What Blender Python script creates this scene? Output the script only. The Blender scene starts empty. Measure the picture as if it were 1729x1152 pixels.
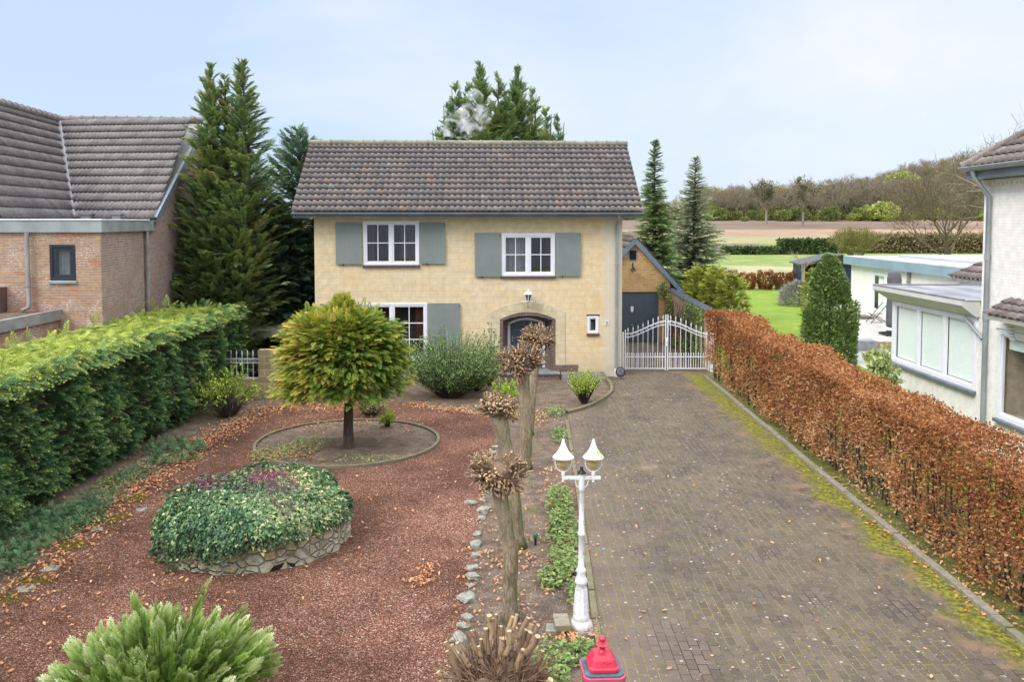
import bpy, bmesh, math, random
import numpy as np
from mathutils import Vector, Matrix
random.seed(7); RNG = np.random.default_rng(11)
SC = bpy.context.scene; COL = SC.collection
R = math.radians; PI = math.pi

# ------------------------------------------------------------------ camera
F_PX, CX, HOR, CAM_H, PITCH = 1380.0, 864.5, 375.0, 5.1, R(3.0)
PY0 = HOR + F_PX * math.tan(PITCH)
cam_d = bpy.data.cameras.new('camera'); cam = bpy.data.objects.new('camera', cam_d); COL.objects.link(cam)
cam.location = (0, 0, CAM_H); cam.rotation_euler = (PI/2 - PITCH, 0, 0)
cam_d.sensor_width = 36; cam_d.lens = 36 * F_PX / 1729; cam_d.shift_y = (PY0 - 576) / 1729
cam_d.clip_start = 0.2; cam_d.clip_end = 6000
SC.camera = cam

# ------------------------------------------------------------------ sky and sun
SUN_EL, SUN_AZ = R(42), R(233)          # azimuth from +Y, clockwise: behind and left of the camera
W = bpy.data.worlds.new('World'); SC.world = W; W.use_nodes = True
nt = W.node_tree; nt.nodes.clear()
def wn(t, **k):
    n = nt.nodes.new(t)
    for a, b in k.items(): setattr(n, a, b)
    return n
wout = wn('ShaderNodeOutputWorld'); wbg = wn('ShaderNodeBackground'); nt.links.new(wbg.outputs[0], wout.inputs[0])
sky = wn('ShaderNodeTexSky', sky_type='NISHITA', sun_disc=False, sun_elevation=SUN_EL, sun_rotation=SUN_AZ, air_density=1.0, dust_density=1.0, ozone_density=1.0)
tc = wn('ShaderNodeTexCoord'); mp = wn('ShaderNodeMapping'); mp.inputs['Scale'].default_value = (1.0, 1.0, 3.2)
nt.links.new(tc.outputs['Generated'], mp.inputs['Vector'])
n1 = wn('ShaderNodeTexNoise'); n1.inputs['Scale'].default_value = 1.7; n1.inputs['Detail'].default_value = 7; n1.inputs['Roughness'].default_value = .55; n1.inputs['Distortion'].default_value = .35
nt.links.new(mp.outputs[0], n1.inputs['Vector'])
sep = wn('ShaderNodeSeparateXYZ'); nt.links.new(tc.outputs['Generated'], sep.inputs[0])
def wm(op, a, b, c=None, clamp=False):
    n = wn('ShaderNodeMath', operation=op, use_clamp=clamp)
    for i, v in enumerate((a, b, c)):
        if v is None: continue
        if isinstance(v, (int, float)): n.inputs[i].default_value = v
        else: nt.links.new(v, n.inputs[i])
    return n.outputs[0]
# cloud cover: thin veil everywhere, thicker to the east (+X)
cov = wm('ADD', wm('ADD', wm('MULTIPLY_ADD', n1.outputs['Fac'], 2.5, -1.14), wm('MULTIPLY', sep.outputs['X'], 0.85)), wm('MULTIPLY', wm('MAXIMUM', wm('SUBTRACT', sep.outputs['Z'], 0.36), 0.0), 3.5), clamp=True)
veil = wm('MULTIPLY_ADD', cov, 0.85, 0.0, clamp=True)
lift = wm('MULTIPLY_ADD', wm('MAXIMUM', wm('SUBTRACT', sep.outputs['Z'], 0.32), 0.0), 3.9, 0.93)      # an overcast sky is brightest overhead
sc_ = wn('ShaderNodeVectorMath', operation='SCALE'); nt.links.new(sky.outputs[0], sc_.inputs[0]); sc_.inputs['Scale'].default_value = 1.0
mx = wn('ShaderNodeMix', data_type='RGBA'); nt.links.new(veil, mx.inputs[0])
m0 = wn('ShaderNodeMix', data_type='RGBA'); m0.inputs[0].default_value = .80; nt.links.new(sc_.outputs[0], m0.inputs[6]); m0.inputs[7].default_value = (4.8, 5.9, 7.7, 1); nt.links.new(m0.outputs[2], mx.inputs[6])
mx.inputs[7].default_value = (6.9, 7.0, 7.2, 1)
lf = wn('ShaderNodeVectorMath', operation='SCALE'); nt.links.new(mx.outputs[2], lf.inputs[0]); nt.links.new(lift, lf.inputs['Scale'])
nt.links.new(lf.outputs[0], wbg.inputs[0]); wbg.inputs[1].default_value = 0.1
sl = bpy.data.lights.new('sun', 'SUN'); sl.energy = 1.5; sl.angle = R(20); sl.color = (1, .93, .82)
so = bpy.data.objects.new('sun', sl); COL.objects.link(so)
sd = Vector((math.sin(SUN_AZ) * math.cos(SUN_EL), math.cos(SUN_AZ) * math.cos(SUN_EL), math.sin(SUN_EL)))
so.rotation_euler = sd.to_track_quat('Z', 'Y').to_euler(); so.location = (0, 0, 60)
vs = SC.view_settings; vs.view_transform = 'Standard'; vs.look = 'None'; vs.gamma = 1; vs.use_curve_mapping = False
vs.exposure = 0.62
SC.cycles.max_bounces = 6; SC.cycles.diffuse_bounces = 3; SC.cycles.glossy_bounces = 3; SC.cycles.transparent_max_bounces = 12
SC.cycles.transmission_bounces = 3; SC.cycles.volume_bounces = 3; SC.cycles.use_denoising = True; SC.cycles.use_adaptive_sampling = False

# ------------------------------------------------------------------ where a pixel of the photo lies in the place
def ray(px, py):
    u, v = (px - CX) / F_PX, (PY0 - py) / F_PX
    return Vector((u, math.cos(PITCH) + v * math.sin(PITCH), -math.sin(PITCH) + v * math.cos(PITCH)))
def G(px, py, z=0.0):
    d = ray(px, py); t = (z - CAM_H) / d.z; return Vector((d.x * t, d.y * t, z))
def PY(px, py, y):
    d = ray(px, py); t = y / d.y; return Vector((d.x * t, y, CAM_H + d.z * t))
def PX(px, py, x):
    d = ray(px, py); t = x / d.x; return Vector((x, d.y * t, CAM_H + d.z * t))

# ------------------------------------------------------------------ things, parts, meshes
WM = {}
def prop(o, label=None, cat=None, group=None, kind=None):
    if label: o['label'] = label
    if cat: o['category'] = cat
    if group: o['group'] = group
    if kind: o['kind'] = kind
    return o
def thing(name, label, cat, loc=(0, 0, 0), rz=0, group=None):
    o = bpy.data.objects.new(name, None); COL.objects.link(o); o.empty_display_size = .2
    o.location = loc; o.rotation_euler = (0, 0, rz)
    WM[o.name] = Matrix.Translation(Vector(loc)) @ Matrix.Rotation(rz, 4, 'Z')
    return prop(o, label, cat, group)
def link(name, me, parent=None, loc=None, rz=0):
    o = bpy.data.objects.new(name, me); COL.objects.link(o)
    if parent is not None:
        o.parent = parent; WM[o.name] = WM.get(parent.name, Matrix.Identity(4))
    else:
        if loc is not None: o.location = loc
        o.rotation_euler = (0, 0, rz)
        WM[o.name] = Matrix.Translation(Vector(loc or (0, 0, 0))) @ Matrix.Rotation(rz, 4, 'Z')
    return o
def copy_tree(o, loc, rz=None, scale=None, label=None):
    c = o.copy(); COL.objects.link(c); c.location = loc
    if rz is not None: c.rotation_euler = (0, 0, rz)
    if scale is not None: c.scale = scale if hasattr(scale, '__len__') else (scale,) * 3
    if label: c['label'] = label
    for ch in list(o.children):
        d = ch.copy(); COL.objects.link(d); d.parent = c
        for g in list(ch.children):
            e = g.copy(); COL.objects.link(e); e.parent = d
    return c
def box_uv(me):
    n = len(me.loops)
    if not n: return
    co = np.empty(len(me.vertices) * 3, 'f'); me.vertices.foreach_get('co', co); co = co.reshape(-1, 3)
    li = np.empty(n, 'i'); me.loops.foreach_get('vertex_index', li)
    pn = np.empty(len(me.polygons) * 3, 'f'); me.polygons.foreach_get('normal', pn); pn = pn.reshape(-1, 3)
    lt = np.empty(len(me.polygons), 'i'); me.polygons.foreach_get('loop_total', lt)
    nn = np.repeat(pn, lt, axis=0); c = co[li]; a = np.abs(nn)
    hz = a[:, 2] > .8
    # horizontal run along the wall itself, whatever way the wall faces
    tx, ty = -nn[:, 1], nn[:, 0]; l = np.sqrt(tx * tx + ty * ty) + 1e-9
    u = np.where(hz, c[:, 0], -(c[:, 0] * tx + c[:, 1] * ty) / l); v = np.where(hz, c[:, 1], c[:, 2])
    uv = me.uv_layers.new(name='uv'); uv.data.foreach_set('uv', np.stack([u, v], 1).astype('f').ravel())
def raw_mesh(name, V, Fq, mats, tint=None, tint_dom='POINT', midx=None, smooth=False, uv=False):
    """V (n,3); Fq list of index tuples or an (m,4) array"""
    me = bpy.data.meshes.new(name)
    if isinstance(Fq, np.ndarray):
        m, k = Fq.shape
        me.vertices.add(len(V)); me.vertices.foreach_set('co', np.asarray(V, 'f').ravel())
        me.loops.add(m * k); me.loops.foreach_set('vertex_index', Fq.astype('i').ravel())
        me.polygons.add(m); me.polygons.foreach_set('loop_start', np.arange(0, m * k, k, dtype='i'))
        try: me.polygons.foreach_set('loop_total', np.full(m, k, 'i'))
        except Exception: pass
        me.update(calc_edges=True)
    else:
        me.from_pydata([tuple(v) for v in V], [], [tuple(f) for f in Fq]); me.update()
    for mm in (mats if isinstance(mats, (list, tuple)) else [mats]): me.materials.append(mm)
    if midx is not None: me.polygons.foreach_set('material_index', np.asarray(midx, 'i'))
    if tint is not None:
        a = me.attributes.new('tint', 'FLOAT', tint_dom); a.data.foreach_set('value', np.asarray(tint, 'f'))
    if smooth: me.polygons.foreach_set('use_smooth', np.ones(len(me.polygons), bool))
    if uv: box_uv(me)
    return me
class MB:
    def __init__(s): s.v = []; s.f = []; s.m = []; s.t = []; s.cur = 0; s.tint = .5
    def face(s, pts):
        i = len(s.v); s.v += [Vector(p) for p in pts]; s.f.append(tuple(range(i, i + len(pts)))); s.m.append(s.cur); s.t.append(s.tint)
    def add(s, V, F):
        i = len(s.v); s.v += [Vector(p) for p in V]
        for f in F: s.f.append(tuple(i + k for k in f)); s.m.append(s.cur); s.t.append(s.tint)
    def box(s, x0, x1, y0, y1, z0, z1):
        s.add([(x0, y0, z0), (x1, y0, z0), (x1, y1, z0), (x0, y1, z0), (x0, y0, z1), (x1, y0, z1), (x1, y1, z1), (x0, y1, z1)],
              [(0, 3, 2, 1), (4, 5, 6, 7), (0, 1, 5, 4), (1, 2, 6, 5), (2, 3, 7, 6), (3, 0, 4, 7)]); return s
    def extrude(s, poly, axis, a, b):
        """poly in the two other axes, swept from a to b along axis"""
        def p(q, t): return {'x': (t, q[0], q[1]), 'y': (q[0], t, q[1]), 'z': (q[0], q[1], t)}[axis]
        n = len(poly); V = [p(q, a) for q in poly] + [p(q, b) for q in poly]
        F = [tuple(range(n - 1, -1, -1)), tuple(range(n, 2 * n))] + [(i, (i + 1) % n, n + (i + 1) % n, n + i) for i in range(n)]
        s.add(V, F); return s
    def tube(s, path, radii, n=8, caps=True, capmat=None):
        path = [Vector(p) for p in path]
        if not hasattr(radii, '__len__'): radii = [radii] * len(path)
        V = []; prev = None
        for i, p in enumerate(path):
            d = (path[min(i + 1, len(path) - 1)] - path[max(i - 1, 0)]).normalized()
            if prev is None:
                a = Vector((0, 0, 1)) if abs(d.z) < .9 else Vector((1, 0, 0))
            else: a = prev
            u = (a - d * a.dot(d)).normalized(); w = d.cross(u); prev = u
            for k in range(n):
                t = 2 * PI * k / n; V.append(p + (u * math.cos(t) + w * math.sin(t)) * radii[i])
        F = [(i * n + k, i * n + (k + 1) % n, (i + 1) * n + (k + 1) % n, (i + 1) * n + k) for i in range(len(path) - 1) for k in range(n)]
        s.add(V, F)
        if caps:
            b = len(s.v) - len(V); e = b + (len(path) - 1) * n
            s.f.append(tuple(range(b + n - 1, b - 1, -1))); s.m.append(s.cur); s.t.append(s.tint)
            s.f.append(tuple(range(e, e + n))); s.m.append(s.cur if capmat is None else capmat); s.t.append(s.tint)
        return s
    def lathe(s, prof, c=(0, 0, 0), n=16, sq=None, rot=0):
        """profile of (r, z); sq: superellipse exponent for square-ish sections"""
        V = []
        for r, z in prof:
            for k in range(n):
                t = 2 * PI * k / n + rot; cx, sy = math.cos(t), math.sin(t)
                if sq: q = (abs(cx) ** sq + abs(sy) ** sq) ** (-1 / sq); cx *= q; sy *= q
                V.append((c[0] + r * cx, c[1] + r * sy, c[2] + z))
        m = len(prof)
        F = [(i * n + k, i * n + (k + 1) % n, (i + 1) * n + (k + 1) % n, (i + 1) * n + k) for i in range(m - 1) for k in range(n)]
        F += [tuple(range(n - 1, -1, -1)), tuple(range((m - 1) * n, m * n))]
        s.add(V, F); return s
    def build(s, name, mat, parent=None, world=False, loc=None, rz=0, smooth=False, bevel=0, uv=True, auto=None):
        V = s.v
        if world:
            if parent is not None: Mi = WM[parent.name].inverted()
            else: Mi = (Matrix.Translation(Vector(loc or (0, 0, 0))) @ Matrix.Rotation(rz, 4, 'Z')).inverted()
            V = [Mi @ p for p in V]
        me = raw_mesh(name, V, s.f, mat, tint=s.t, tint_dom='FACE', midx=s.m, smooth=smooth or bool(auto), uv=uv)
        if auto: 
            try: me.set_sharp_from_angle(angle=R(auto))
            except Exception: pass
        o = link(name, me, parent, loc, rz)
        if bevel:
            b = o.modifiers.new('bevel', 'BEVEL'); b.width = bevel; b.segments = 2; b.limit_method = 'ANGLE'; b.angle_limit = R(40)
        return o

# ------------------------------------------------------------------ node materials
class Mat:
    def __init__(s, name):
        s.m = bpy.data.materials.new(name); s.m.use_nodes = True; s.t = s.m.node_tree; s.t.nodes.clear()
        s.out = s.n('ShaderNodeOutputMaterial')
    def n(s, t, ins=None, **k):
        n = s.t.nodes.new(t)
        for a, b in k.items(): setattr(n, a, b)
        for a, b in (ins or {}).items(): s.set(n.inputs[a], b)
        return n
    def set(s, sock, v):
        if isinstance(v, bpy.types.NodeSocket): s.t.links.new(v, sock)
        elif isinstance(v, (tuple, list)) and len(v) == 3 and sock.type == 'RGBA': sock.default_value = (*v, 1)
        else: sock.default_value = v
    def mix(s, a, b, f):
        n = s.n('ShaderNodeMix', data_type='RGBA'); s.set(n.inputs[0], f); s.set(n.inputs[6], a); s.set(n.inputs[7], b); return n.outputs[2]
    def mul(s, a, b, f=1.0):
        n = s.n('ShaderNodeMix', data_type='RGBA', blend_type='MULTIPLY'); s.set(n.inputs[0], f); s.set(n.inputs[6], a); s.set(n.inputs[7], b); return n.outputs[2]
    def math(s, op, a, b=0.0, c=None, clamp=False):
        n = s.n('ShaderNodeMath', operation=op, use_clamp=clamp); s.set(n.inputs[0], a); s.set(n.inputs[1], b)
        if c is not None: s.set(n.inputs[2], c)
        return n.outputs[0]
    def rng(s, v, a, b, c=0.0, d=1.0, smooth=True):
        n = s.n('ShaderNodeMapRange', interpolation_type='SMOOTHSTEP' if smooth else 'LINEAR')
        s.set(n.inputs[0], v); s.set(n.inputs[1], a); s.set(n.inputs[2], b); s.set(n.inputs[3], c); s.set(n.inputs[4], d); return n.outputs[0]
    def noise(s, scale, detail=4, rough=.55, vec=None, dist=0.0, out='Fac'):
        n = s.n('ShaderNodeTexNoise', {'Scale': scale, 'Detail': detail, 'Roughness': rough, 'Distortion': dist})
        if vec is not None: s.set(n.inputs['Vector'], vec)
        else: s.set(n.inputs['Vector'], s.obj())
        return n.outputs[out]
    def vor(s, scale, feature='F1', vec=None, out='Distance', rnd=1.0):
        n = s.n('ShaderNodeTexVoronoi', {'Scale': scale, 'Randomness': rnd}, feature=feature); s.set(n.inputs['Vector'], vec if vec is not None else s.obj()); return n.outputs[out]
    def obj(s):
        if not hasattr(s, '_o'): s._tc = s.n('ShaderNodeTexCoord'); s._o = s._tc.outputs['Object']
        return s._o
    def uv(s): s.obj(); return s._tc.outputs['UV']
    def xyz(s, v=None): return s.n('ShaderNodeSeparateXYZ', {0: v if v is not None else s.obj()}).outputs
    def vscale(s, v, sc):
        n = s.n('ShaderNodeMapping'); s.set(n.inputs['Vector'], v); n.inputs['Scale'].default_value = sc; return n.outputs[0]
    def ramp(s, f, stops, interp='LINEAR'):
        n = s.n('ShaderNodeValToRGB', {0: f}); r = n.color_ramp; r.interpolation = interp
        while len(r.elements) < len(stops): r.elements.new(.5)
        for e, (p, c) in zip(r.elements, stops): e.position = p; e.color = (*c, 1)
        return n.outputs[0]
    def attr(s, name='tint', out='Fac'): return s.n('ShaderNodeAttribute', attribute_name=name).outputs[out]
    def bump(s, h, strength=.5, dist=.02, normal=None):
        n = s.n('ShaderNodeBump', {'Height': h, 'Strength': strength, 'Distance': dist})
        if normal is not None: s.set(n.inputs['Normal'], normal)
        return n.outputs[0]
    def done(s, col, rough=.8, normal=None, metal=0.0, spec=.3, transl=0.0, coat=0.0):
        p = s.n('ShaderNodeBsdfPrincipled', {'Base Color': col, 'Roughness': rough, 'Metallic': metal, 'Specular IOR Level': spec, 'Coat Weight': coat})
        if normal is not None: s.set(p.inputs['Normal'], normal)
        sh = p.outputs[0]
        if transl:
            t = s.n('ShaderNodeBsdfTranslucent', {'Color': col}); mx = s.n('ShaderNodeMixShader', {0: transl, 1: sh, 2: t.outputs[0]}); sh = mx.outputs[0]
        s.t.links.new(sh, s.out.inputs[0]); return s.m

def simple(name, col, rough=.6, var=.12, scale=6, metal=0, spec=.4, bump=.0, coat=0.0):
    m = Mat(name); f = m.noise(scale, 5)
    c = m.mix(tuple(max(0, x * (1 - var * 1.6)) for x in col), tuple(min(1, x * (1 + var)) for x in col), m.rng(f, .3, .7))
    nrm = m.bump(m.noise(scale * 12, 3), bump, .01) if bump else None
    return m.done(c, rough, nrm, metal, spec, coat=coat)
def foliage(name, stops, transl=.16, rough=.7, spec=.12, nscale=1.2, namp=.35):
    m = Mat(name); f = m.math('ADD', m.attr(), m.math('MULTIPLY', m.math('SUBTRACT', m.noise(nscale, 3), .5), namp), clamp=True)
    return m.done(m.ramp(f, stops), rough, None, 0, spec, transl)
def brick_mat(name, c1, c2, mortar, bw, rh, ms=.012, rough=.9, patches=None, bump=.6, extra=None, bias=0.0, squash=1.0, mortar_smooth=.3, stretch=1.0):
    m = Mat(name); b = m.n('ShaderNodeTexBrick', {'Vector': m.uv(), 'Color1': c1, 'Color2': c2, 'Mortar': mortar, 'Scale': 1.0, 'Mortar Size': ms, 'Mortar Smooth': mortar_smooth, 'Bias': bias, 'Brick Width': bw, 'Row Height': rh})
    b.offset = .5; b.squash = squash
    col = b.outputs['Color']
    w = m.noise(5, 4); col = m.mul(col, m.mix((.90, .90, .90), (1.07, 1.07, 1.07), m.rng(w, .3, .7)))
    for (sc, lo, hi, pc, amt) in (patches or []):
        col = m.mix(col, pc, m.math('MULTIPLY', m.rng(m.noise(sc, 5, .6, dist=.3), lo, hi), amt))
    if extra: col = extra(m, col, b)
    h = m.math('ADD', m.math('MULTIPLY', b.outputs['Fac'], -1.0), m.math('MULTIPLY', m.noise(40, 3), .5))
    return m.done(col, rough, m.bump(h, bump, .01), 0, .2)

M = {}
def limestone_extra(m, col, b):
    # each block its own tone
    x, y, z = m.xyz(m.uv())
    rowi = m.math('FLOOR', m.math('DIVIDE', y, .205)); sh = m.math('MULTIPLY', m.math('FRACT', m.math('MULTIPLY', rowi, .5)), .92)
    ci = m.math('FLOOR', m.math('DIVIDE', m.math('ADD', x, sh), .46))
    cv = m.n('ShaderNodeCombineXYZ', {0: ci, 1: rowi}).outputs[0]
    r = m.n('ShaderNodeTexWhiteNoise', {'Vector': cv}, noise_dimensions='3D').outputs['Value']
    tone = m.ramp(r, [(0, (.86, .84, .76)), (.4, (1, 1, 1)), (.82, (1.0, .97, .88)), (.9, (1.0, .85, .58)), (1, (1.0, .80, .50))])
    col = m.mul(col, tone, .30)
    ox, oy, oz = m.xyz()
    # pale flush near the downpipe and warm rust stains around the small window
    st = m.math('MULTIPLY', m.rng(ox, 8.1, 8.9), m.rng(ox, 9.6, 9.2)); st = m.math('MULTIPLY', st, m.rng(m.noise(1.6, 5, .65), .42, .62))
    col = m.mix(col, (.68, .45, .20), m.math('MULTIPLY', st, .5))
    col = m.mix(col, (.62, .57, .47), m.math('MULTIPLY', m.rng(ox, 9.2, 9.6), .75))
    stk = m.math('MULTIPLY', m.rng(m.noise(1.0, 5, .6, vec=m.vscale(m.obj(), (7, 7, .45))), .52, .72), m.rng(m.noise(.9, 3), .42, .6)); col = m.mix(col, (.50, .36, .19), m.math('MULTIPLY', stk, .16))
    damp = m.math('MULTIPLY', m.rng(oz, 1.0, .1), m.rng(m.noise(2.5, 4), .35, .6))
    col = m.mix(col, (.42, .36, .25), m.math('MULTIPLY', damp, .5))
    lich = m.rng(m.noise(22, 4, .7), .62, .72); col = m.mix(col, (.38, .34, .26), m.math('MULTIPLY', lich, .10))
    return col
M['limestone'] = brick_mat('limestone_blocks', (.73, .60, .405), (.70, .57, .37), (.49, .405, .265), .46, .205, .0042,
    patches=[(.45, .45, .68, (.72, .55, .31), .32), (.8, .55, .75, (.68, .60, .46), .35), (3, .6, .8, (.50, .40, .27), .12)], bump=.08, extra=limestone_extra)
M['limestone_trim'] = brick_mat('limestone_trim', (.66, .56, .38), (.60, .50, .32), (.40, .33, .22), .3, .22, .004, patches=[(2, .5, .75, (.55, .46, .33), .4)], bump=.2)
M['garage_brick'] = brick_mat('yellow_brick', (.54, .335, .14), (.44, .26, .10), (.48, .38, .25), .31, .105, .012, patches=[(1.2, .5, .75, (.36, .22, .10), .4)], bump=.4)
M['block_wall'] = brick_mat('garden_blocks', (.46, .35, .18), (.36, .27, .14), (.50, .45, .35), .40, .2, .016, patches=[(2, .45, .7, (.22, .20, .10), .6)], bump=.4)
M['niche_brick'] = brick_mat('purple_brown_brick', (.17, .10, .085), (.11, .065, .06), (.24, .21, .18), .21, .065, .011, bump=.5)
def lime_wash(m, col, b):
    ox, oy, oz = m.xyz(m.uv())
    # white bloom of lime round the window, as on the photo
    g = m.noise(1.3, 4, .6, vec=m.uv()); s = m.noise(16, 3, .7, vec=m.vscale(m.uv(), (1, 2.2, 1)))
    band = m.math('MULTIPLY', m.rng(m.math('ABSOLUTE', m.math('ADD', ox, 7.9 - 3.2)), 1.3, .2), 1.0)
    f = m.math('MULTIPLY', m.rng(g, .42, .6), m.rng(s, .53, .6)); f = m.math('MULTIPLY', f, .75)
    rr = m.rng(m.noise(2.2, 4, .6, vec=m.vscale(m.uv(), (.5, 3, 1))), .5, .66)
    col = m.mix(col, (.42, .13, .07), m.math('MULTIPLY', rr, .5))
    return m.mix(col, (.74, .71, .68), f)
M['old_brick'] = brick_mat('mixed_old_brick', (.47, .29, .17), (.36, .20, .145), (.40, .34, .29), .225, .065, .012, patches=[(.7, .45, .7, (.30, .17, .13), .5), (5, .55, .7, (.55, .36, .17), .5)], bump=.5, extra=lime_wash)
M['side_brick'] = brick_mat('purple_side_brick', (.33, .22, .195), (.235, .155, .145), (.36, .31, .28), .225, .065, .011, patches=[(.8, .45, .7, (.26, .16, .13), .5), (14, .62, .7, (.62, .58, .54), .6)], bump=.5)
M['white_brick'] = brick_mat('white_painted_brick', (.84, .81, .765), (.82, .79, .74), (.77, .74, .685), .22, .065, .008, patches=[(1.5, .5, .8, (.78, .75, .68), .3)], bump=.25)
M['white_render'] = simple('white_render', (.80, .775, .72), .9, .05, 2, bump=.1)
M['plaster'] = brick_mat('old_plastered_wall', (.56, .42, .28), (.52, .38, .25), (.46, .36, .25), .4, .12, .008, patches=[(1.1, .45, .7, (.42, .32, .21), .6), (4, .6, .8, (.62, .52, .40), .5)], bump=.2)
def lichen(m, col, amt=.5, c=(.36, .36, .26)):
    f = m.math('MULTIPLY', m.rng(m.noise(7, 6, .7), .5, .66), m.rng(m.noise(.9, 3), .35, .6)); return m.mix(col, c, m.math('MULTIPLY', f, amt))
def tile_mat(name, stops, lich=.4, moss=0.0, rough=.75):
    m = Mat(name); col = m.ramp(m.attr(), stops)
    col = m.mul(col, m.mix((.72, .72, .72), (1.2, 1.2, 1.2), m.rng(m.noise(14, 5, .65), .3, .7)))
    col = lichen(m, col, lich, (.27, .26, .19))
    if moss: col = m.mix(col, (.17, .19, .06), m.math('MULTIPLY', m.rng(m.noise(11, 5, .7), .52, .62), moss))
    return m.done(col, rough, m.bump(m.noise(60, 4), .3, .006), 0, .2)
M['pantile'] = tile_mat('grey_brown_pantiles', [(0, (.150, .134, .134)), (.5, (.182, .162, .158)), (.87, (.205, .174, .160)), (.96, (.25, .18, .145)), (1, (.23, .225, .23))], .28)
M['ridge_tile'] = tile_mat('mossy_ridge_tiles', [(0, (.20, .19, .15)), (1, (.30, .275, .21))], .5, .35)
M['flat_tile'] = tile_mat('dark_concrete_tiles', [(0, (.165, .145, .145)), (.5, (.195, .172, .17)), (1, (.23, .205, .20))], .35)
M['right_tile'] = tile_mat('brown_roof_tiles', [(0, (.15, .12, .11)), (.5, (.19, .155, .14)), (1, (.24, .20, .18))], .3)
M['slate'] = simple('slate_coping', (.065, .075, .10), .45, .25, 5, bump=.2)
M['zinc'] = simple('zinc_sheet', (.34, .365, .39), .45, .12, 2.0, metal=.35)
M['zinc_dark'] = simple('dark_zinc', (.19, .215, .245), .45, .12, 2.0, metal=.3)
M['lead'] = simple('grey_flashing', (.26, .25, .25), .6, .15, 3)
M['white_paint'] = simple('white_paint', (.80, .81, .86), .35, .03, 2, spec=.5)
M['white_dirty'] = None
m = Mat('weathered_white_paint'); c = m.mix((.76, .77, .80), (.50, .50, .43), m.rng(m.noise(9, 6, .72), .48, .72)); c = m.mix(c, (.30, .19, .10), m.math('MULTIPLY', m.rng(m.noise(26, 5, .75), .60, .66), .75)); c = m.mix(c, (.36, .33, .25), m.math('MULTIPLY', m.rng(m.xyz()[2], .25, .03), .6))
M['white_dirty'] = m.done(c, .4, None, 0, .45)
m = Mat('algae_white_paint'); c = m.mix((.76, .77, .76), (.40, .42, .12), m.rng(m.noise(11, 6, .7, dist=.5), .47, .62)); c = m.mix(c, (.10, .09, .07), m.rng(m.noise(17, 5, .7), .64, .70))
M['white_algae'] = m.done(c, .5, None, 0, .4)
M['shutter'] = simple('grey_green_shutter', (.215, .245, .235), .55, .06, 1.3, bump=.05)
M['shutter_edge'] = simple('grey_green_dark', (.15, .18, .19), .6)
M['anthracite'] = simple('anthracite_paint', (.075, .095, .125), .5, .08, 2)
M['barge'] = simple('blue_grey_board', (.135, .175, .23), .6, .12, 3)
M['dark_frame'] = simple('dark_window_frame', (.022, .028, .042), .35, .1, 3)
M['terracotta_sill'] = simple('dark_brick_sill', (.13, .075, .07), .6, .2, 20, bump=.2)
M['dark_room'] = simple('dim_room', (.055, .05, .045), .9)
M['room_warm'] = simple('room_wall', (.42, .37, .28), .9)
M['curtain_red'] = simple('dark_red_curtain', (.07, .012, .015), .9)
M['curtain_pale'] = simple('pale_net_curtain', (.20, .215, .22), .9)
M['curtain_dark'] = simple('grey_curtain', (.055, .048, .042), .9)
m = Mat('pale_green_blind'); c = m.mix((.80, .90, .85), (.84, .93, .88), m.rng(m.noise(40, 3, .6, vec=m.vscale(m.uv(), (1, .1, 1))), .3, .7)); M['blind'] = m.done(c, .8)
M['black_metal'] = simple('black_metal', (.02, .021, .024), .4, .2, 8, metal=.2)
M['dark_fabric'] = simple('dark_grey_cover', (.10, .098, .112), .9, .1, 3, bump=.2)
M['red_paint'] = simple('red_post_box_paint', (.60, .025, .06), .38, .14, 5, spec=.5, bump=.12)
M['pink_paint'] = simple('faded_pink_red_paint', (.46, .07, .13), .5, .15, 6)
M['teal_paint'] = simple('weathered_teal_top', (.055, .135, .16), .45, .28, 7, bump=.1)
M['amber_glass'] = simple('cream_lamp_glass', (.50, .385, .17), .35, .15, 9, spec=.5)
M['stone_grey'] = None
m = Mat('pale_grey_stone'); c = m.mix((.17, .165, .135), (.36, .35, .30), m.rng(m.noise(9, 6, .65), .3, .7)); c = m.mix(c, (.17, .19, .07), m.math('MULTIPLY', m.rng(m.noise(5, 5, .7), .52, .66), .65))
M['stone_grey'] = m.done(c, .9, m.bump(m.noise(18, 6, .7), .8, .02))
M['concrete'] = None
m = Mat('weathered_concrete'); c = m.mix((.19, .165, .13), (.31, .27, .21), m.rng(m.noise(12, 6, .65), .3, .7)); c = m.mix(c, (.16, .165, .05), m.math('MULTIPLY', m.rng(m.noise(2.3, 5, .7), .45, .66), .6))
M['concrete'] = m.done(c, .95, m.bump(m.noise(60, 4), .4, .005))
M['mossy_kerb'] = None
m = Mat('mossy_concrete_edging'); c = m.mix((.14, .115, .08), (.20, .18, .10), m.rng(m.noise(10, 6, .65), .3, .7)); M['mossy_kerb'] = m.done(c, .95, m.bump(m.noise(40, 4), .5, .01))
m = Mat('clear_window_glass')
bf_ = m.n('ShaderNodeNewGeometry').outputs['Backfacing']; fr = m.n('ShaderNodeFresnel', {'IOR': m.math('MULTIPLY_ADD', bf_, -.8333, 1.5)}).outputs[0]; gl = m.n('ShaderNodeBsdfGlossy', {'Color': (1, 1, 1), 'Roughness': .02}); tr = m.n('ShaderNodeBsdfTransparent', {'Color': (1, 1, 1)})
mxs = m.n('ShaderNodeMixShader', {0: m.math('MULTIPLY_ADD', fr, 1.0, .02, clamp=True), 1: tr.outputs[0], 2: gl.outputs[0]}); m.t.links.new(mxs.outputs[0], m.out.inputs[0]); M['glass'] = m.m

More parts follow.
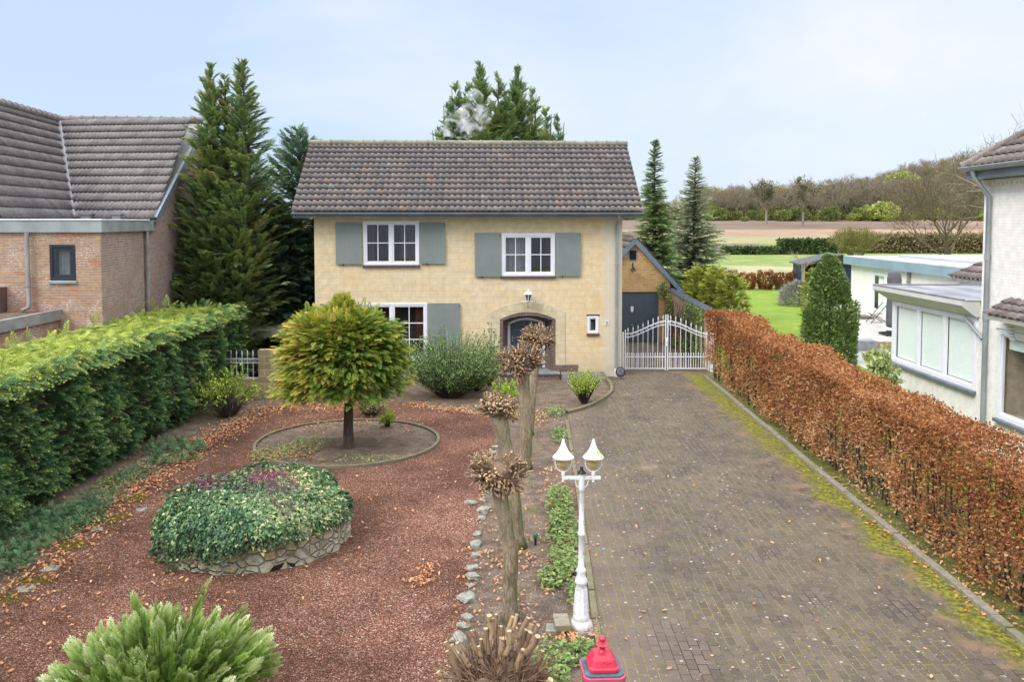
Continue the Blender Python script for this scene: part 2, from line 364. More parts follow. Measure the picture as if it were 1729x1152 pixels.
# ground materials -------------------------------------------------
def leaf_litter(m, col, sc=26, thr=.09, lo=.5, hi=.62, cols=((.42, .20, .09), (.55, .36, .2))):
    v = m.n('ShaderNodeTexVoronoi', {'Scale': sc, 'Randomness': 1.0, 'Vector': m.obj()}); c = m.mix(cols[0], cols[1], m.xyz(v.outputs['Color'])[0])
    f = m.math('MULTIPLY', m.math('LESS_THAN', v.outputs['Distance'], .28), m.math('GREATER_THAN', m.xyz(v.outputs['Color'])[1], 1 - thr)); f = m.math('MULTIPLY', f, m.rng(m.noise(.7, 4), lo, hi))
    return m.mix(col, c, f)
m = Mat('red_brown_gravel')
v = m.n('ShaderNodeTexVoronoi', {'Scale': 55.0, 'Vector': m.obj(), 'Randomness': 1.0}); r = m.xyz(v.outputs['Color'])
c = m.ramp(r[0], [(0, (.09, .042, .029)), (.3, (.18, .082, .052)), (.62, (.265, .125, .082)), (.87, (.35, .19, .135)), (.96, (.45, .30, .23)), (1, (.60, .49, .40))])
c = m.mul(c, m.mix((.45, .45, .45), (1.06, 1.06, 1.06), m.rng(v.outputs['Distance'], .62, .25)))
big = m.noise(.5, 6, .68); c = m.mul(c, m.mix((.66, .60, .56), (1.26, 1.22, 1.20), m.rng(big, .34, .62)))
ox, oy, oz = m.xyz()
c = m.mix(c, m.mul(c, (1.25, 1.25, 1.32)), m.rng(ox, -3.0, .5))
c = m.mix(c, (.36, .25, .15), m.math('MULTIPLY', m.math('MULTIPLY', m.rng(m.noise(.9, 5, .6, dist=.6), .62, .74), m.rng(m.noise(30, 2), .45, .55)), .6))
c = m.mix(c, (.15, .17, .06), m.math('MULTIPLY', m.rng(m.noise(1.5, 6, .7), .67, .74), .7))
h = m.math('SUBTRACT', 1.0, m.math('MULTIPLY', v.outputs['Distance'], 1.4)); h = m.math('ADD', h, m.math('MULTIPLY', r[1], .8))
M['gravel'] = m.done(c, .88, m.bump(h, .9, .015), 0, .15)
m = Mat('garden_soil')
n_ = m.noise(3, 8, .7); c = m.ramp(n_, [(.3, (.085, .062, .048)), (.5, (.155, .118, .093)), (.7, (.24, .195, .155))]); c = m.mul(c, m.mix((.38, .38, .38), (1.6, 1.55, 1.5), m.rng(m.noise(38, 5, .8), .3, .7)))
c = leaf_litter(m, c, 30, .30, .38, .5); c = leaf_litter(m, c, 55, .16, .30, .45, ((.30, .25, .18), (.42, .36, .28))); c = m.mix(c, (.11, .13, .04), m.math('MULTIPLY', m.rng(m.noise(1.1, 6, .7), .55, .68), .6))
M['soil'] = m.done(c, .95, m.bump(m.noise(30, 6, .75), 1.0, .03), 0, .15)
m = Mat('driveway_pavers'); ox, oy, oz = m.xyz()
vec = m.n('ShaderNodeCombineXYZ', {0: oy, 1: ox}).outputs[0]
b = m.n('ShaderNodeTexBrick', {'Vector': vec, 'Color1': (.100, .080, .066), 'Color2': (.132, .106, .089), 'Mortar': (.034, .028, .022), 'Scale': 1.0, 'Mortar Size': .006, 'Mortar Smooth': .2, 'Bias': 0.0, 'Brick Width': .21, 'Row Height': .118})
rowi = m.math('FLOOR', m.math('DIVIDE', ox, .118)); coli = m.math('FLOOR', m.math('DIVIDE', m.math('ADD', oy, m.math('MULTIPLY', m.math('FRACT', m.math('MULTIPLY', rowi, .5)), .21)), .21))
wn_ = m.n('ShaderNodeTexWhiteNoise', {'Vector': m.n('ShaderNodeCombineXYZ', {0: coli, 1: rowi}).outputs[0]}, noise_dimensions='3D').outputs['Value']
c = m.mul(b.outputs['Color'], m.ramp(wn_, [(0, (.80, .82, .86)), (.5, (1, 1, 1)), (.93, (1.08, 1.04, 1.0)), (1, (1.22, 1.03, .92))]), .6)
c = m.mul(c, m.mix((.88, .88, .90), (1.10, 1.08, 1.04), m.rng(m.noise(.55, 6, .7), .34, .66)))
c = m.mul(c, m.mix((.62, .62, .62), (1.38, 1.36, 1.33), m.rng(m.noise(55, 5, .8), .3, .7)))
pk = m.rng(m.noise(.85, 4, .55), .62, .75); c = m.mix(c, (.36, .22, .17), m.math('MULTIPLY', pk, .4))
edge = m.rng(ox, 2.4, 1.2); c = m.mix(c, (.17, .125, .10), m.math('MULTIPLY', edge, .5))
# moss in the joints
jm = m.math('MULTIPLY', b.outputs['Fac'], m.rng(m.noise(.8, 5, .65), .36, .54)); jm = m.math('MULTIPLY', jm, m.rng(m.noise(14, 4, .7), .32, .5))
c = m.mix(c, (.24, .215, .045), m.math('MULTIPLY', jm, .9))
# white lichen spots of two sizes
for sc, rad, thr in ((7.0, .19, .60), (16.0, .20, .70), (3.1, .13, .55)):
    vv = m.n('ShaderNodeTexVoronoi', {'Scale': sc, 'Vector': m.noise(30, 2, vec=m.obj(), out='Color') if False else m.obj()}); cc = m.xyz(vv.outputs['Color'])
    f = m.math('MULTIPLY', m.rng(m.math('ADD', vv.outputs['Distance'], m.math('MULTIPLY', m.noise(50, 3), .12)), rad + .05, rad - .02), m.math('GREATER_THAN', cc[0], thr))
    c = m.mix(c, m.mix((.36, .33, .28), (.55, .52, .46), cc[1]), m.math('MULTIPLY', f, .6))
# moss carpet along the right-hand kerb
wob = m.math('MULTIPLY', m.math('SUBTRACT', m.noise(.9, 5, .6), .5), 1.3)
d = m.math('ADD', m.math('SUBTRACT', 6.22, ox), wob); mf = m.math('MULTIPLY', m.rng(d, .66, .26), m.rng(m.noise(16, 5, .75), .34, .52)); mf = m.math('MULTIPLY', m.math('MULTIPLY', mf, m.rng(m.noise(.45, 3, .5), .30, .46)), m.rng(oy, 27.4, 26.6))
mossc = m.ramp(m.noise(9, 5, .7), [(.3, (.10, .08, .018)), (.48, (.20, .19, .02)), (.7, (.34, .33, .03))]); c = m.mix(c, mossc, mf)
bf = m.math('MULTIPLY', m.rng(d, 1.15, .5), m.math('SUBTRACT', 1.0, mf)); c = m.mix(c, (.25, .16, .10), m.math('MULTIPLY', m.math('MULTIPLY', bf, m.rng(m.noise(3, 5), .45, .65)), .8))
mm_ = m.math('MULTIPLY', m.rng(m.noise(1.2, 4, .6), .66, .72), m.rng(oy, 22, 24)); c = m.mix(c, (.18, .19, .04), m.math('MULTIPLY', mm_, .7))
h = m.math('ADD', m.math('MULTIPLY', b.outputs['Fac'], -1.0), m.math('ADD', m.math('MULTIPLY', m.noise(45, 4, .7), .5), m.math('MULTIPLY', mf, 1.5)))
M['pavers'] = m.done(c, .82, m.bump(h, .9, .010), 0, .2)
m = Mat('fields_and_meadow'); ox, oy, oz = m.xyz()
wy = m.math('ADD', oy, m.math('MULTIPLY', m.math('SUBTRACT', m.noise(.02, 3), .5), 14))
wy = m.math('ADD', wy, m.math('MULTIPLY', ox, -.05))
fn = m.noise(.25, 7, .7); mead = m.ramp(fn, [(.3, (.13, .185, .045)), (.5, (.20, .26, .075)), (.7, (.31, .32, .14))])
mead = m.mix(mead, (.38, .35, .22), m.math('MULTIPLY', m.math('MULTIPLY', m.rng(wy, 66, 74), m.rng(wy, 100, 88)), m.rng(m.noise(.12, 5, .65), .34, .6)))
gt = m.ramp(m.noise(.08, 6, .7), [(.3, (.25, .225, .12)), (.7, (.31, .30, .145))]); tan = m.ramp(m.noise(.12, 7, .75, vec=m.vscale(m.obj(), (1, .25, 1))), [(.3, (.25, .17, .115)), (.7, (.36, .27, .19))])
br = m.ramp(m.noise(.1, 7, .7, vec=m.vscale(m.obj(), (.2, 1, 1))), [(.3, (.15, .105, .078)), (.7, (.215, .16, .125))]); wood = m.ramp(m.noise(.1, 6, .7), [(.3, (.10, .10, .045)), (.7, (.17, .15, .08))])
c = m.mix(mead, br, m.math('MULTIPLY', m.rng(wy, 127, 129), m.rng(ox, 50, 46)))
c = m.mix(c, gt, m.rng(wy, 155, 160)); c = m.mix(c, tan, m.rng(wy, 176, 183)); c = m.mix(c, br, m.math('MULTIPLY', m.rng(wy, 215, 219), m.rng(ox, 165, 120))); c = m.mix(c, wood, m.rng(wy, 288, 292))
M['fields'] = m.done(c, .95, m.bump(m.noise(1.5, 8, .8), .6, .3), 0, .1)
m = Mat('mown_lawn'); c = m.ramp(m.noise(.9, 6, .65), [(.3, (.14, .215, .03)), (.55, (.19, .27, .036)), (.75, (.26, .33, .055))]); c = m.mul(c, m.mix((.8, .8, .8), (1.12, 1.12, 1.12), m.rng(m.noise(14, 4, .7), .3, .7)))
M['lawn'] = m.done(c, .9, m.bump(m.noise(25, 4, .7), .8, .04), 0, .15)
m = Mat('mossy_verge'); c = m.ramp(m.noise(3, 7, .7), [(.3, (.07, .055, .03)), (.48, (.13, .13, .04)), (.7, (.19, .25, .05))]); c = leaf_litter(m, c, 22, .35, .35, .5); M['verge'] = m.done(c, .95, m.bump(m.noise(25, 5, .7), 1, .03), 0, .15)
m = Mat('pale_terrace_slabs'); b = m.n('ShaderNodeTexBrick', {'Vector': m.uv(), 'Color1': (.52, .49, .45), 'Color2': (.46, .43, .40), 'Mortar': (.34, .32, .29), 'Scale': 1.0, 'Mortar Size': .008, 'Brick Width': .8, 'Row Height': .8}); b.offset = 0
c = m.mul(b.outputs['Color'], m.mix((.8, .8, .8), (1.1, 1.1, 1.1), m.rng(m.noise(2, 5), .3, .7))); M['terrace'] = m.done(c, .35, None, 0, .5)
m = Mat('dark_flagstone'); c = m.mix((.17, .18, .20), (.27, .28, .30), m.rng(m.noise(5, 5), .3, .7)); M['flagstone'] = m.done(c, .5)
m = Mat('rubble_masonry'); uvw = m.obj(); v = m.n('ShaderNodeTexVoronoi', {'Scale': 6.0, 'Vector': m.vscale(m.uv(), (1, 1.35, 1)), 'Randomness': 1.0}); ve = m.vor(6.0, 'DISTANCE_TO_EDGE', m.vscale(m.uv(), (1, 1.35, 1)), rnd=1.0); r = m.xyz(v.outputs['Color'])
c = m.ramp(r[0], [(0, (.42, .39, .27)), (.35, (.48, .44, .33)), (.6, (.36, .34, .24)), (.8, (.46, .36, .22)), (.93, (.24, .16, .12)), (1, (.52, .48, .38))]); c = m.mul(c, m.mix((.7, .7, .65), (1.25, 1.25, 1.2), m.rng(m.noise(14, 6, .7), .3, .7)))
c = m.mix((.38, .36, .30), c, m.rng(ve, .02, .16)); c = m.mix(c, (.20, .21, .08), m.math('MULTIPLY', m.rng(m.noise(3, 6, .7), .5, .66), .6)); M['rubble'] = m.done(c, .95, m.bump(m.math('ADD', m.rng(ve, 0, .12), m.math('MULTIPLY', m.noise(25, 5, .7), .4)), 1, .05))
m = Mat('grooved_bark'); vz = m.vscale(m.obj(), (24, 24, 5.5)); g = m.noise(1.0, 8, .78, vec=vz, dist=1.6); c = m.ramp(g, [(.30, (.075, .058, .04)), (.46, (.27, .22, .155)), (.64, (.50, .42, .30))]); c = m.mul(c, m.mix((.75, .72, .7), (1.2, 1.15, 1.1), m.rng(m.noise(2.5, 4), .3, .7)))
ox, oy, oz = m.xyz(); nx = m.xyz(m.n('ShaderNodeNewGeometry').outputs['Normal'])[0]
mo = m.math('MULTIPLY', m.rng(nx, .45, .9), m.rng(m.noise(7, 5, .7), .36, .56)); mo = m.math('MAXIMUM', mo, m.math('MULTIPLY', m.rng(oz, .22, .02), m.rng(m.noise(9, 4), .4, .55)))
c = m.mix(c, (.13, .17, .03), m.math('MULTIPLY', mo, .8)); M['pollard_bark'] = m.done(c, .95, m.bump(g, 1, .03))
m = Mat('brown_bark'); g = m.noise(1.0, 6, .7, vec=m.vscale(m.obj(), (20, 20, 4))); c = m.ramp(g, [(.3, (.045, .032, .025)), (.7, (.15, .11, .085))]); M['bark'] = m.done(c, .95, m.bump(g, 1, .03))
m = Mat('pruned_twig_bark'); g = m.noise(18, 5, .7); c = m.mix(m.ramp(m.attr(), [(0, (.11, .065, .042)), (.45, (.235, .15, .095)), (1, (.48, .34, .20))]), (.14, .095, .065), m.rng(g, .5, .65)); M['twig'] = m.done(c, .85, m.bump(g, .6, .01))
M['cut_wood'] = simple('pale_cut_wood', (.52, .37, .20), .8, .2, 30)
M['far_bark'] = simple('grey_brown_bark', (.13, .105, .085), .9, .25, .4)
M['dark_stem'] = simple('dark_stems', (.06, .042, .032), .9, .3, 5)
M['tree_trunk'] = M['bark']
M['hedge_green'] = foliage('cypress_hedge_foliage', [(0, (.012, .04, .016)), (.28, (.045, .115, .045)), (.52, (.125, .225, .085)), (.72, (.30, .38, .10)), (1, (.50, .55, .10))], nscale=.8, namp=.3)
M['leyland'] = foliage('cypress_tree_foliage', [(0, (.055, .105, .055)), (.4, (.135, .22, .10)), (.7, (.235, .335, .135)), (.95, (.35, .42, .14)), (1, (.42, .34, .12))], nscale=.5, namp=.45)
M['leyland_blue'] = foliage('blue_green_cypress_foliage', [(0, (.012, .03, .02)), (.4, (.06, .12, .075)), (.75, (.14, .23, .14)), (1, (.22, .32, .19))], nscale=.5, namp=.3)
M['spruce'] = foliage('spruce_needles', [(0, (.11, .15, .08)), (.4, (.24, .30, .165)), (.75, (.40, .45, .27)), (1, (.56, .57, .36))], nscale=.8, namp=.35)
M['spruce_dark'] = foliage('dark_spruce_needles', [(0, (.07, .13, .05)), (.5, (.20, .30, .12)), (1, (.38, .47, .19))], nscale=.8, namp=.35)
M['golden'] = foliage('golden_cypress_foliage', [(0, (.05, .11, .025)), (.3, (.13, .22, .04)), (.58, (.27, .35, .055)), (.82, (.52, .46, .07)), (1, (.72, .52, .17))], nscale=1.6, namp=.3)
M['juniper'] = foliage('pale_green_cypress_sprays', [(0, (.06, .13, .02)), (.35, (.20, .31, .05)), (.65, (.40, .49, .18)), (.85, (.60, .64, .38)), (1, (.74, .66, .36))], nscale=2.5, namp=.3)
M['beech'] = foliage('dry_beech_leaves', [(0, (.14, .055, .03)), (.3, (.31, .125, .05)), (.52, (.48, .225, .09)), (.75, (.62, .37, .21)), (1, (.76, .56, .40))], nscale=.9, namp=.3, transl=.25)
M['ivy'] = foliage('ivy_leaves', [(0, (.015, .045, .02)), (.3, (.05, .125, .05)), (.52, (.12, .22, .09)), (.72, (.28, .37, .18)), (.88, (.50, .50, .16)), (1, (.70, .64, .36))], nscale=1.5, namp=.25, rough=.45, spec=.3)
M['flowers'] = foliage('purple_heather_flowers', [(0, (.15, .05, .08)), (.5, (.28, .075, .14)), (1, (.42, .20, .34))], nscale=2, namp=.2)
M['broom'] = foliage('grey_green_shrub_leaves', [(0, (.06, .13, .04)), (.4, (.16, .28, .09)), (.75, (.30, .42, .17)), (1, (.48, .54, .30))], nscale=1.5, namp=.3)
M['laurel'] = foliage('glossy_laurel_leaves', [(0, (.05, .10, .025)), (.4, (.14, .22, .06)), (.75, (.28, .37, .12)), (1, (.46, .5, .22))], nscale=1.2, namp=.3, rough=.4, spec=.4)
M['thuja'] = foliage('yellow_green_thuja', [(0, (.10, .13, .02)), (.45, (.25, .29, .045)), (1, (.46, .46, .10))], nscale=1.0, namp=.3)
M['fresh'] = foliage('fresh_green_leaves', [(0, (.11, .18, .03)), (.5, (.32, .44, .06)), (1, (.55, .60, .12))], nscale=2, namp=.2)
M['cover'] = foliage('ground_cover_leaves', [(0, (.07, .11, .035)), (.4, (.18, .26, .08)), (.75, (.34, .42, .16)), (1, (.5, .42, .2))], nscale=1.5, namp=.3)
M['fern'] = foliage('dark_fern_leaves', [(0, (.03, .08, .035)), (.5, (.10, .20, .09)), (1, (.25, .34, .17))], nscale=1.5, namp=.3)
M['dry_leaf'] = foliage('fallen_dry_leaves', [(0, (.25, .10, .05)), (.4, (.52, .24, .11)), (.75, (.68, .38, .2)), (1, (.8, .6, .42))], transl=.05, nscale=2, namp=.1)
M['moss'] = foliage('moss_tufts', [(0, (.10, .11, .01)), (1, (.30, .30, .03))], nscale=2, namp=.2)
M['twigs_far'] = foliage('bare_twigs', [(0, (.14, .115, .085)), (.5, (.24, .20, .14)), (1, (.33, .27, .18))], transl=0, nscale=.1, namp=.2)
M['far_green'] = foliage('far_bush_leaves', [(0, (.07, .10, .04)), (.35, (.16, .19, .06)), (.65, (.25, .28, .08)), (.85, (.38, .44, .10)), (1, (.55, .58, .18))], nscale=.15, namp=.35)
M['far_brown'] = foliage('far_twiggy_haze', [(0, (.16, .13, .075)), (.35, (.27, .21, .11)), (.6, (.31, .27, .11)), (.8, (.28, .29, .09)), (1, (.38, .23, .11))], nscale=.1, namp=.3)
M['dark_hedge'] = foliage('dark_clipped_hedge', [(0, (.035, .06, .025)), (.6, (.09, .14, .05)), (1, (.17, .21, .08))], nscale=.5, namp=.3)
M['lavender'] = foliage('grey_lavender', [(0, (.18, .17, .15)), (1, (.42, .40, .35))])
# ------------------------------------------------------------------ foliage: many small leaf faces in one mesh
def nrm(a): return a / (np.linalg.norm(a, axis=-1, keepdims=True) + 1e-9)
def kite(p, d, w, l, n):
    """leaf-shaped quad from p along d"""
    s = np.cross(d, n); s = s / (np.linalg.norm(s) + 1e-9)
    return [p, p + d * l * .45 + s * w, p + d * l, p + d * l * .45 - s * w]
def frond(nb, nl, spread=.42, bend=-.14, wid=.035, seed=0):
    r = np.random.default_rng(seed); Q = []; N = np.array([0, 0, 1.0])
    for i in range(nb):
        t = .06 + .9 * i / nb; sgn = 1 if i % 2 else -1; p = np.array([0, t, bend * t * t * 2])
        ln = spread * (1 - t) ** .75 * (.8 + .4 * r.random()) + .06; a = R(38 + 12 * r.random()); d = np.array([sgn * math.sin(a), math.cos(a), -.18 + .1 * r.random()]); d /= np.linalg.norm(d)
        if nl <= 1: Q += kite(p, d, wid * 1.3, ln, N)
        else:
            Q += kite(p, d, wid * .5, ln, N)
            for j in range(nl):
                u = .2 + .7 * j / nl; s2 = 1 if j % 2 else -1; a2 = R(32) * s2; d2 = np.array([d[0] * math.cos(a2) - d[1] * math.sin(a2), d[0] * math.sin(a2) + d[1] * math.cos(a2), d[2] - .1])
                Q += kite(p + d * ln * u, d2, wid * .55, ln * (.5 * (1.1 - u) + .12), N)
    tip = np.array([0, .8, bend * 1.28]); Q += kite(tip, nrm(np.array([0, 1, bend * 2])), wid, .26, N)
    Q += kite(np.array([0, 0, 0]), nrm(np.array([0, 1, bend])), wid * .35, .9, N)
    return np.array(Q)
def sprig(n, seed=0, w=.03, l=.28):
    """needles all round a short twig"""
    r = np.random.default_rng(seed); Q = []
    for i in range(n):
        t = r.random() * .85; a = r.random() * 2 * PI; d = nrm(np.array([math.cos(a) * .75, .75, math.sin(a) * .6])); Q += kite(np.array([0, t, 0]), d, w, l * (1 - .4 * t), nrm(np.array([math.sin(a), .1, -math.cos(a)])))
    for s in (-1, 1): Q += kite(np.array([0, .35, 0]), nrm(np.array([s * .7, 1, 0])), w * 1.8, .5, np.array([0, 0, 1.0]))
    Q += kite(np.array([0, .1, 0]), np.array([0, 1.0, 0]), w * 1.8, .95, np.array([0, 0, 1.0]))
    return np.array(Q)
LEAF = np.array([(0, 0, 0), (.30, .35, .06), (.22, .75, .04), (0, 1, -.06), (0, 0, 0), (0, 1, -.06), (-.22, .75, .04), (-.30, .35, .06)], float)
LEAF_CURL = np.array([(0, 0, 0), (.26, .35, .16), (.2, .75, .18), (0, 1, .10), (0, 0, 0), (0, 1, .10), (-.16, .75, .24), (-.26, .35, .12)], float)
IVY = np.array([(0, .1, 0), (.45, -.05, -.05), (.30, .45, 0), (0, .35, .05), (0, .1, 0), (0, .35, .05), (-.30, .45, 0), (-.45, -.05, -.05), (0, .35, .05), (.30, .45, 0), (0, 1, -.12), (-.30, .45, 0)], float)
THREE = np.concatenate([LEAF @ np.array([[math.cos(a), math.sin(a), 0], [-math.sin(a), math.cos(a), 0], [0, 0, 1]]) for a in (0, R(65), R(-65))])
PLATE = np.array(kite(np.zeros(3), np.array([0, 1.0, 0]), .33, 1.0, np.array([0, 0, 1.0])))
BLADE = np.array(kite(np.zeros(3), np.array([0, 1.0, 0]), .05, 1.0, np.array([0, 0, 1.0])))
FR_FINE = [frond(14, 5, seed=i, wid=.034, spread=.36) for i in range(4)]
FR_MID = [frond(15, 1, seed=i, wid=.036, spread=.38) for i in range(4)]
FR_MED = [frond(10, 3, seed=10 + i, wid=.046, spread=.38) for i in range(4)]
SPRIG = [sprig(14, i) for i in range(4)]
GRAD = .42     # new growth at a spray's tip is paler than its base
def leaves(protos, P, D, N, S, T):
    """instances: positions P, growth directions D, face normals N, sizes S, tints T -> vertices, quads, tints"""
    P, D, N, S, T = (np.asarray(a, float) for a in (P, D, N, S, T))
    D = nrm(D); X = nrm(np.cross(D, N)); Z = np.cross(X, D)
    if isinstance(protos, np.ndarray): protos = [protos]
    pick = RNG.integers(0, len(protos), len(P)); VV = []; TT = []
    for i, pr in enumerate(protos):
        k = pick == i
        if not k.any(): continue
        v = (pr[None, :, 0:1] * X[k][:, None, :] + pr[None, :, 1:2] * D[k][:, None, :] + pr[None, :, 2:3] * Z[k][:, None, :]) * S[k][:, None, None] + P[k][:, None, :]
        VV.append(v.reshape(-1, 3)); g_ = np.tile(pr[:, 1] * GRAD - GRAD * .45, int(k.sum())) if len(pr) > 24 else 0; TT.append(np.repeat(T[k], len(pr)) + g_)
    return np.concatenate(VV), np.concatenate(TT)
def leaf_obj(name, chunks, mat, parent=None, loc=None, world=False):
    V = np.concatenate([c[0] for c in chunks]); T = np.clip(np.concatenate([c[1] for c in chunks]), 0, 1)
    if world:
        Mi = np.array(WM[parent.name].inverted() if parent is not None else Matrix.Translation(-Vector(loc or (0, 0, 0)))); V = V @ Mi[:3, :3].T + Mi[:3, 3]
    F = np.arange(len(V)).reshape(-1, 4)
    return link(name, raw_mesh(name, V, F, mat, tint=T), parent, loc)
def jit(a, s): return a + RNG.normal(0, s, a.shape)
def rv(n): return nrm(RNG.normal(0, 1, (n, 3)))
def lump(P, sc, seed=0):
    """cheap smooth noise in [-1,1] for points P"""
    r = np.random.default_rng(seed); f = 0
    for i in range(4):
        k = r.normal(0, 1, 3) * sc * (1 + i * .6); f = f + np.sin(P @ k + r.random() * 6.28) / (1 + i * .5)
    return f / 2.2
def blob(c, rad, seed=0, amp=.12, sub=3):
    """rough closed lump as vertices and faces"""
    bm = bmesh.new(); bmesh.ops.create_icosphere(bm, subdivisions=sub, radius=1)
    V = np.array([v.co[:] for v in bm.verts]); F = [tuple(v.index for v in f.verts) for f in bm.faces]; bm.free()
    V = V * (1 + amp * lump(V, 2.2, seed) + amp * .4 * lump(V, 6, seed + 1))[:, None]
    return V * np.array(rad) + np.array(c), F

# ------------------------------------------------------------------ tubes as numpy (twigs, branches)
def seg_tubes(segs, n=3):
    """segs: list of (p0, p1, r0, r1) -> vertices, quads"""
    A = np.array([s[0] for s in segs], float); B = np.array([s[1] for s in segs], float); ra = np.array([s[2] for s in segs])[:, None]; rb = np.array([s[3] for s in segs])[:, None]
    d = nrm(B - A); h = np.where(np.abs(d[:, 2:3]) < .9, np.array([[0, 0, 1.0]]), np.array([[1.0, 0, 0]])); u = nrm(np.cross(d, h)); w = np.cross(d, u)
    V = np.empty((len(segs), 2 * n, 3))
    for k in range(n):
        t = 2 * PI * k / n; o = u * math.cos(t) + w * math.sin(t); V[:, k] = A + o * ra; V[:, n + k] = B + o * rb
    base = (np.arange(len(segs)) * 2 * n)[:, None]; F = []
    for k in range(n): F.append(base + np.array([[k, (k + 1) % n, n + (k + 1) % n, n + k]]))
    return V.reshape(-1, 3), np.concatenate(F)
def grow(segs, p, d, length, r, level, rnd, up=.15, kids=4, spread=.6, steps=4, wob=.18):
    pts = [np.array(p, float)]; d = np.array(d, float); rr = r
    for i in range(steps):
        d = d + rnd.normal(0, wob, 3) + np.array([0, 0, up]); d /= np.linalg.norm(d); q = pts[-1] + d * length / steps; r2 = rr * (.82 if level else .88)
        segs.append((pts[-1], q, rr, r2)); pts.append(q); rr = r2
        if level > 0 and i >= (1 if steps > 2 else 0):
            for k in range(kids if i else max(1, kids - 1)):
                a = rnd.normal(0, 1, 3); a -= a.dot(d) * d; a /= np.linalg.norm(a) + 1e-9; dd = d * (1 - spread * .55) + a * spread; dd /= np.linalg.norm(dd)
                grow(segs, pts[-1], dd, length * (.62 - .04 * i) * (.75 + .4 * rnd.random()), rr * .55, level - 1, rnd, up, kids, spread, max(2, steps - 1), wob)
    return segs

# ------------------------------------------------------------------ roof covering
def tile_field(o, U, V, N, width, slope, tw, tl, prof='s', lo=None, hi=None, amp=.03, step=.035, seed=0, ns=8):
    """sheet of overlapping tiles: o origin at the eave, U along the eave, V up the slope, N outward. lo/hi: limits of u as functions of v"""
    o, U, V, N = (np.array(a, float) for a in (o, U, V, N)); r = np.random.default_rng(seed)
    def sh(t):
        if prof == 's': return amp * (math.sin(2 * PI * t) * .8 + .35 * math.sin(4 * PI * t + .8))
        if prof == 'ribs': return amp * (1.0 if (t % .5) < .16 else 0.0) if True else 0
        return 0
    verts = []; faces = []; tint = []; nc = int(math.ceil(width / tw)); nr = int(math.ceil(slope / tl)); base = 0
    for j in range(nr):
        v0 = j * tl; v1 = min((j + 1) * tl + .05, slope + .02)
        a0, a1 = (lo(v0) if lo else 0.0), (lo(v1) if lo else 0.0); b0, b1 = (hi(v0) if hi else width), (hi(v1) if hi else width)
        rows = [[], [], []]
        us = []
        for c in range(nc):
            for k in range(ns): us.append((c + k / ns) * tw)
        us.append(nc * tw)
        for u in us:
            h = sh((u / tw) % 1.0); w = r.random() * 0
            ua = min(max(u, a0), b0); ub = min(max(u, a1), b1)
            p = o + U * ua + V * v0
            verts.append(p + V * .045 + N * (h - .012)); rows[0].append(base); base += 1
            verts.append(p + N * (step + h)); rows[1].append(base); base += 1
            verts.append(o + U * ub + V * v1 + N * (h + .004)); rows[2].append(base); base += 1
        tt = r.random(nc)
        for i in range(len(us) - 1):
            u = us[i]; um = u + .5 * tw / ns
            if um < min(a0, a1) or um > max(b0, b1): continue
            t = tt[min(i // ns, nc - 1)]
            faces.append((rows[0][i], rows[0][i + 1], rows[1][i + 1], rows[1][i])); tint.append(t)
            faces.append((rows[1][i], rows[1][i + 1], rows[2][i + 1], rows[2][i])); tint.append(t)
    return np.array(verts), np.array(faces), tint
def tile_obj(name, parent, mat, *a, **k):
    V, F, T = tile_field(*a, **k); Mi = np.array(WM[parent.name].inverted()) if parent is not None and k.get('world') else np.eye(4)
    return link(name, raw_mesh(name, V, F, mat, tint=T, tint_dom='FACE'), parent)

# ------------------------------------------------------------------ walls (local frame: face looks to -y) and windows
def wall_cells(mb, x0, x1, z0, z1, holes, y=0.0, depth=.3):
    xs = sorted({x0, x1, *[h[0] for h in holes], *[h[1] for h in holes]}); zs = sorted({z0, z1, *[h[2] for h in holes], *[h[3] for h in holes]})
    for i in range(len(xs) - 1):
        for j in range(len(zs) - 1):
            cx, cz = (xs[i] + xs[i + 1]) / 2, (zs[j] + zs[j + 1]) / 2
            if any(h[0] < cx < h[1] and h[2] < cz < h[3] for h in holes): continue
            a, b, c, d = xs[i], xs[i + 1], zs[j], zs[j + 1]
            mb.face([(a, y, c), (b, y, c), (b, y, d), (a, y, d)])
    for a, b, c, d in [h[:4] for h in holes]:
        mb.face([(a, y, c), (a, y, d), (a, y + depth, d), (a, y + depth, c)]); mb.face([(b, y, c), (b, y + depth, c), (b, y + depth, d), (b, y, d)])
        mb.face([(a, y, d), (b, y, d), (b, y + depth, d), (a, y + depth, d)]); mb.face([(a, y, c), (a, y + depth, c), (b, y + depth, c), (b, y, c)])
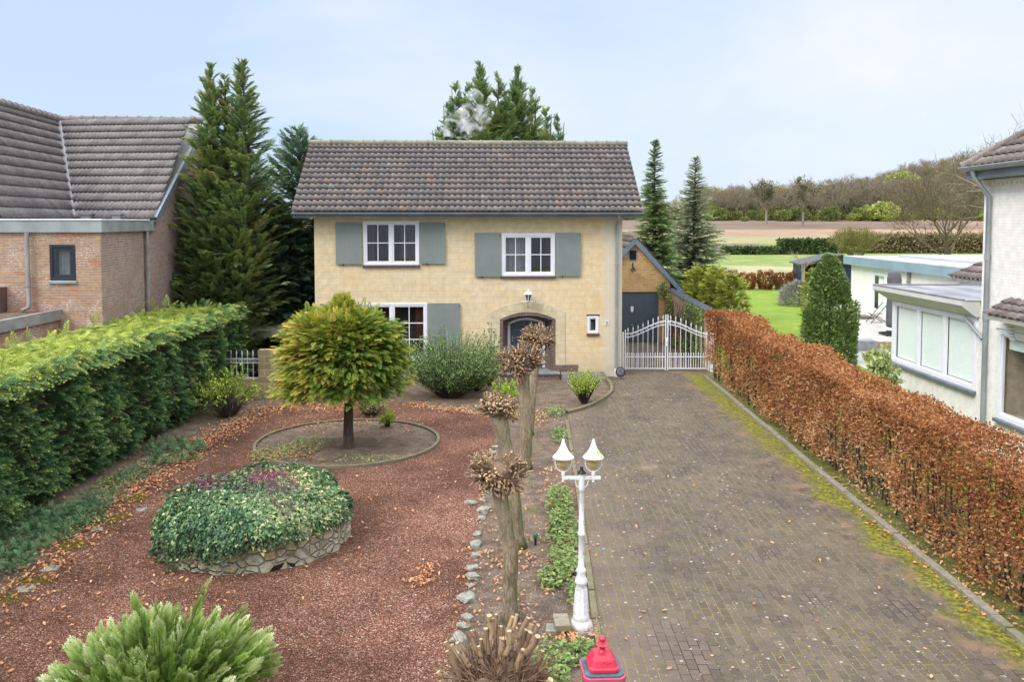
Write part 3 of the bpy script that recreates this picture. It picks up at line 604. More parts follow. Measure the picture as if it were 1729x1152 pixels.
def casement(parent, x0, x1, z0, z1, cols, rows, y=0.0, lights=2, fr=.07, sash=.055, bar=.028, proud=.02, mat=None, sill=None, sillmat=None, room=True, curtains=(), label=None, glass=None, depth=.7, dark=None):
    """one window: frame part with pane, bars, sill as sub-parts. lights: number of casements, each of cols x rows panes"""
    mat = mat or M['white_paint']; f = MB()
    Y0, Y1 = y - proud, y + .06
    f.box(x0, x1, Y0, Y1, z1 - fr, z1); f.box(x0, x1, Y0, Y1, z0, z0 + fr); f.box(x0, x0 + fr, Y0, Y1, z0 + fr, z1 - fr); f.box(x1 - fr, x1, Y0, Y1, z0 + fr, z1 - fr)
    ix0, ix1, iz0, iz1 = x0 + fr, x1 - fr, z0 + fr, z1 - fr; w = (ix1 - ix0) / lights
    for i in range(1, lights): xm = ix0 + w * i; f.box(xm - fr * .45, xm + fr * .45, Y0 + .004, Y1, iz0, iz1)
    wo = f.build('window', mat, parent, bevel=.006)
    if label: wo['label'] = label
    s = MB()
    for i in range(lights):
        a = ix0 + w * i + (fr * .45 if i else 0); b = ix0 + w * (i + 1) - (fr * .45 if i < lights - 1 else 0); sy0, sy1 = Y0 + .018, Y1 - .01
        s.box(a, b, sy0, sy1, iz1 - sash, iz1); s.box(a, b, sy0, sy1, iz0, iz0 + sash); s.box(a, a + sash, sy0, sy1, iz0 + sash, iz1 - sash); s.box(b - sash, b, sy0, sy1, iz0 + sash, iz1 - sash)
        pa, pb, pc, pd = a + sash, b - sash, iz0 + sash, iz1 - sash
        for c in range(1, cols): xm = pa + (pb - pa) * c / cols; s.box(xm - bar / 2, xm + bar / 2, sy0 + .006, sy1 - .006, pc, pd)
        for r_ in range(1, rows): zm = pc + (pd - pc) * r_ / rows; s.box(pa, pb, sy0 + .008, sy1 - .008, zm - bar / 2, zm + bar / 2)
    s.build('sash', mat, wo, bevel=.004)
    g = MB(); g.face([(ix0, y + .02, iz0), (ix1, y + .02, iz0), (ix1, y + .02, iz1), (ix0, y + .02, iz1)]); g.build('pane', glass or M['glass'], wo)
    if sill:
        q = MB(); q.box(x0 - .03, x1 + .03, y - sill, y + .05, z0 - .075, z0 - .003); q.build('sill', sillmat or M['terracotta_sill'], wo, bevel=.01)
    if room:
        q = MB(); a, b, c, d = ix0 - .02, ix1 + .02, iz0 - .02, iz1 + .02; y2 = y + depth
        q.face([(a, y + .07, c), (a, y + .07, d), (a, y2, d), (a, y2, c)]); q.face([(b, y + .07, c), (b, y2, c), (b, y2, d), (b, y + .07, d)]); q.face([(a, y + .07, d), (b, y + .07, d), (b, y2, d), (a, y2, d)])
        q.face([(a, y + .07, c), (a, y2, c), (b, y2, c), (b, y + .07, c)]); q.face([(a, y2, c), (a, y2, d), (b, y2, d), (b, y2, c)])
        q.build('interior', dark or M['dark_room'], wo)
    for (ca, cb, cc, cd, cm) in curtains:
        q = MB(); n = max(6, int((cb - ca) / .03)); P = []
        for i in range(n + 1): P.append((ca + (cb - ca) * i / n, y + .16 + .025 * math.sin(i * 2.1) + .01 * math.sin(i * .7)))
        for i in range(n): q.face([(P[i][0], P[i][1], cc), (P[i + 1][0], P[i + 1][1], cc), (P[i + 1][0], P[i + 1][1], cd), (P[i][0], P[i][1], cd)])
        q.build('curtain', cm, wo)
    return wo
def downpipe(parent, pts, r=.045, name='downpipe', world=False, rings=True, mat=None):
    q = MB(); q.tube(pts, r, 10)
    if rings:
        for i in range(len(pts) - 1):
            a, b = Vector(pts[i]), Vector(pts[i + 1]); L = (b - a).length
            for k in range(1, int(L / 1.3) + 1):
                p = a.lerp(b, k * 1.3 / L - .02); e = a.lerp(b, min(1, k * 1.3 / L + .02)); q.tube([p, e], r * 1.22, 10)
    return q.build(name, mat or M['zinc'], parent, world=world, auto=40)
def gutter(parent, a, b, r=.075, name='gutter', mat=None, world=False, out=(0, -1, 0)):
    """half-round gutter from a to b, hung on the outer side"""
    a, b = Vector(a), Vector(b); o = Vector(out); up = Vector((0, 0, 1)); q = MB(); n = 8
    def ring(p, rr): return [p + o * (math.cos(PI * k / n) * rr) - up * (math.sin(PI * k / n) * rr) for k in range(n + 1)]
    A, B, A2, B2 = ring(a, r), ring(b, r), ring(a, r * .88), ring(b, r * .88)
    for k in range(n): q.face([A[k], A[k + 1], B[k + 1], B[k]]); q.face([A2[k + 1], A2[k], B2[k], B2[k + 1]])
    q.face(A + A2[::-1]); q.face(B[::-1] + B2); q.tube([a + o * r, b + o * r], .012, 6); q.tube([a - o * r, b - o * r], .008, 6)
    return q.build(name, mat or M['zinc'], parent, world=world, auto=50)
def ridge_row(name, parent, a, b, n, r, mat, world=False, seed=0):
    q = MB(); a, b = Vector(a), Vector(b); rnd = random.Random(seed)
    for i in range(n):
        p, e = a.lerp(b, i / n), a.lerp(b, (i + 1) / n); q.tint = rnd.random(); q.tube([p, e], [r * 1.0, r * .93], 12); c = p.lerp(e, .10); q.tube([p - (e - p) * .03, c], [r * 1.16, r * 1.12], 12)
    return q.build(name, mat, parent, world=world, auto=40)
# ================================================================== THE SETTING
def hgt(x, y):
    z = 0.0
    t = min(max(y - 133, 0), 170); z += t * .0357
    if y > 303: z += (y - 303) * .012
    u = x / max(y, 1) * F_PX + CX
    def ss(a, b, v): v = min(max((v - a) / (b - a), 0), 1); return v * v * (3 - 2 * v)
    z += 27 * ss(1300, 1720, u) * ss(325, 480, y) + 10 * ss(1650, 2100, u) * ss(330, 600, y)
    return z
gx = np.unique(np.concatenate([np.linspace(-1600, -60, 24), np.linspace(-60, 330, 60), np.linspace(330, 1900, 24)])); gy = np.unique(np.concatenate([np.linspace(-40, 120, 9), np.linspace(120, 620, 70), np.linspace(620, 3500, 12)]))
V = [(x, y, hgt(x, y)) for y in gy for x in gx]; nx_ = len(gx)
Fq = np.array([(j * nx_ + i, j * nx_ + i + 1, (j + 1) * nx_ + i + 1, (j + 1) * nx_ + i) for j in range(len(gy) - 1) for i in range(nx_ - 1)])
o = link('ground', raw_mesh('ground', np.array(V), Fq, M['fields'], smooth=True)); o['kind'] = 'structure'
def sheet(name, pts, z, mat, sub=0):
    q = MB(); q.face([(p[0], p[1], z) for p in pts]); o = q.build(name, mat); o['kind'] = 'structure'; return o
def smooth_poly(pts, n=4):
    """closed Catmull-Rom through the points"""
    P = [Vector((p[0], p[1])) for p in pts]; out = []
    for i in range(len(P)):
        a, b, c, d = P[i - 1], P[i], P[(i + 1) % len(P)], P[(i + 2) % len(P)]
        for k in range(n): t = k / n; out.append(.5 * ((2 * b) + (c - a) * t + (2 * a - 5 * b + 4 * c - d) * t * t + (3 * b - 3 * c + d - a) * t ** 3))
    return out
sheet('garden_soil', [(-11.5, 0), (6.8, 0), (6.8, 27.5), (3.9, 27.5), (-11.5, 27.5)], .004, M['soil'])
gl = [G(0, 1010), G(110, 915), G(200, 845), G(290, 785), G(345, 742), G(400, 712), G(450, 690), G(520, 676), G(600, 682), G(680, 680), G(740, 692), G(800, 700), G(838, 712)]
gr_ = [G(836, 760), G(822, 820), G(808, 880), G(795, 960), G(786, 1030), G(775, 1090)]
gpoly = [(p.x, p.y) for p in gl] + [(p.x, p.y) for p in gr_] + [(-.9, 7.0), (-1.2, 4.0), (-5, 3.2), (-7.2, 5), (-7.1, 9)]
sheet('gravel_path', smooth_poly(gpoly), .010, M['gravel'])
# driveway: along the bed, round its curved edging, through the gate to the garage
bedcurve = [G(957, 700), G(985, 692), G(1012, 680), G(1032, 664), G(1030, 650), G(1022, 640)]
dl = [(.98, 3.0), (1.10, 10.2), (1.28, 15.0), (1.44, 20.6)] + [(p.x, p.y) for p in bedcurve] + [(3.05, 26.72), (3.62, 26.75), (3.75, 34.5), (6.7, 34.5), (6.62, 27.2), (6.27, 26.6), (6.20, 18), (6.12, 9.9), (6.08, 3.0)]
sheet('driveway', dl, .016, M['pavers'])
q = MB(); ky = [3.0, 9.9, 14, 18, 22, 26.55]; kx = [6.08, 6.12, 6.16, 6.20, 6.235, 6.27]
for i in range(5):
    n = 4
    for k in range(n):
        a, b = k / n, (k + 1) / n - .004; ya, yb = ky[i] + (ky[i + 1] - ky[i]) * a, ky[i] + (ky[i + 1] - ky[i]) * b; xa, xb = kx[i] + (kx[i + 1] - kx[i]) * a, kx[i] + (kx[i + 1] - kx[i]) * b; dz = random.uniform(-.012, .012)
        q.add([(xa, ya, -.05), (xa + .12, ya, -.05), (xb + .12, yb, -.05), (xb, yb, -.05), (xa, ya, .085 + dz), (xa + .12, ya, .085 + dz), (xb + .12, yb, .085 + dz), (xb, yb, .085 + dz)], [(0, 3, 2, 1), (4, 5, 6, 7), (0, 1, 5, 4), (1, 2, 6, 5), (2, 3, 7, 6), (3, 0, 4, 7)])
o = q.build('kerb', M['concrete'], bevel=.01); o['kind'] = 'structure'
q = MB(); ex = [(.93, 5), (1.02, 10.2), (1.20, 15), (1.36, 20.7)]
for i in range(3):
    (xa, ya), (xb, yb) = ex[i], ex[i + 1]; n = 6
    for k in range(n):
        a, b = k / n, (k + 1) / n - .006; x0, y0, x1, y1 = xa + (xb - xa) * a, ya + (yb - ya) * a, xa + (xb - xa) * b, ya + (yb - ya) * b; dz = random.uniform(-.01, .01)
        q.add([(x0, y0, -.05), (x0 + .085, y0, -.05), (x1 + .085, y1, -.05), (x1, y1, -.05), (x0, y0, .05 + dz), (x0 + .085, y0, .05 + dz), (x1 + .085, y1, .05 + dz), (x1, y1, .05 + dz)], [(0, 3, 2, 1), (4, 5, 6, 7), (0, 1, 5, 4), (1, 2, 6, 5), (2, 3, 7, 6), (3, 0, 4, 7)])
o = q.build('garden_edging', M['mossy_kerb'], bevel=.008); o['kind'] = 'structure'
def ribbon(name, pts, w, h, mat, closed=False):
    q = MB(); P = [Vector((p[0], p[1], 0)) for p in pts]; L = []; 
    for i, p in enumerate(P):
        a = P[i - 1] if (i or closed) else p; b = P[(i + 1) % len(P)] if (i < len(P) - 1 or closed) else p
        d = (b - a).normalized(); nn = Vector((-d.y, d.x, 0)); L.append((p - nn * w / 2, p + nn * w / 2))
    for i in range(len(P) - (0 if closed else 1)):
        a, b = L[i], L[(i + 1) % len(P)]; zt = Vector((0, 0, h)); zb = Vector((0, 0, -.05))
        q.face([a[0] + zt, b[0] + zt, b[1] + zt, a[1] + zt][::-1]); q.face([a[0] + zb, b[0] + zb, b[0] + zt, a[0] + zt][::-1]); q.face([a[1] + zb, a[1] + zt, b[1] + zt, b[1] + zb][::-1])
    return q.build(name, mat)
def cr_open(pts, n=6):
    P = [Vector((p[0], p[1])) for p in pts]; P = [P[0] * 2 - P[1]] + P + [P[-1] * 2 - P[-2]]; out = []
    for i in range(1, len(P) - 2):
        a, b, c, d = P[i - 1], P[i], P[i + 1], P[i + 2]
        for k in range(n): t = k / n; out.append(.5 * ((2 * b) + (c - a) * t + (2 * a - 5 * b + 4 * c - d) * t * t + (3 * b - 3 * c + d - a) * t ** 3))
    return out + [P[-2]]
o = ribbon('garden_edging', cr_open([(p.x, p.y) for p in bedcurve]), .09, .09, M['mossy_kerb']); o['kind'] = 'structure'
# ground beside the beech hedge, the neighbour's lawn and terrace
sheet('verge', [(6.2, 3), (8.0, 3), (8.0, 27.2), (6.39, 27.2)], .008, M['verge'])
sheet('verge', [(8.0, 3), (10.2, 3), (10.2, 22.3), (12.2, 26), (12.2, 28), (8.0, 28)], .006, M['lawn'])
sheet('lawn', [(6.85, 28), (12.4, 28), (13.3, 33), (15.5, 38), (21, 47), (24, 60.5), (6.85, 60.5)], .010, M['lawn'])
sheet('terrace', [(10.2, 22.3), (12.2, 26), (12.4, 30.5), (20, 30.5), (24, 30.5), (24, 22.3)], .013, M['terrace'])
q = MB(); q.extrude([(13.35, 32.6), (30, 32.6), (30, 50), (19.6, 50), (18.9, 47), (16.4, 40)], 'z', -.1, .3); o = q.build('terrace', M['terrace']); o['kind'] = 'structure'
sheet('terrace', [(12.4, 30.4), (30, 30.4), (30, 32.6), (13.4, 32.6)], .017, M['terrace'])

# ================================================================== MAIN HOUSE
HA = R(2.5); HO = Vector((-6.35, 26.25, 0)); HL = 9.96
house = thing('house', 'pale yellow limestone house with grey shutters and dark pantile roof', 'house', HO, HA)
def hf(px, py, y=0.0):
    """photo pixel -> (x, z) on the plane y of the house's own frame"""
    d = ray(px, py); c, s = math.cos(HA), math.sin(HA); ox, oy = -HO.x, -HO.y
    ly0 = -s * ox + c * oy; dly = -s * d.x + c * d.y; t = (y - ly0) / dly; return (c * ox + s * oy) + t * (c * d.x + s * d.y), CAM_H + t * d.z
WT = 5.36
def rect(px0, py0, px1, py1, y=0.0): a = hf(px0, py0, y); b = hf(px1, py1, y); return (a[0], b[0], b[1], a[1])
w_ul = rect(613, 373, 708, 447.5); w_ur = rect(846.5, 394, 937, 466); w_ll = rect(602, 512, 722, 607.5); w_sm = rect(992, 534, 1010.5, 563)
dx0, dx1 = hf(844, 600)[0], hf(938, 600)[0]; dzs, dzc = hf(844, 540)[1], hf(890, 527)[1]; fl = .22
mb = MB(); holes = [w_ul, w_ur, w_ll, w_sm]
wall_cells(mb, 0, HL, 0, WT, holes + [(dx0, dx1, 0, dzc)], 0, .12)
# fill above the arched opening
na = 14; arc = []
for i in range(na + 1):
    t = i / na; x = dx0 + (dx1 - dx0) * t; arc.append((x, dzs + (dzc - dzs) * (1 - (2 * t - 1) ** 2)))
for i in range(na): (xa, za), (xb, zb) = arc[i], arc[i + 1]; mb.face([(xa, 0, za), (xb, 0, zb), (xb, 0, dzc), (xa, 0, dzc)])
mb.face([(0, 0, 0), (0, 0, WT), (0, 5.2, WT), (0, 5.2, 0)]); mb.face([(HL, 0, 0), (HL, 5.2, 0), (HL, 5.2, WT), (HL, 0, WT)]); mb.face([(0, 5.2, 0), (0, 5.2, WT), (HL, 5.2, WT), (HL, 5.2, 0)])
RZ, RYm = 7.72, 2.6
mb.face([(0, 0, WT), (0, RYm, RZ - .12), (0, 5.2, WT)]); mb.face([(HL, 0, WT), (HL, 5.2, WT), (HL, RYm, RZ - .12)])
mb.build('wall', M['limestone'], house)
# raised limestone surround with voussoirs round the door niche
q = MB(); sx0, sx1 = hf(827, 600)[0], hf(954, 600)[0]; top = hf(890, 510)[1]; spr = hf(827, 528)[1]
outer = []
for i in range(na + 1):
    t = i / na; x = sx0 + (sx1 - sx0) * t; outer.append((x, spr + (top - spr) * (1 - (2 * t - 1) ** 2)))
yy = -.022
for i in range(na):
    (xa, za), (xb, zb) = arc[i], arc[i + 1]; (oa, pa), (ob, pb) = outer[i], outer[i + 1]; g_ = .006
    q.face([(xa + g_, yy, za), (xb, yy, zb), (ob, yy, pb), (oa + g_, yy, pa)]); q.face([(oa, yy, pa), (ob, yy, pb), (ob, 0, pb), (oa, 0, pa)])
for (a, b) in ((sx0, dx0), (dx1, sx1)):
    z = .42; 
    while z < (spr if a == sx0 or b == sx1 else dzs) - .05:
        z2 = min(z + .2, spr); q.box(a, b, yy, .0 - .001, z, z2 - .006); z = z2
    
q.face([(sx0, yy - .001, spr), (dx0, yy - .001, spr - .01), (dx0, yy - .001, dzs)]) ; q.face([(sx1, yy - .001, spr), (dx1, yy - .001, dzs), (dx1, yy - .001, spr - .01)])
q.build('door_surround', M['limestone_trim'], house)
# brick niche: splayed reveals, arch soffit, rowlock arch
bx0, bx1 = hf(857, 600, .75)[0], hf(920, 600, .75)[0]; bz = hf(888, 536, .75)[1]; bzs = hf(860, 545, .75)[1]; D = .75
q = MB(); bw = .10
barc = [(bx0 + (bx1 - bx0) * i / na, bzs + (bz - bzs) * (1 - (2 * i / na - 1) ** 2)) for i in range(na + 1)]
iarc = [(dx0 + bw + (dx1 - dx0 - 2 * bw) * i / na, dzs - .03 + (dzc - .12 - dzs + .03) * (1 - (2 * i / na - 1) ** 2)) for i in range(na + 1)]
for i in range(na):
    q.face([(iarc[i][0], -.012, iarc[i][1]), (iarc[i + 1][0], -.012, iarc[i + 1][1]), (arc[i + 1][0], -.012, arc[i + 1][1]), (arc[i][0], -.012, arc[i][1])])
    q.face([(iarc[i][0], -.012, iarc[i][1]), (barc[i][0], D, barc[i][1]), (barc[i + 1][0], D, barc[i + 1][1]), (iarc[i + 1][0], -.012, iarc[i + 1][1])])
q.face([(dx0, -.012, 0), (dx0 + bw, -.012, 0), (dx0 + bw, -.012, dzs - .03), (dx0, -.012, dzs)]); q.face([(dx1 - bw, -.012, 0), (dx1, -.012, 0), (dx1, -.012, dzs), (dx1 - bw, -.012, dzs - .03)])
q.face([(dx0 + bw, -.012, 0), (bx0, D, 0), (bx0, D, bzs), (dx0 + bw, -.012, dzs - .03)]); q.face([(dx1 - bw, -.012, 0), (dx1 - bw, -.012, dzs - .03), (bx1, D, bzs), (bx1, D, 0)])
q.face([(bx0, D + .12, 0), (bx1, D + .12, 0), (bx1, D + .12, bz), (bx0, D + .12, bz)])
q.build('brick_niche', M['niche_brick'], house)
q = MB(); q.box(hf(938, 600)[0] + .002, hf(976, 600)[0], -.03, -.001, 0, .42); q.build('plinth', M['niche_brick'], house); q = MB(); q.box(hf(800, 600)[0], hf(844, 600)[0] - .002, -.03, -.001, 0, .42); q.build('plinth', M['niche_brick'], house)
q = MB(); q.box(dx0 - .05, dx1 + .12, -.42, D + .1, fl - .05, fl); q.build('doorstep', M['flagstone'], house, bevel=.008)
q = MB(); q.box(dx0 - .02, dx1 + .09, -.38, -.04, 0, fl - .05); q.build('step_riser', M['niche_brick'], house)
# door
fw = .085; f = MB(); f.box(bx0, bx0 + fw, D - .1, D, fl, bzs + .02); f.box(bx1 - fw, bx1, D - .1, D, fl, bzs + .02)
for i in range(na):
    (xa, za), (xb, zb) = barc[i], barc[i + 1]; za2, zb2 = za - .08, zb - .08; f.add([(xa, D - .1, za2), (xb, D - .1, zb2), (xb, D - .1, zb), (xa, D - .1, za), (xa, D, za2), (xb, D, zb2)], [(0, 1, 2, 3), (0, 4, 5, 1)])
dof = f.build('door_frame', M['white_paint'], house)
q = MB(); q.extrude([(bx0 + fw, fl + .03)] + [(bx1 - fw, fl + .03)] + [(x, z - .08) for x, z in barc[::-1] if bx0 + fw <= x <= bx1 - fw], 'y', D - .06, D - .01)
door = q.build('door', M['anthracite'], house)
q = MB(); cxm = (bx0 + bx1) / 2
for (px0, px1, pz0, pz1) in ((bx0 + .2, cxm - .06, 1.65, 2.12), (cxm + .06, bx1 - .2, 1.65, 2.12), (bx0 + .2, cxm - .06, .5, 1.5), (cxm + .06, bx1 - .2, .5, 1.5)):
    t = .03
    q.box(px0, px1, D - .075, D - .06, pz1 - t, pz1); q.box(px0, px1, D - .075, D - .06, pz0, pz0 + t); q.box(px0, px0 + t, D - .075, D - .06, pz0 + t, pz1 - t); q.box(px1 - t, px1, D - .075, D - .06, pz0 + t, pz1 - t)
    if pz0 > 1: q.face([(px0 + .06, D - .066, pz1 - .06), ((px0 + px1) / 2, D - .085, (pz0 + pz1) / 2 - .05), (px1 - .06, D - .066, pz1 - .06)][::-1] if False else [(px0 + .06, D - .066, pz1 - .06), ((px0 + px1) / 2, D - .085, (pz0 + pz1) / 2 - .05), (px1 - .06, D - .066, pz1 - .06)])
q.build('door_panel', M['barge'], door)
q = MB(); q.tube([(bx0 + .16, D - .06, 1.22), (bx0 + .16, D - .12, 1.22), (bx0 + .27, D - .12, 1.22)], .012, 8); q.box(bx0 + .14, bx0 + .18, D - .07, D - .06, 1.1, 1.3); q.build('handle', M['zinc'], door)
q = MB(); q.box(hf(893, 640)[0], hf(906, 640)[0], -.3, .1, fl + .002, fl + .02); o = q.build('doormat', M['black_metal'], loc=None); 
o.matrix_world = WM[house.name]; prop(o, 'small black doormat lying on the grey doorstep in the brick niche', 'doormat')
# windows and shutters
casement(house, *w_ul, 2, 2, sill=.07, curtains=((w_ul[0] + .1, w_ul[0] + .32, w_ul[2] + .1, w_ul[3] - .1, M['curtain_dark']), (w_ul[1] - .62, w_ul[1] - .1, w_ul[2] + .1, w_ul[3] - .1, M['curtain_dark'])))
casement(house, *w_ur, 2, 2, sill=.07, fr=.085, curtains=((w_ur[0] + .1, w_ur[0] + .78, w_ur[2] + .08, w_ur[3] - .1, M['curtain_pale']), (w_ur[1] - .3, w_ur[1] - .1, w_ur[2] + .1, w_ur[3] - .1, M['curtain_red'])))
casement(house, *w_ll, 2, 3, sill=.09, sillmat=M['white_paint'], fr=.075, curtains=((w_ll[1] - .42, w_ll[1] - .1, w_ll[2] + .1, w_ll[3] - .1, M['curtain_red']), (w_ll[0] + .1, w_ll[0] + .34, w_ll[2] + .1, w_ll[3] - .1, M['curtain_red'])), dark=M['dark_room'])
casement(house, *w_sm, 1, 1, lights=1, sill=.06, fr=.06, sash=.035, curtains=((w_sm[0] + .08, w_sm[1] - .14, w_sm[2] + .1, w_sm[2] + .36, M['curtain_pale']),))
q = MB(); q.box(w_sm[0] - .03, w_sm[1] + .03, -.015, -.001, w_sm[3] + .003, w_sm[3] + .06); q.build('lintel', M['terracotta_sill'], house)
def shutter(px0, py0, px1, py1):
    a = rect(px0, py0, px1, py1); q = MB(); n = 6; y0, y1 = -.065, -.03
    for i in range(n):
        xa, xb = a[0] + (a[1] - a[0]) * i / n, a[0] + (a[1] - a[0]) * (i + 1) / n; q.box(xa + .0006, xb - .0006, y0, y1, a[2] + .02, a[3])
    q.box(a[0], a[1], y0 - .008, y1, a[2], a[2] + .02); q.box(a[0] + .01, a[1] - .01, y1, y1 + .02, a[2] + .15, a[2] + .22); q.box(a[0] + .01, a[1] - .01, y1, y1 + .02, a[3] - .22, a[3] - .15)
    s = q.build('shutter', M['shutter'], house)
    e = MB(); xm = a[0] + (a[1] - a[0]) * .28; e.box(xm - .012, xm + .012, -.085, -.001, a[2] - .035, a[2] - .004); e.tube([(xm, -.086, a[2] - .06), (xm, -.086, a[2] + .03)], .006, 6)
    e.build('catch', M['black_metal'], s); e = MB(); e.tube([(a[1] - .02, -.07, a[3] - .12), (a[1] - .02, -.07, a[3] - .06)], .008, 6); e.build('hinge', M['black_metal'], s)
shutter(567, 376, 612, 446); shutter(709, 376, 752, 445); shutter(802, 393, 845.5, 467); shutter(938, 393, 980, 466); shutter(541, 513, 600, 610); shutter(723, 512, 777, 610)
# roof
ex0, ex1 = -.62, HL + .60; ey = -.46; ez = hf(790, 359, ey)[1] + .02
rz = hf(790, 243, RYm)[1]; sv = Vector((0, RYm - ey, rz - ez)); SL = sv.length; sv.normalize(); nv = Vector((1, 0, 0)).cross(sv)
rf = tile_obj('roof', house, M['pantile'], (ex0, ey, ez), (1, 0, 0), sv, nv, ex1 - ex0, SL, .1995, SL / 13, 's', amp=.036, step=.052, seed=3)
sv2 = Vector((0, -(RYm - ey), rz - ez)).normalized(); nv2 = Vector((-1, 0, 0)).cross(sv2)
tile_obj('roof', house, M['pantile'], (ex1, 2 * RYm - ey, ez), (-1, 0, 0), sv2, nv2, ex1 - ex0, SL, .1995, SL / 13, 's', amp=.026, step=.036, seed=4, ns=4)
ridge_row('ridge', rf, (ex0 - .02, RYm, rz + .02), (ex1 + .02, RYm, rz + .02), 30, .115, M['ridge_tile'], seed=2)
q = MB()   # roof deck under the tiles, its verge boards
for (a, b) in ((ex0 + .02, ex1 - .02),):
    q.extrude([(ey + .03, ez - .03), (RYm, rz - .04), (2 * RYm - ey - .03, ez - .03), (2 * RYm - ey - .03, ez - .12), (RYm, rz - .16), (ey + .03, ez - .12)], 'x', a, b)
q.build('roof_deck', M['lead'], rf)
q = MB(); q.box(ex0 + .03, ex1 - .03, ey + .04, -.003, ez - .19, ez - .125); q.build('soffit', M['zinc_dark'], rf)
gutter(house, (ex0, ey - .03, ez - .04), (ex1, ey - .03, ez - .04), .07, mat=M['zinc_dark'])
px_ = hf(1040.5, 500)[0]; downpipe(house, [(px_, ey, ez - .08), (px_, ey + .02, ez - .18), (px_, -.09, ez - .42), (px_, -.07, 2.5), (px_, -.07, .28)], .045)
q = MB(); q.tube([(px_, -.07, .30), (px_, -.07, 0)], .06, 10); q.build('drain_foot', M['white_dirty'], house)
for s, x in ((M['black_metal'], hf(755, 238, RYm + .5)[0]),):
    q = MB(); q.lathe([(.085, 0), (.085, .62), (.1, .62), (.1, .72), (.04, .72)], (x, RYm + .5, rz - .42), 14); q.build('flue', s, house, auto=40)
x = hf(872, 238, RYm + .6)[0]; q = MB(); q.lathe([(.12, 0), (.10, .42), (.07, .55), (.07, .64)], (x, RYm + .6, rz - .42), 14); ch = q.build('vent_pipe', M['lead'], house, auto=40)
q = MB(); q.lathe([(.12, 0), (.13, .03), (.13, .09), (.03, .14)], (x, RYm + .6, rz + .2), 12); q.build('cowl', M['black_metal'], ch, auto=40)
# number plate, mortar patch, stones
a = rect(1021, 541.5, 1028, 549); q = MB(); q.box(a[0], a[1], -.02, -.001, a[2], a[3]); npl = q.build('house_number_plate', M['white_dirty'], house, bevel=.004)
tcu = bpy.data.curves.new('house_number', 'FONT'); tcu.body = '3'; tcu.size = .135; tcu.extrude = .003; tcu.align_x = 'CENTER'; tcu.align_y = 'CENTER'
to = bpy.data.objects.new('tmp', tcu); COL.objects.link(to); me = bpy.data.meshes.new_from_object(to.evaluated_get(bpy.context.evaluated_depsgraph_get())); bpy.data.objects.remove(to)
me.name = 'house_number'; me.transform(Matrix.Translation(((a[0] + a[1]) / 2, -.024, (a[2] + a[3]) / 2)) @ Matrix.Rotation(PI / 2, 4, 'X')); me.materials.clear(); me.materials.append(M['black_metal']); link('house_number', me, npl)
# lantern over the door
lx, lz = hf(891, 522); wl = thing('wall_lantern', 'white wall lantern on a scrolled bracket above the front door arch', 'lamp', WM[house.name] @ Vector((lx, -.03, lz)), HA)
q = MB(); q.tube([(0, .025, .0), (0, .0, .08), (0, -.06, .17), (0, -.22, .235)], [.012, .02, .018, .014], 8); q.box(-.03, .03, .01, .029, -.02, .18); q.tube([(-.22, -.12, .275), (-.18, -.16, .262), (-.05, -.22, .255), (.05, -.22, .255), (.18, -.16, .262), (.22, -.12, .275)], .018, 8); q.build('bracket', M['white_dirty'], wl, auto=60)
q = MB(); q.lathe([(.05, .255), (.075, .27), (.07, .29)], (0, -.22, 0), 12)
for k in range(6): t = PI / 6 + k * PI / 3; q.tube([(.07 * math.cos(t), -.22 + .07 * math.sin(t), .29), (.125 * math.cos(t), -.22 + .125 * math.sin(t), .50)], .011, 6)
q.lathe([(.13, .50), (.155, .505), (.13, .54), (.09, .575), (.05, .60), (.05, .62), (.02, .64), (.03, .665), (.0, .69)], (0, -.22, 0), 18); q.build('lantern_frame', M['white_dirty'], wl, auto=40)
q = MB(); q.lathe([(.062, .292), (.117, .498)], (0, -.22, 0), 6, rot=PI / 6); q.build('lantern_glass', simple('dim_lantern_glass', (.16, .165, .15), .15, .2, 6, spec=.6), wl)
# smoke from the flue
m = Mat('flue_smoke'); n_ = m.noise(2.6, 5, .65, dist=.6); dd = m.rng(n_, .50, .64); pv = m.n('ShaderNodeVolumePrincipled', {'Color': (.99, .99, 1.0), 'Density': m.math('MULTIPLY', dd, 3.2), 'Anisotropy': .2}); m.t.links.new(pv.outputs[0], m.out.inputs[1])
fx = WM[house.name] @ Vector((hf(755, 238, RYm + .5)[0], RYm + .5, rz + .3)); sm = []
for (px, py, rr, rz_) in ((757, 226, .22, .25), (764, 212, .36, .40), (776, 200, .42, .42), (790, 184, .36, .42), (800, 168, .38, .42), (806, 206, .42, .42), (816, 198, .36, .40), (796, 215, .42, .36), (785, 226, .40, .25)):
    p = PY(px, py, fx.y + .2); v, F_ = blob((p.x, p.y, p.z), (rr, rr, rz_), px, .12, 2); sm.append((v, F_))
q = MB()
for v, F_ in sm: q.add([Vector(t) for t in v], F_)
o = q.build('smoke', m.m, uv=False); 
rm = o.modifiers.new('remesh', 'REMESH'); rm.mode = 'VOXEL'; rm.voxel_size = .07
prop(o, 'wisp of white smoke drifting from the black flue behind the ridge', 'smoke', kind='stuff')
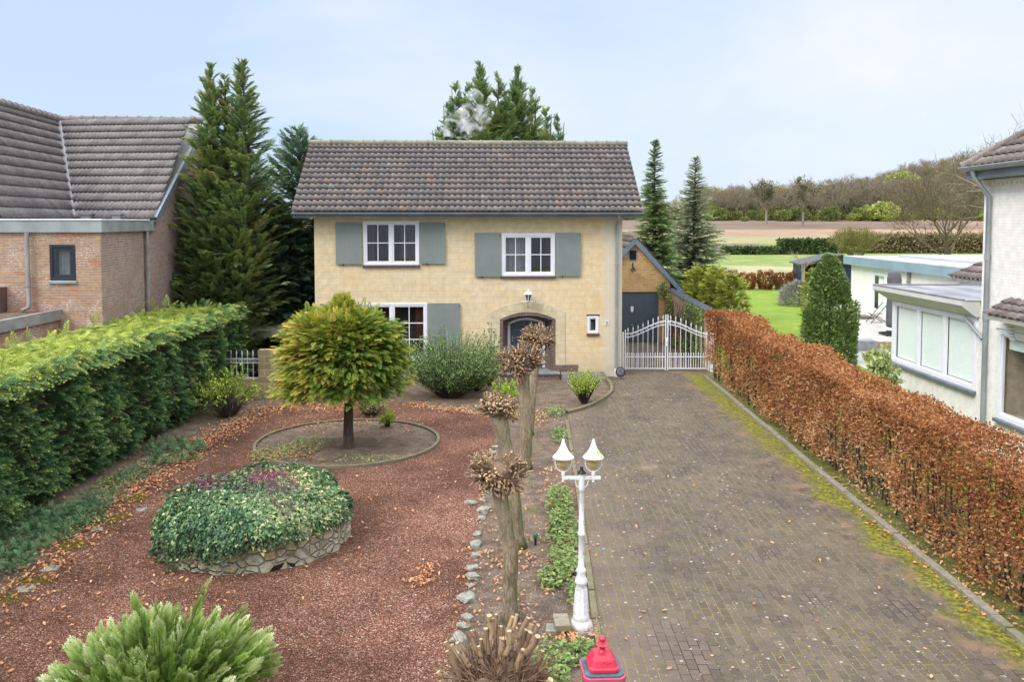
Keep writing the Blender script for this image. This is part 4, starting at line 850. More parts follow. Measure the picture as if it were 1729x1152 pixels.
# ================================================================== LEFT NEIGHBOUR
lh = thing('brick_house', 'mixed brick house with dark ribbed tile roofs and a grey box gutter', 'house', (-11.5, 22, 0))
P_, Q_ = Vector((-10.17, 20.2, 0)), Vector((-10.64, 23.6, 0)); cdir = Vector((-.073, 1, 0)).normalized()
ft, fb = 5.15, 4.85
def vert_wall(q, a, b, z0, za, zb=None):
    zb = za if zb is None else zb; q.face([(a.x, a.y, z0), (b.x, b.y, z0), (b.x, b.y, zb), (a.x, a.y, za)])
lw_l, lw_r = PY(83, 413, 20.2), PY(129, 474, 20.2); A0 = Vector((-22, 20.2, 0))
q = MB(); wall_cells(q, -22 + 10.17, 0, 0, fb + .05, [(lw_l.x + 10.17, lw_r.x + 10.17, lw_r.z, lw_l.z)], 0, .25)
q.v = [v + Vector((-10.17, 20.2, 0)) for v in q.v]; q.build('wall', M['old_brick'], lh, world=True)
q = MB(); vert_wall(q, P_, Q_, 0, fb + .05); e = Q_ + cdir * .6; vert_wall(q, Q_, e, 0, fb + .05, 5.05); f_ = Q_ + cdir * 6.4; g_ = Q_ + cdir * 12.2; q.face([(e.x, e.y, 0), (g_.x, g_.y, 0), (g_.x, g_.y, 5.05), (f_.x, f_.y, 8.62), (e.x, e.y, 5.05)]); q.build('gable_wall', M['side_brick'], lh, world=True)
q = MB(); o_ = .07; pp = [(-22, 20.2 - o_), (-10.17 + o_, 20.2 - o_), (-10.60 + o_, 23.75), (-10.68 + o_, 24.35)]; 
for i in range(3): (xa, ya), (xb, yb) = pp[i], pp[i + 1]; q.face([(xa, ya, fb), (xb, yb, fb), (xb, yb, ft), (xa, ya, ft)]); q.face([(xa - .02, ya + .06, fb), (xb - .06, yb + .02, fb), (xb, yb, fb), (xa, ya, fb)])
q.face([(-22, 20.13, ft), (pp[1][0], 20.13, ft), (pp[2][0], pp[2][1], ft), (pp[3][0], pp[3][1], ft), (-13.1, 24.7, ft), (-22, 24.7, ft)]); q.build('box_gutter', M['zinc'], lh, world=True)
q = MB(); q.tube([(-22, 20.12, ft + .01), (pp[1][0] + .01, 20.12, ft + .01), (pp[2][0] + .01, pp[2][1], ft + .01)], .018, 6); q.build('gutter_trim', M['white_dirty'], lh, world=True)
# right roof plane: eave V2 -> E1, ridge V1 -> Rr
E1, Rr, V1, V2 = Vector((-10.55, 24.2, 5.17)), Vector((-11.16, 30.0, 8.77)), Vector((-16.26, 29.6, 8.77)), Vector((-13.1, 24.5, 5.17))
def roof_plane(name, o, u, top_lo, top_hi, eave_len, tw, nrow, mat, seed, parent, lo0=0.0):
    """o eave start; u unit along eave; top_lo/top_hi world points of the ridge ends"""
    o = Vector(o); u = Vector(u).normalized(); d = Vector(top_lo) - o; vdir = d - u * d.dot(u); SLn = vdir.length; vdir.normalize(); n = u.cross(vdir)
    if n.z < 0: n = -n
    tl = (Vector(top_lo) - o).dot(u); th = (Vector(top_hi) - o).dot(u); mn = min(0, tl, lo0); 
    lo = lambda v: lo0 + (tl - lo0) * min(v / SLn, 1) - mn; hi = lambda v: eave_len + (th - eave_len) * min(v / SLn, 1) - mn
    V, F, T = tile_field(o + u * mn, u, vdir, n, max(eave_len, th) - mn, SLn, tw, SLn / nrow, 'ribs', lo, hi, amp=.03, step=.06, seed=seed, ns=8)
    Mi = np.array(WM[parent.name].inverted()); V = V @ Mi[:3, :3].T + Mi[:3, 3]
    return link(name, raw_mesh(name, V, F, mat, tint=T, tint_dom='FACE'), parent)
u_ = (E1 - V2).normalized(); r1 = roof_plane('roof', V2, u_, V1, Rr, (E1 - V2).length, .30, 13, M['flat_tile'], 5, lh)
# left roof plane: eave from V2 toward the viewer
VE = V2 + Vector((.45, -4.3, 0)); VR = V1 + Vector((.92, -9.4, 0)); uu = (V2 - VE).normalized()
r2 = roof_plane('roof', VE, uu, VR, V1, (V2 - VE).length, .30, 12, M['flat_tile'], 6, lh)
ridge_row('ridge', r1, V1 + Vector((0, 0, .03)), Rr + Vector((-.0, 0, .03)), 13, .13, M['flat_tile'], world=True); ridge_row('ridge', r2, VR + Vector((0, 0, .03)), V1 + Vector((0, 0, .03)), 24, .13, M['flat_tile'], world=True)
q = MB(); q.tube([V2 + Vector((0, -.02, .03)), V1 + Vector((0, -.02, .05))], .06, 6); q.build('valley', M['lead'], r1, world=True)
q = MB(); w_ = Vector((.04, 0, 0)); 
for a_, b_ in ((E1, Rr),): q.add([a_ + w_ + Vector((0, 0, .07)), b_ + w_ + Vector((0, 0, .07)), b_ + w_ - Vector((0, 0, .2)), a_ + w_ - Vector((0, 0, .2)), a_ - w_ + Vector((0, 0, .09)), b_ - w_ + Vector((0, 0, .09))], [(0, 3, 2, 1), (0, 1, 5, 4)])
q.build('bargeboard', M['zinc_dark'], lh, world=True)
q = MB(); q.face([V2, E1, Rr, V1][::-1]); q.face([VE, V2, V1, VR]); q.face([(Rr.x, Rr.y, 8.7), (V1.x, V1.y, 8.7), (-16, 36, 5), (-11.5, 36, 5)][::-1]); q.v = [v - Vector((0, 0, .05)) for v in q.v]; q.build('roof_deck', M['lead'], r1, world=True)
for px in (146, 199):
    p = PY(px, 372, 24.35); q = MB(); q.box(p.x - .12, p.x + .12, 24.25, 24.6, 5.15, 5.33); q.box(p.x - .16, p.x + .16, 24.2, 24.65, 5.33, 5.37); q.build('roof_vent', M['lead'], lh, world=True)
fr_ = Matrix.Translation((0, 20.2, 0)); wn_h = thing('tmp', '', '', (0, 20.2, 0)); 
wo = casement(wn_h, lw_l.x, lw_r.x, lw_r.z, lw_l.z, 1, 1, lights=1, fr=.075, sash=.075, mat=M['dark_frame'], proud=.0, sill=.06, sillmat=M['zinc'], curtains=((lw_l.x + .15, lw_r.x - .15, lw_r.z + .12, lw_l.z - .12, M['curtain_pale']),))
for ob in [wo]: ob.parent = lh; ob.location = Vector((0, 20.2, 0)) - lh.location
del WM['tmp']; bpy.data.objects.remove(wn_h)
a = PY(43, 392, 20.05); b = PY(48, 520, 20.05); downpipe(lh, [(a.x, 20.1, 4.84), (a.x, 20.1, b.z + .1), (a.x, 20.05, b.z + .0), (a.x - .08, 19.9, b.z - .06)], .05, world=True, mat=M['lead'])
a = PX(241, 392, Q_.x + .08); downpipe(lh, [(Q_.x + .08, Q_.y + .05, 4.84), (Q_.x + .08, Q_.y + .05, .1)], .05, world=True, mat=M['lead'])
q = MB(); q.box(-17, -11.25, 15.5, 20.19, 0, 2.68); an = q.build('annex_wall', M['old_brick'], lh, world=True)
q = MB(); q.box(-17.1, -11.17, 15.4, 20.19, 2.68, 2.86); q.box(-17.1, -11.17, 15.4, 15.52, 2.86, 2.94); q.box(-11.29, -11.17, 15.52, 20.19, 2.86, 2.94); q.build('annex_fascia', M['lead'], lh, world=True)
q = MB(); q.face([(-17, 15.5, 2.875), (-11.28, 15.5, 2.875), (-11.28, 20.19, 2.875), (-17, 20.19, 2.875)]); q.build('annex_roof', M['soil'], lh, world=True)
q = MB(); p = PY(0, 510, 20.0); q.box(p.x - .9, p.x + .06, 19.9, 20.19, 2.88, 3.5); q.build('annex_door', M['terracotta_sill'], lh, world=True)

# ================================================================== GARAGE behind the gate
gYf = 34.3; gp = PY(1072, 399, gYf); ge = PY(1153, 489, gYf - .1); GXc = gp.x; hw = ge.x - GXc
gar = thing('garage', 'yellow brick garage with steep gable and dark ribbed door behind the gate', 'garage', (GXc, gYf, 0))
wr = PY(1131, 550, gYf).x - GXc; slope_ = (gp.z - ge.z) / hw; zt = gp.z - .12
g_dr = PY(1112.5, 493, gYf); dxr = g_dr.x - GXc; dxl = dxr - 2.45; dz = g_dr.z
gw0, gw1 = PY(1061, 421, gYf), PY(1076, 441, gYf); h_ = (gw0.x - GXc, gw1.x - GXc, gw1.z, gw0.z)
ze = zt - slope_ * wr
q = MB(); wall_cells(q, -wr, wr, 0, ze, [(dxl, dxr, 0, min(dz, ze - .01))], 0, .15)
a_ = (zt - h_[3]) / slope_
q.face([(-wr, 0, ze), (wr, 0, ze), (wr - (h_[2] - ze) / slope_, 0, h_[2]), (-wr + (h_[2] - ze) / slope_, 0, h_[2])]); xr = lambda z: (zt - z) / slope_
q.face([(-xr(h_[2]), 0, h_[2]), (h_[0], 0, h_[2]), (h_[0], 0, h_[3]), (-xr(h_[3]), 0, h_[3])]); q.face([(h_[1], 0, h_[2]), (xr(h_[2]), 0, h_[2]), (max(xr(h_[3]), h_[1]), 0, h_[3]), (h_[1], 0, h_[3])]); q.face([(-xr(h_[3]), 0, h_[3]), (max(xr(h_[3]), h_[1]), 0, h_[3]), (0, 0, zt)])
q.face([(wr, 0, 0), (wr, 8, 0), (wr, 8, ze), (wr, 0, ze)]); q.face([(-wr, 0, 0), (-wr, 0, ze), (-wr, 8, ze), (-wr, 8, 0)])
q.build('wall', M['garage_brick'], gar)
q = MB(); n = 22
for i in range(n): xa, xb = dxl + .02 + (dxr - dxl - .04) * i / n, dxl + .02 + (dxr - dxl - .04) * (i + 1) / n; q.box(xa + .006, xb - .006, .05, .1, .05, dz - .03); 
q.box(dxl, dxr, .075, .12, .0, dz); gd = q.build('garage_door', M['anthracite'], gar)
p = PY(1067.5, 523, gYf); q = MB(); x, z = p.x - GXc, p.z; q.extrude([(x - .06, z + .13), (x - .06, z - .05), (x, z - .13), (x + .06, z - .05), (x + .06, z + .13)], 'y', .03, .049); q.build('door_shield', M['white_dirty'], gd)
p = PY(1067, 549, gYf); q = MB(); q.box(p.x - GXc - .05, p.x - GXc + .05, .0, .049, p.z - .02, p.z + .02); q.build('handle', M['zinc'], gd)
f = MB(); t = .05; x0, x1, z0, z1 = h_; f.box(x0, x1, -.02, .05, z1 - t, z1); f.box(x0, x1, -.02, .05, z0, z0 + t); f.box(x0, x0 + t, -.02, .05, z0 + t, z1 - t); f.box(x1 - t, x1, -.02, .05, z0 + t, z1 - t); wo = f.build('window', M['curtain_pale'], gar)
q = MB(); q.box(x0 + t, x1 - t, .03, .04, z0 + t, z1 - t); q.build('pane', simple('dark_glass', (.015, .013, .013), .4, .1, 3, spec=.2), wo)
for s in (-1, 1):
    vd = Vector((-s * hw, 0, gp.z - ge.z)); L_ = vd.length; vd.normalize(); 
    ev = Vector((s * hw, -.12, ge.z)); uu_ = Vector((0, s, 0)); oo = ev if s > 0 else ev + Vector((0, 8.3, 0)); nn_ = uu_.cross(vd)
    tile_obj('roof', gar, M['right_tile'], oo, uu_, vd, nn_, 8.3, L_, .22, L_ / 9, 's', amp=.022, step=.03, seed=9 + s)
    q = MB(); a3, b3 = Vector((s * hw, 0, ge.z)), Vector((0, 0, gp.z)); dn = Vector((0, 0, -.26)); 
    q.extrude([(a3.x, a3.z - .02), (b3.x, b3.z - .02), (b3.x, b3.z - .32), (a3.x - s * .0, a3.z - .27)], 'y', -.15, -.11); q.build('bargeboard', M['barge'], gar)
q = MB(); q.extrude([(-hw + .03, ge.z - .03), (0, gp.z - .03), (hw - .03, ge.z - .03), (hw - .03, ge.z - .09), (0, gp.z - .1), (-hw + .03, ge.z - .09)], 'y', -.10, 8.1); q.build('roof_deck', M['lead'], gar)
ridge_row('ridge', gar, (0, -.15, gp.z + .03), (0, 8.2, gp.z + .03), 22, .11, M['ridge_tile'])
p = PY(1068, 455, gYf); wb = thing('wall_bell', 'small black wall bell hanging under the garage gable window', 'bell', (p.x, gYf, p.z))
q = MB(); q.tube([(0, -.002, .1), (0, -.02, .24), (0, -.14, .27), (0, -.2, .2)], .016, 6); q.tube([(0, -.01, -.12), (0, -.01, .28)], .014, 6); q.tube([(-.1, -.03, .0), (0, -.05, .06), (.1, -.03, .0)], .012, 6); q.build('bracket', M['black_metal'], wb)
q = MB(); q.lathe([(.0, .12), (.05, .10), (.07, .02), (.11, -.06), (.10, -.06), (.03, 0)], (0, -.2, 0), 14); q.build('bell', M['black_metal'], wb, auto=40)

# garden wall along the yard, slate coping, dry creeper
gw = thing('yard_wall', 'old plastered yard wall with slate coping and dry ivy beside the gate', 'wall', (6.72, 27.7, 0))
def gwall(px, py, x): return PX(px, py, x)
wz0, wz1 = 2.03, 2.2
q = MB(); q.add([(6.72, 27.75, 0), (6.95, 27.75, 0), (6.78, 34.3, 0), (6.58, 34.3, 0), (6.72, 27.75, wz0), (6.95, 27.75, wz0), (6.78, 34.3, wz1), (6.58, 34.3, wz1)], [(4, 5, 6, 7), (0, 1, 5, 4), (1, 2, 6, 5), (2, 3, 7, 6), (3, 0, 4, 7)]); q.build('masonry', M['plaster'], gw, world=True)
q = MB(); n = 26
for i in range(n):
    a, b = i / n, (i + 1) / n - .004; ya, yb = 27.7 + 6.5 * a, 27.7 + 6.5 * b; xa, xb = 6.72 - .14 * a, 6.72 - .14 * b; za, zb = wz0 + .17 * a, wz0 + .17 * b; k = .012 * (i % 2)
    q.add([(xa - .06, ya, za + .01), (xb - .06, yb, zb + .01), (xb + .30, yb, zb + .01), (xa + .30, ya, za + .01), (xa - .06, ya, za + .03), (xb - .06, yb, zb + .03 + k), (xb + .12, yb, zb + .14 + k), (xa + .12, ya, za + .14), (xa + .30, ya, za + .03), (xb + .30, yb, zb + .03 + k)], [(4, 5, 6, 7), (7, 6, 9, 8), (0, 1, 5, 4), (3, 8, 9, 2), (0, 4, 7, 8, 3), (1, 2, 9, 6, 5), (0, 3, 2, 1)])
q.build('coping', M['slate'], gw, world=True)

# gate
gt_ = thing('iron_gate', 'white wrought iron double gate with arched top and spear finials', 'gate', (5.25, 27.62, 0))
gxl, gxr = PY(1055, 600, 27.6).x - 5.25, PY(1198, 600, 27.6).x - 5.25; gm = PY(1125.5, 600, 27.6).x - 5.25
def gtop(x): t = (x - gxl) / (gxr - gxl); return 1.30 + .44 * .5 * (1 - math.cos(2 * PI * t))
def spear(q, x, z, r=.012, s=1.0): q.lathe([(r, 0), (r * 2.0, .012 * s), (r, .025 * s), (r * 2.3, .05 * s), (r * .2, .13 * s)], (x, 0, z), 6)
for (a, b) in ((gxl, gm - .02), (gm + .02, gxr)):
    q = MB(); q.box(a, a + .035, -.018, .018, .06, gtop(a) + (.22 if a > 0 else .14)); q.box(b - .035, b, -.018, .018, .06, gtop(b) + (.22 if a < 0 else .14)); q.box(a + .035, b - .035, -.014, .014, .10, .13); q.box(a + .035, b - .035, -.014, .014, .50, .53)
    n = 18; top = [(a + (b - a) * i / n, 0, gtop(a + (b - a) * i / n)) for i in range(n + 1)]; q.tube(top, .015, 6); q.tube([(p[0], 0, p[2] - .12) for p in top], .013, 6)
    leaf = q.build('gate_leaf', M['white_paint'], gt_)
    q = MB(); nb = 8
    for i in range(nb):
        x = a + (b - a) * (i + .62) / (nb + .25); q.tube([(x, 0, .13), (x, 0, gtop(x) + .07)], .0095, 6); spear(q, x, gtop(x) + .07, .0095, 1.2)
    for i in range(nb * 2):
        x = a + .06 + (b - a - .12) * (i + .2) / (nb * 2); 
        q.tube([(x, 0, .13), (x, 0, .57)], .0085, 6); spear(q, x, .56, .008, .85)
    q.build('bars', M['white_paint'], leaf)
    q = MB()
    for i in range(nb + 1):
        x = a + (b - a) * (i + .12) / (nb + .25) + .03; zc = gtop(x) - .06; sgn = 1 if a < 0 else -1
        pts = [(x + sgn * (.055 - .04 * t) * math.cos(t * 5.2), 0, zc + (.05 - .036 * t) * math.sin(t * 5.2)) for t in np.linspace(0, 1, 12)]; q.tube(pts, .008, 5)
    q.build('scrollwork', M['white_paint'], leaf)
q = MB(); q.box(gm - .055, gm + .055, -.035, .035, .88, 1.16); q.build('lock_box', M['white_paint'], gt_, bevel=.01); q = MB(); q.tube([(gm + .02, -.035, 1.05), (gm + .02, -.08, 1.05), (gm + .02, -.08, .97)], .009, 6); q.build('handle', M['zinc'], gt_)
for s, x in ((-1, gxl - .085), (1, gxr + .03)):
    w = .05 if s < 0 else .11; q = MB(); q.box(x - (0 if s > 0 else .0), x + w, -.05, .05, 0, 1.36); q.build('gate_post', M['white_paint'], gt_, bevel=.008)

# ================================================================== RIGHT NEIGHBOUR, walls facing the driveway (frame turned: local x runs toward the viewer)
RX = 10.3; far = PX(1657, 500, RX).y
rh = thing('white_house', 'white painted brick house with brown tile roof and flat roofed bay', 'house', (RX, far, 0), -PI / 2)
def rf_(px, py, dx=0.0): p = PX(px, py, RX - dx); return (far - p.y, p.z)     # local x, z on a plane dx in front of the wall
ez_ = rf_(1690, 296, 0)[1]
wx0, wz0_ = rf_(1691, 708); wzt = rf_(1693, 556)[1]; wx0 = rf_(1686, 640)[0] ; wx1 = wx0 + 2.2; wz0_ = rf_(1686, 706)[1]; wzt = rf_(1690, 556)[1]
q = MB(); EZ = 6.2; wall_cells(q, 0, 9, 0, EZ, [(wx0, wx1, wz0_, wzt)], 0, .2); q.face([(0, 0, 0), (0, 0, EZ), (0, 8, EZ), (0, 8, 0)]); q.build('wall', M['white_brick'], rh)
q = MB(); 
for i in range(60): q.box(.02 + i * .15, .10 + i * .15, -.05, -.001, EZ - .32, EZ - .25)
q.box(0, 9, -.055, -.001, EZ - .25, EZ - .19); q.build('brick_cornice', M['white_brick'], rh)
q = MB(); q.box(-.10, 9, -.36, -.001 - .055, EZ - .17, EZ - .0); q.box(-.1, 9, -.055, .1, EZ - .185, EZ); q.build('eaves_board', M['zinc_dark'], rh)
g0 = rf_(1634, 293, .45)
gutter(rh, (-.14, -.44, EZ + .08), (9, -.44, EZ + .08), .085)
EZr = EZ + .08; sv = Vector((0, math.cos(R(35)), math.sin(R(35)))); nv = Vector((1, 0, 0)).cross(sv)
# hipped roof: the far end slopes back
tile_obj('roof', rh, M['right_tile'], (-.12, -.42, EZr), (1, 0, 0), sv, nv, 9.4, 5.6, .24, .36, 's', lo=lambda v: v * .52, hi=lambda v: 9.4, amp=.03, step=.045, seed=12)
hipt = Vector((-.12 + 5.6 * .52, -.42, EZr)) + sv * 5.6 - Vector((0, 0, 0)); 
q = MB(); q.face([(-.12, -.42, EZr - .02), tuple(hipt - Vector((0, 0, .02))), (hipt.x, 9 - .4, EZr), (-.12, 9 - .4, EZr)]); q.face([(-.12, -.42, EZr - .03), (9, -.42, EZr - .03), (9, hipt.y, hipt.z - .03), tuple(hipt - Vector((0, 0, .03)))]); q.build('roof_deck', M['lead'], rh)
ridge_row('ridge', rh, (-.12, -.42, EZr + .03), tuple(hipt + Vector((0, 0, .04))), 16, .1, M['right_tile'])
px1 = rf_(1665, 500, .08)[0]
downpipe(rh, [(px1 - .02, -.44, EZ - .0), (px1 - .02, -.40, EZ - .15), (px1 + .0, -.08, EZ - .55), (px1, -.08, 2.0), (px1, -.08, .1)], .05)
# big window, roller blind, tile canopy over it
wo = casement(rh, wx0, wx1, wz0_, wzt, 1, 1, lights=1, fr=.10, sash=.04, sill=.10, sillmat=M['zinc_dark'], dark=M['room_warm'], depth=1.6, proud=.03)
q = MB(); q.box(wx0 + .18, wx1 - .12, .10, .14, wzt - .40, wzt - .12); q.build('roller_blind', M['blind'], wo)
q = MB(); q.box(wx0 - .12, wx1 + .3, -.04, -.001, wzt + .02, wzt + .16); q.build('lintel', M['white_render'], rh)
czt = rf_(1700, 503, .02)[1]; czb = rf_(1672, 533, .55)[1]; cx0 = rf_(1665, 530, .5)[0]
csv = Vector((0, .55, czt - czb)); cl = csv.length; csv.normalize(); can = tile_obj('canopy', rh, M['right_tile'], (cx0, -.56, czb), (1, 0, 0), csv, Vector((1, 0, 0)).cross(csv), 3.2, cl, .23, cl / 3, 's', amp=.03, step=.045, seed=14)
q = MB(); q.extrude([(-.52, czb - .01), (-.002, czt - .03), (-.002, czb - .12), (-.48, czb - .10)], 'x', cx0 + .03, cx0 + 3.1); q.build('canopy_soffit', M['white_render'], can)
q = MB()
for i in range(5): z = czb - .18 - i * .07; q.box(cx0 + .05, cx0 + .22, -.16 + i * .03, -.001, z - .055, z)
q.build('corbel', M['white_brick'], rh)
# bay with flat roof
bl0 = rf_(1505, 600, .0)[0]; bz_s = rf_(1580, 640, .05)[1]; bz_h = rf_(1508, 508, .05)[1]; bx0_, bx1_ = bl0 + .02, rf_(1649, 600)[0]
bz_s = rf_(1508, 610, .0)[1]; bz_h = rf_(1513, 508, 0)[1]; rt = rf_(1487, 484, .35)[1]
q = MB(); wall_cells(q, bl0, -.003, 0, rt - .1, [(bx0_ + .03, bx1_, bz_s, bz_h)], 0, .2); q.face([(bl0, 0, 0), (bl0, 0, rt - .1), (bl0, 4.5, rt - .1), (bl0, 4.5, 0)]); q.build('bay_wall', M['white_brick'], rh)
wo = casement(rh, bx0_ + .03, bx1_, bz_s, bz_h, 1, 1, lights=3, fr=.10, sash=.03, sill=.12, sillmat=M['zinc_dark'], proud=.03, dark=M['room_warm'], depth=1.2)
q = MB(); w3 = (bx1_ - bx0_ - .2) / 3
for i in range(3): q.box(bx0_ + .13 + w3 * i + .06, bx0_ + .13 + w3 * (i + 1) - .05, .07, .08, bz_s + .14, bz_h - .12)
q.build('blind', M['blind'], wo)
o1, o2 = .42, .10; fz = rt; fzb = bz_h + .02; q = MB(); xa, xb = bl0 - .30, -.02
q.face([(xa, -o1, fz - .10), (xb, -o1, fz - .10), (xb, -o2, fzb), (bl0 - .02, -o2, fzb)]); q.face([(xa, -o1, fz), (xb, -o1, fz), (xb, -o1, fz - .10), (xa, -o1, fz - .10)][::-1]); q.face([(xb, -o1, fz), (xb, -.001, fz), (xb, -.001, fzb), (xb, -o2, fzb), (xb, -o1, fz - .1)]); q.face([(bl0 - .02, -o2, fzb), (xb, -o2, fzb), (xb, -.001, fzb), (bl0 - .02, -.001, fzb)])
q.face([(xa, -o1, fz), (xa, -o1, fz - .1), (bl0 - .02, -o2, fzb), (bl0 - .02, 4.5, fzb), (xa, 4.8, fz - .1), (xa, 4.8, fz)]); fas = q.build('bay_fascia', simple('light_grey_fascia', (.60, .60, .57), .6, .05, 1), rh)
q = MB(); q.box(xa, xb, -o1, -o1 + .07, fz + .001, fz + .05); q.box(xa, xa + .07, -o1 + .071, 4.8, fz + .001, fz + .05); q.box(xa, xb, 4.7, 4.78, fz + .001, fz + .16); q.build('roof_edge', M['lead'], rh)
q = MB(); q.face([(xa + .07, -o1 + .07, fz + .012), (xb + .02, -o1 + .07, fz + .012), (xb + .02, 4.7, fz + .012), (xa + .07, 4.7, fz + .012)]); 
m = Mat('wet_bitumen_roof'); c = m.mix((.15, .145, .17), (.30, .30, .33), m.rng(m.noise(1.1, 6, .6, vec=m.vscale(m.obj(), (.5, 1.4, 1))), .35, .62)); M['bitumen'] = m.done(c, .38, None, 0, .5); q.build('bay_roof', M['bitumen'], rh)
p_ = rf_(1645, 535, .1); downpipe(rh, [(px1 - .75, -.12, fzb - .05), (px1 - .06, -.09, fzb - .45)], .04)
# white flat-roofed annex behind, same owner but a building of its own
ax = 19.0; yA = PX(1437, 480, ax).y; an = thing('white_annex', 'low white annex with blue grey fascia and pale flat roof behind the parasol', 'annex', (ax, yA, 0), -PI / 2)
def af(px, py, dx=0.0): p = PX(px, py, ax - dx); return (yA - p.y, p.z)
at = af(1428, 433, .3)[1]; ab = af(1437, 446, 0)[1] - .0
q = MB(); sd0, sd1 = af(1473, 500)[0], af(1495, 500)[0]; s20, s21 = af(1500, 480)[0], af(1523, 480)[0]; zs_ = af(1473, 459)[1]
wall_cells(q, 0, 14, 0, ab, [(sd0, sd1, .42, zs_), (s20 + .4, s21, .42, zs_)], 0, .25); q.face([(0, 0, 0), (0, 0, ab), (0, 9, ab), (0, 9, 0)]); q.build('wall', M['white_render'], an)
for (a, b) in ((sd0, sd1), (s20 + .4, s21)): casement(an, a, b, .42, zs_, 1, 1, lights=1, fr=.12, sash=.05, proud=.02, curtains=((a + .35, a + (b - a) * .62, .55, zs_ - .15, M['blind']),), depth=2)
q = MB(); q.box(-.35, 14, -.32, -.001, ab + .0, at); q.box(-.35, -.001, .0, 9, ab, at); q.build('fascia', M['barge'] if False else simple('light_blue_grey_fascia', (.235, .33, .39), .6, .08, 1), an)
q = MB(); q.box(-.35, 14, -.32, 9, at + .002, at + .04); 
for i in range(1, 7): q.box(i * 2.0 - .02, i * 2.0 + .02, -.3, 9, at + .041, at + .06)
q.box(1.6, 13.8, 1.8, 8.8, at + .043, at + .16)
q.build('roof', simple('pale_flat_roof', (.46, .47, .50), .6, .08, .6), an)
q = MB(); x_, z_ = af(1535, 462, .05); q.box(x_ - .1, x_ + .1, -.12, -.001, .3, ab); q.build('downpipe', M['lead'], an)
p0, p1 = af(1562, 451, -1.5), af(1650, 451, -1.5)
q = MB(); q.extrude([(3.2, at + .1), (6.2, at + .1), (6.2, at + 1.25), (6.0, at + 1.3)], 'x', 7.2, 12); q.build('solar_panel', simple('grey_blue_panel', (.26, .28, .33), .25, .1, .8, spec=.6), an)
lt = thing('lean_to', 'small brown tiled lean to roof between the white house and the annex', 'roof', (RX + 3.0, 24.0, 0), -PI / 2)
sv = Vector((0, math.cos(R(30)), math.sin(R(30)))); pz = PX(1625, 470, RX + 3.0).z; tile_obj('tiles', lt, M['right_tile'], (-.9, 0, pz), (1, 0, 0), sv, Vector((1, 0, 0)).cross(sv), 4.6, 2.6, .23, .34, 's', lo=lambda v: v * .45, hi=lambda v: 4.6, amp=.03, step=.045, seed=21)
q = MB(); q.box(-.7, 3.6, .25, 2.5, 0, pz - .06); q.build('wall', M['white_render'], lt); q = MB(); q.box(-.9, 3.7, .0, .24, pz - .12, pz - .02); q.build('gutter', M['lead'], lt)

# ---- shed
sh0, sh1 = G(1352, 493), G(1437, 493); shd = thing('garden_shed', 'dark blue wooden garden shed with felt roof and open front beyond the lawn', 'shed', (sh0.x, 59.5, 0), R(-8))
wd = 4.2; zt_ = 2.05; q = MB()
for i in range(14): z = .05 + i * (zt_ - .1) / 14; q.box(1.4, wd, -.02 + .006 * (i % 2), .04, z, z + (zt_ - .1) / 14 - .01); q.box(.0, .06, .0, 3.0, z, z + (zt_ - .1) / 14 - .01)
q.box(0, wd, 2.9, 3.0, .0, zt_); q.build('boards', simple('dark_blue_boards', (.03, .045, .085), .6, .25, 4), shd)
q = MB(); q.box(.02, .14, -.6, -.48, 0, zt_ + .1); q.box(.02, .14, -.48, 3, zt_ - .02, zt_ + .1); q.build('post', simple('pale_timber', (.33, .26, .16), .8), shd)
q = MB(); q.extrude([(-.25, zt_ + .02), (2.6, zt_ + .75), (wd + .3, zt_ + .1), (wd + .3, zt_ + .02), (2.6, zt_ + .66), (-.25, zt_ - .06)], 'y', -.8, 3.3); q.build('roof', simple('shed_roof_felt', (.075, .085, .11), .8, .15, 2), shd)
q = MB(); q.face([(.1, -.02, zt_), (wd, -.02, zt_), (2.6, -.02, zt_ + .62)]); q.build('gable', M['barge'], shd)
# ================================================================== GARDEN OBJECTS
# ---- double lantern post
L0 = G(981, 1062); lamp = thing('lamp_post', 'white cast iron garden lamp post with two hooded lanterns', 'lamp', (L0.x, L0.y, 0))
tp = PY(976, 800, L0.y).z; H = tp
def zz(py): return PY(980, py, L0.y).z
q = MB(); q.box(-.17, .17, -.17, .17, 0, .03); q.build('base_slab', M['flagstone'], lamp, bevel=.005)
q = MB(); q.lathe([(.155, .031), (.155, .06), (.13, .09), (.11, .12)], (0, 0, 0), 8, rot=PI / 8)
q.lathe([(.10, .12), (.105, .15), (.098, .18), (.088, .22), (.068, .52), (.064, .57), (.078, .59), (.08, .61), (.07, .64), (.05, .70), (.058, .73), (.062, .755), (.05, .775), (.04, .80), (.036, 1.30), (.045, 1.31), (.046, 1.345), (.036, 1.36), (.030, 2.02), (.036, 2.03), (.036, 2.05), (.038, 2.30)], (0, 0, 0), 20)
for k in range(10): t = k * PI / 5; q.tube([(.09 * math.cos(t), .09 * math.sin(t), .22), (.068 * math.cos(t), .068 * math.sin(t), .52)], .008, 4)
po = q.build('post', M['white_dirty'], lamp, auto=45)
ah = zz(800); s_ = (ah - .001 - .775) / (2.30 - .775)
for v_ in po.data.vertices:
    if v_.co.z > .775: v_.co.z = .775 + (v_.co.z - .775) * s_
q = MB(); q.lathe([(.052, ah + .0), (.05, ah + .015), (.03, ah + .035), (.018, ah + .05), (.022, ah + .062), (.0, ah + .085)], (0, 0, 0), 14)
for k in range(4): t = k * PI / 2 + .4; q.tube([(0, 0, ah + .05), (.022 * math.cos(t), .022 * math.sin(t), ah + .085)], .006, 5)
q.build('finial', M['black_metal'], lamp, auto=40)
q = MB()
armz = ah - .055; q.box(-.245, .235, -.017, .017, armz - .018, armz + .018)
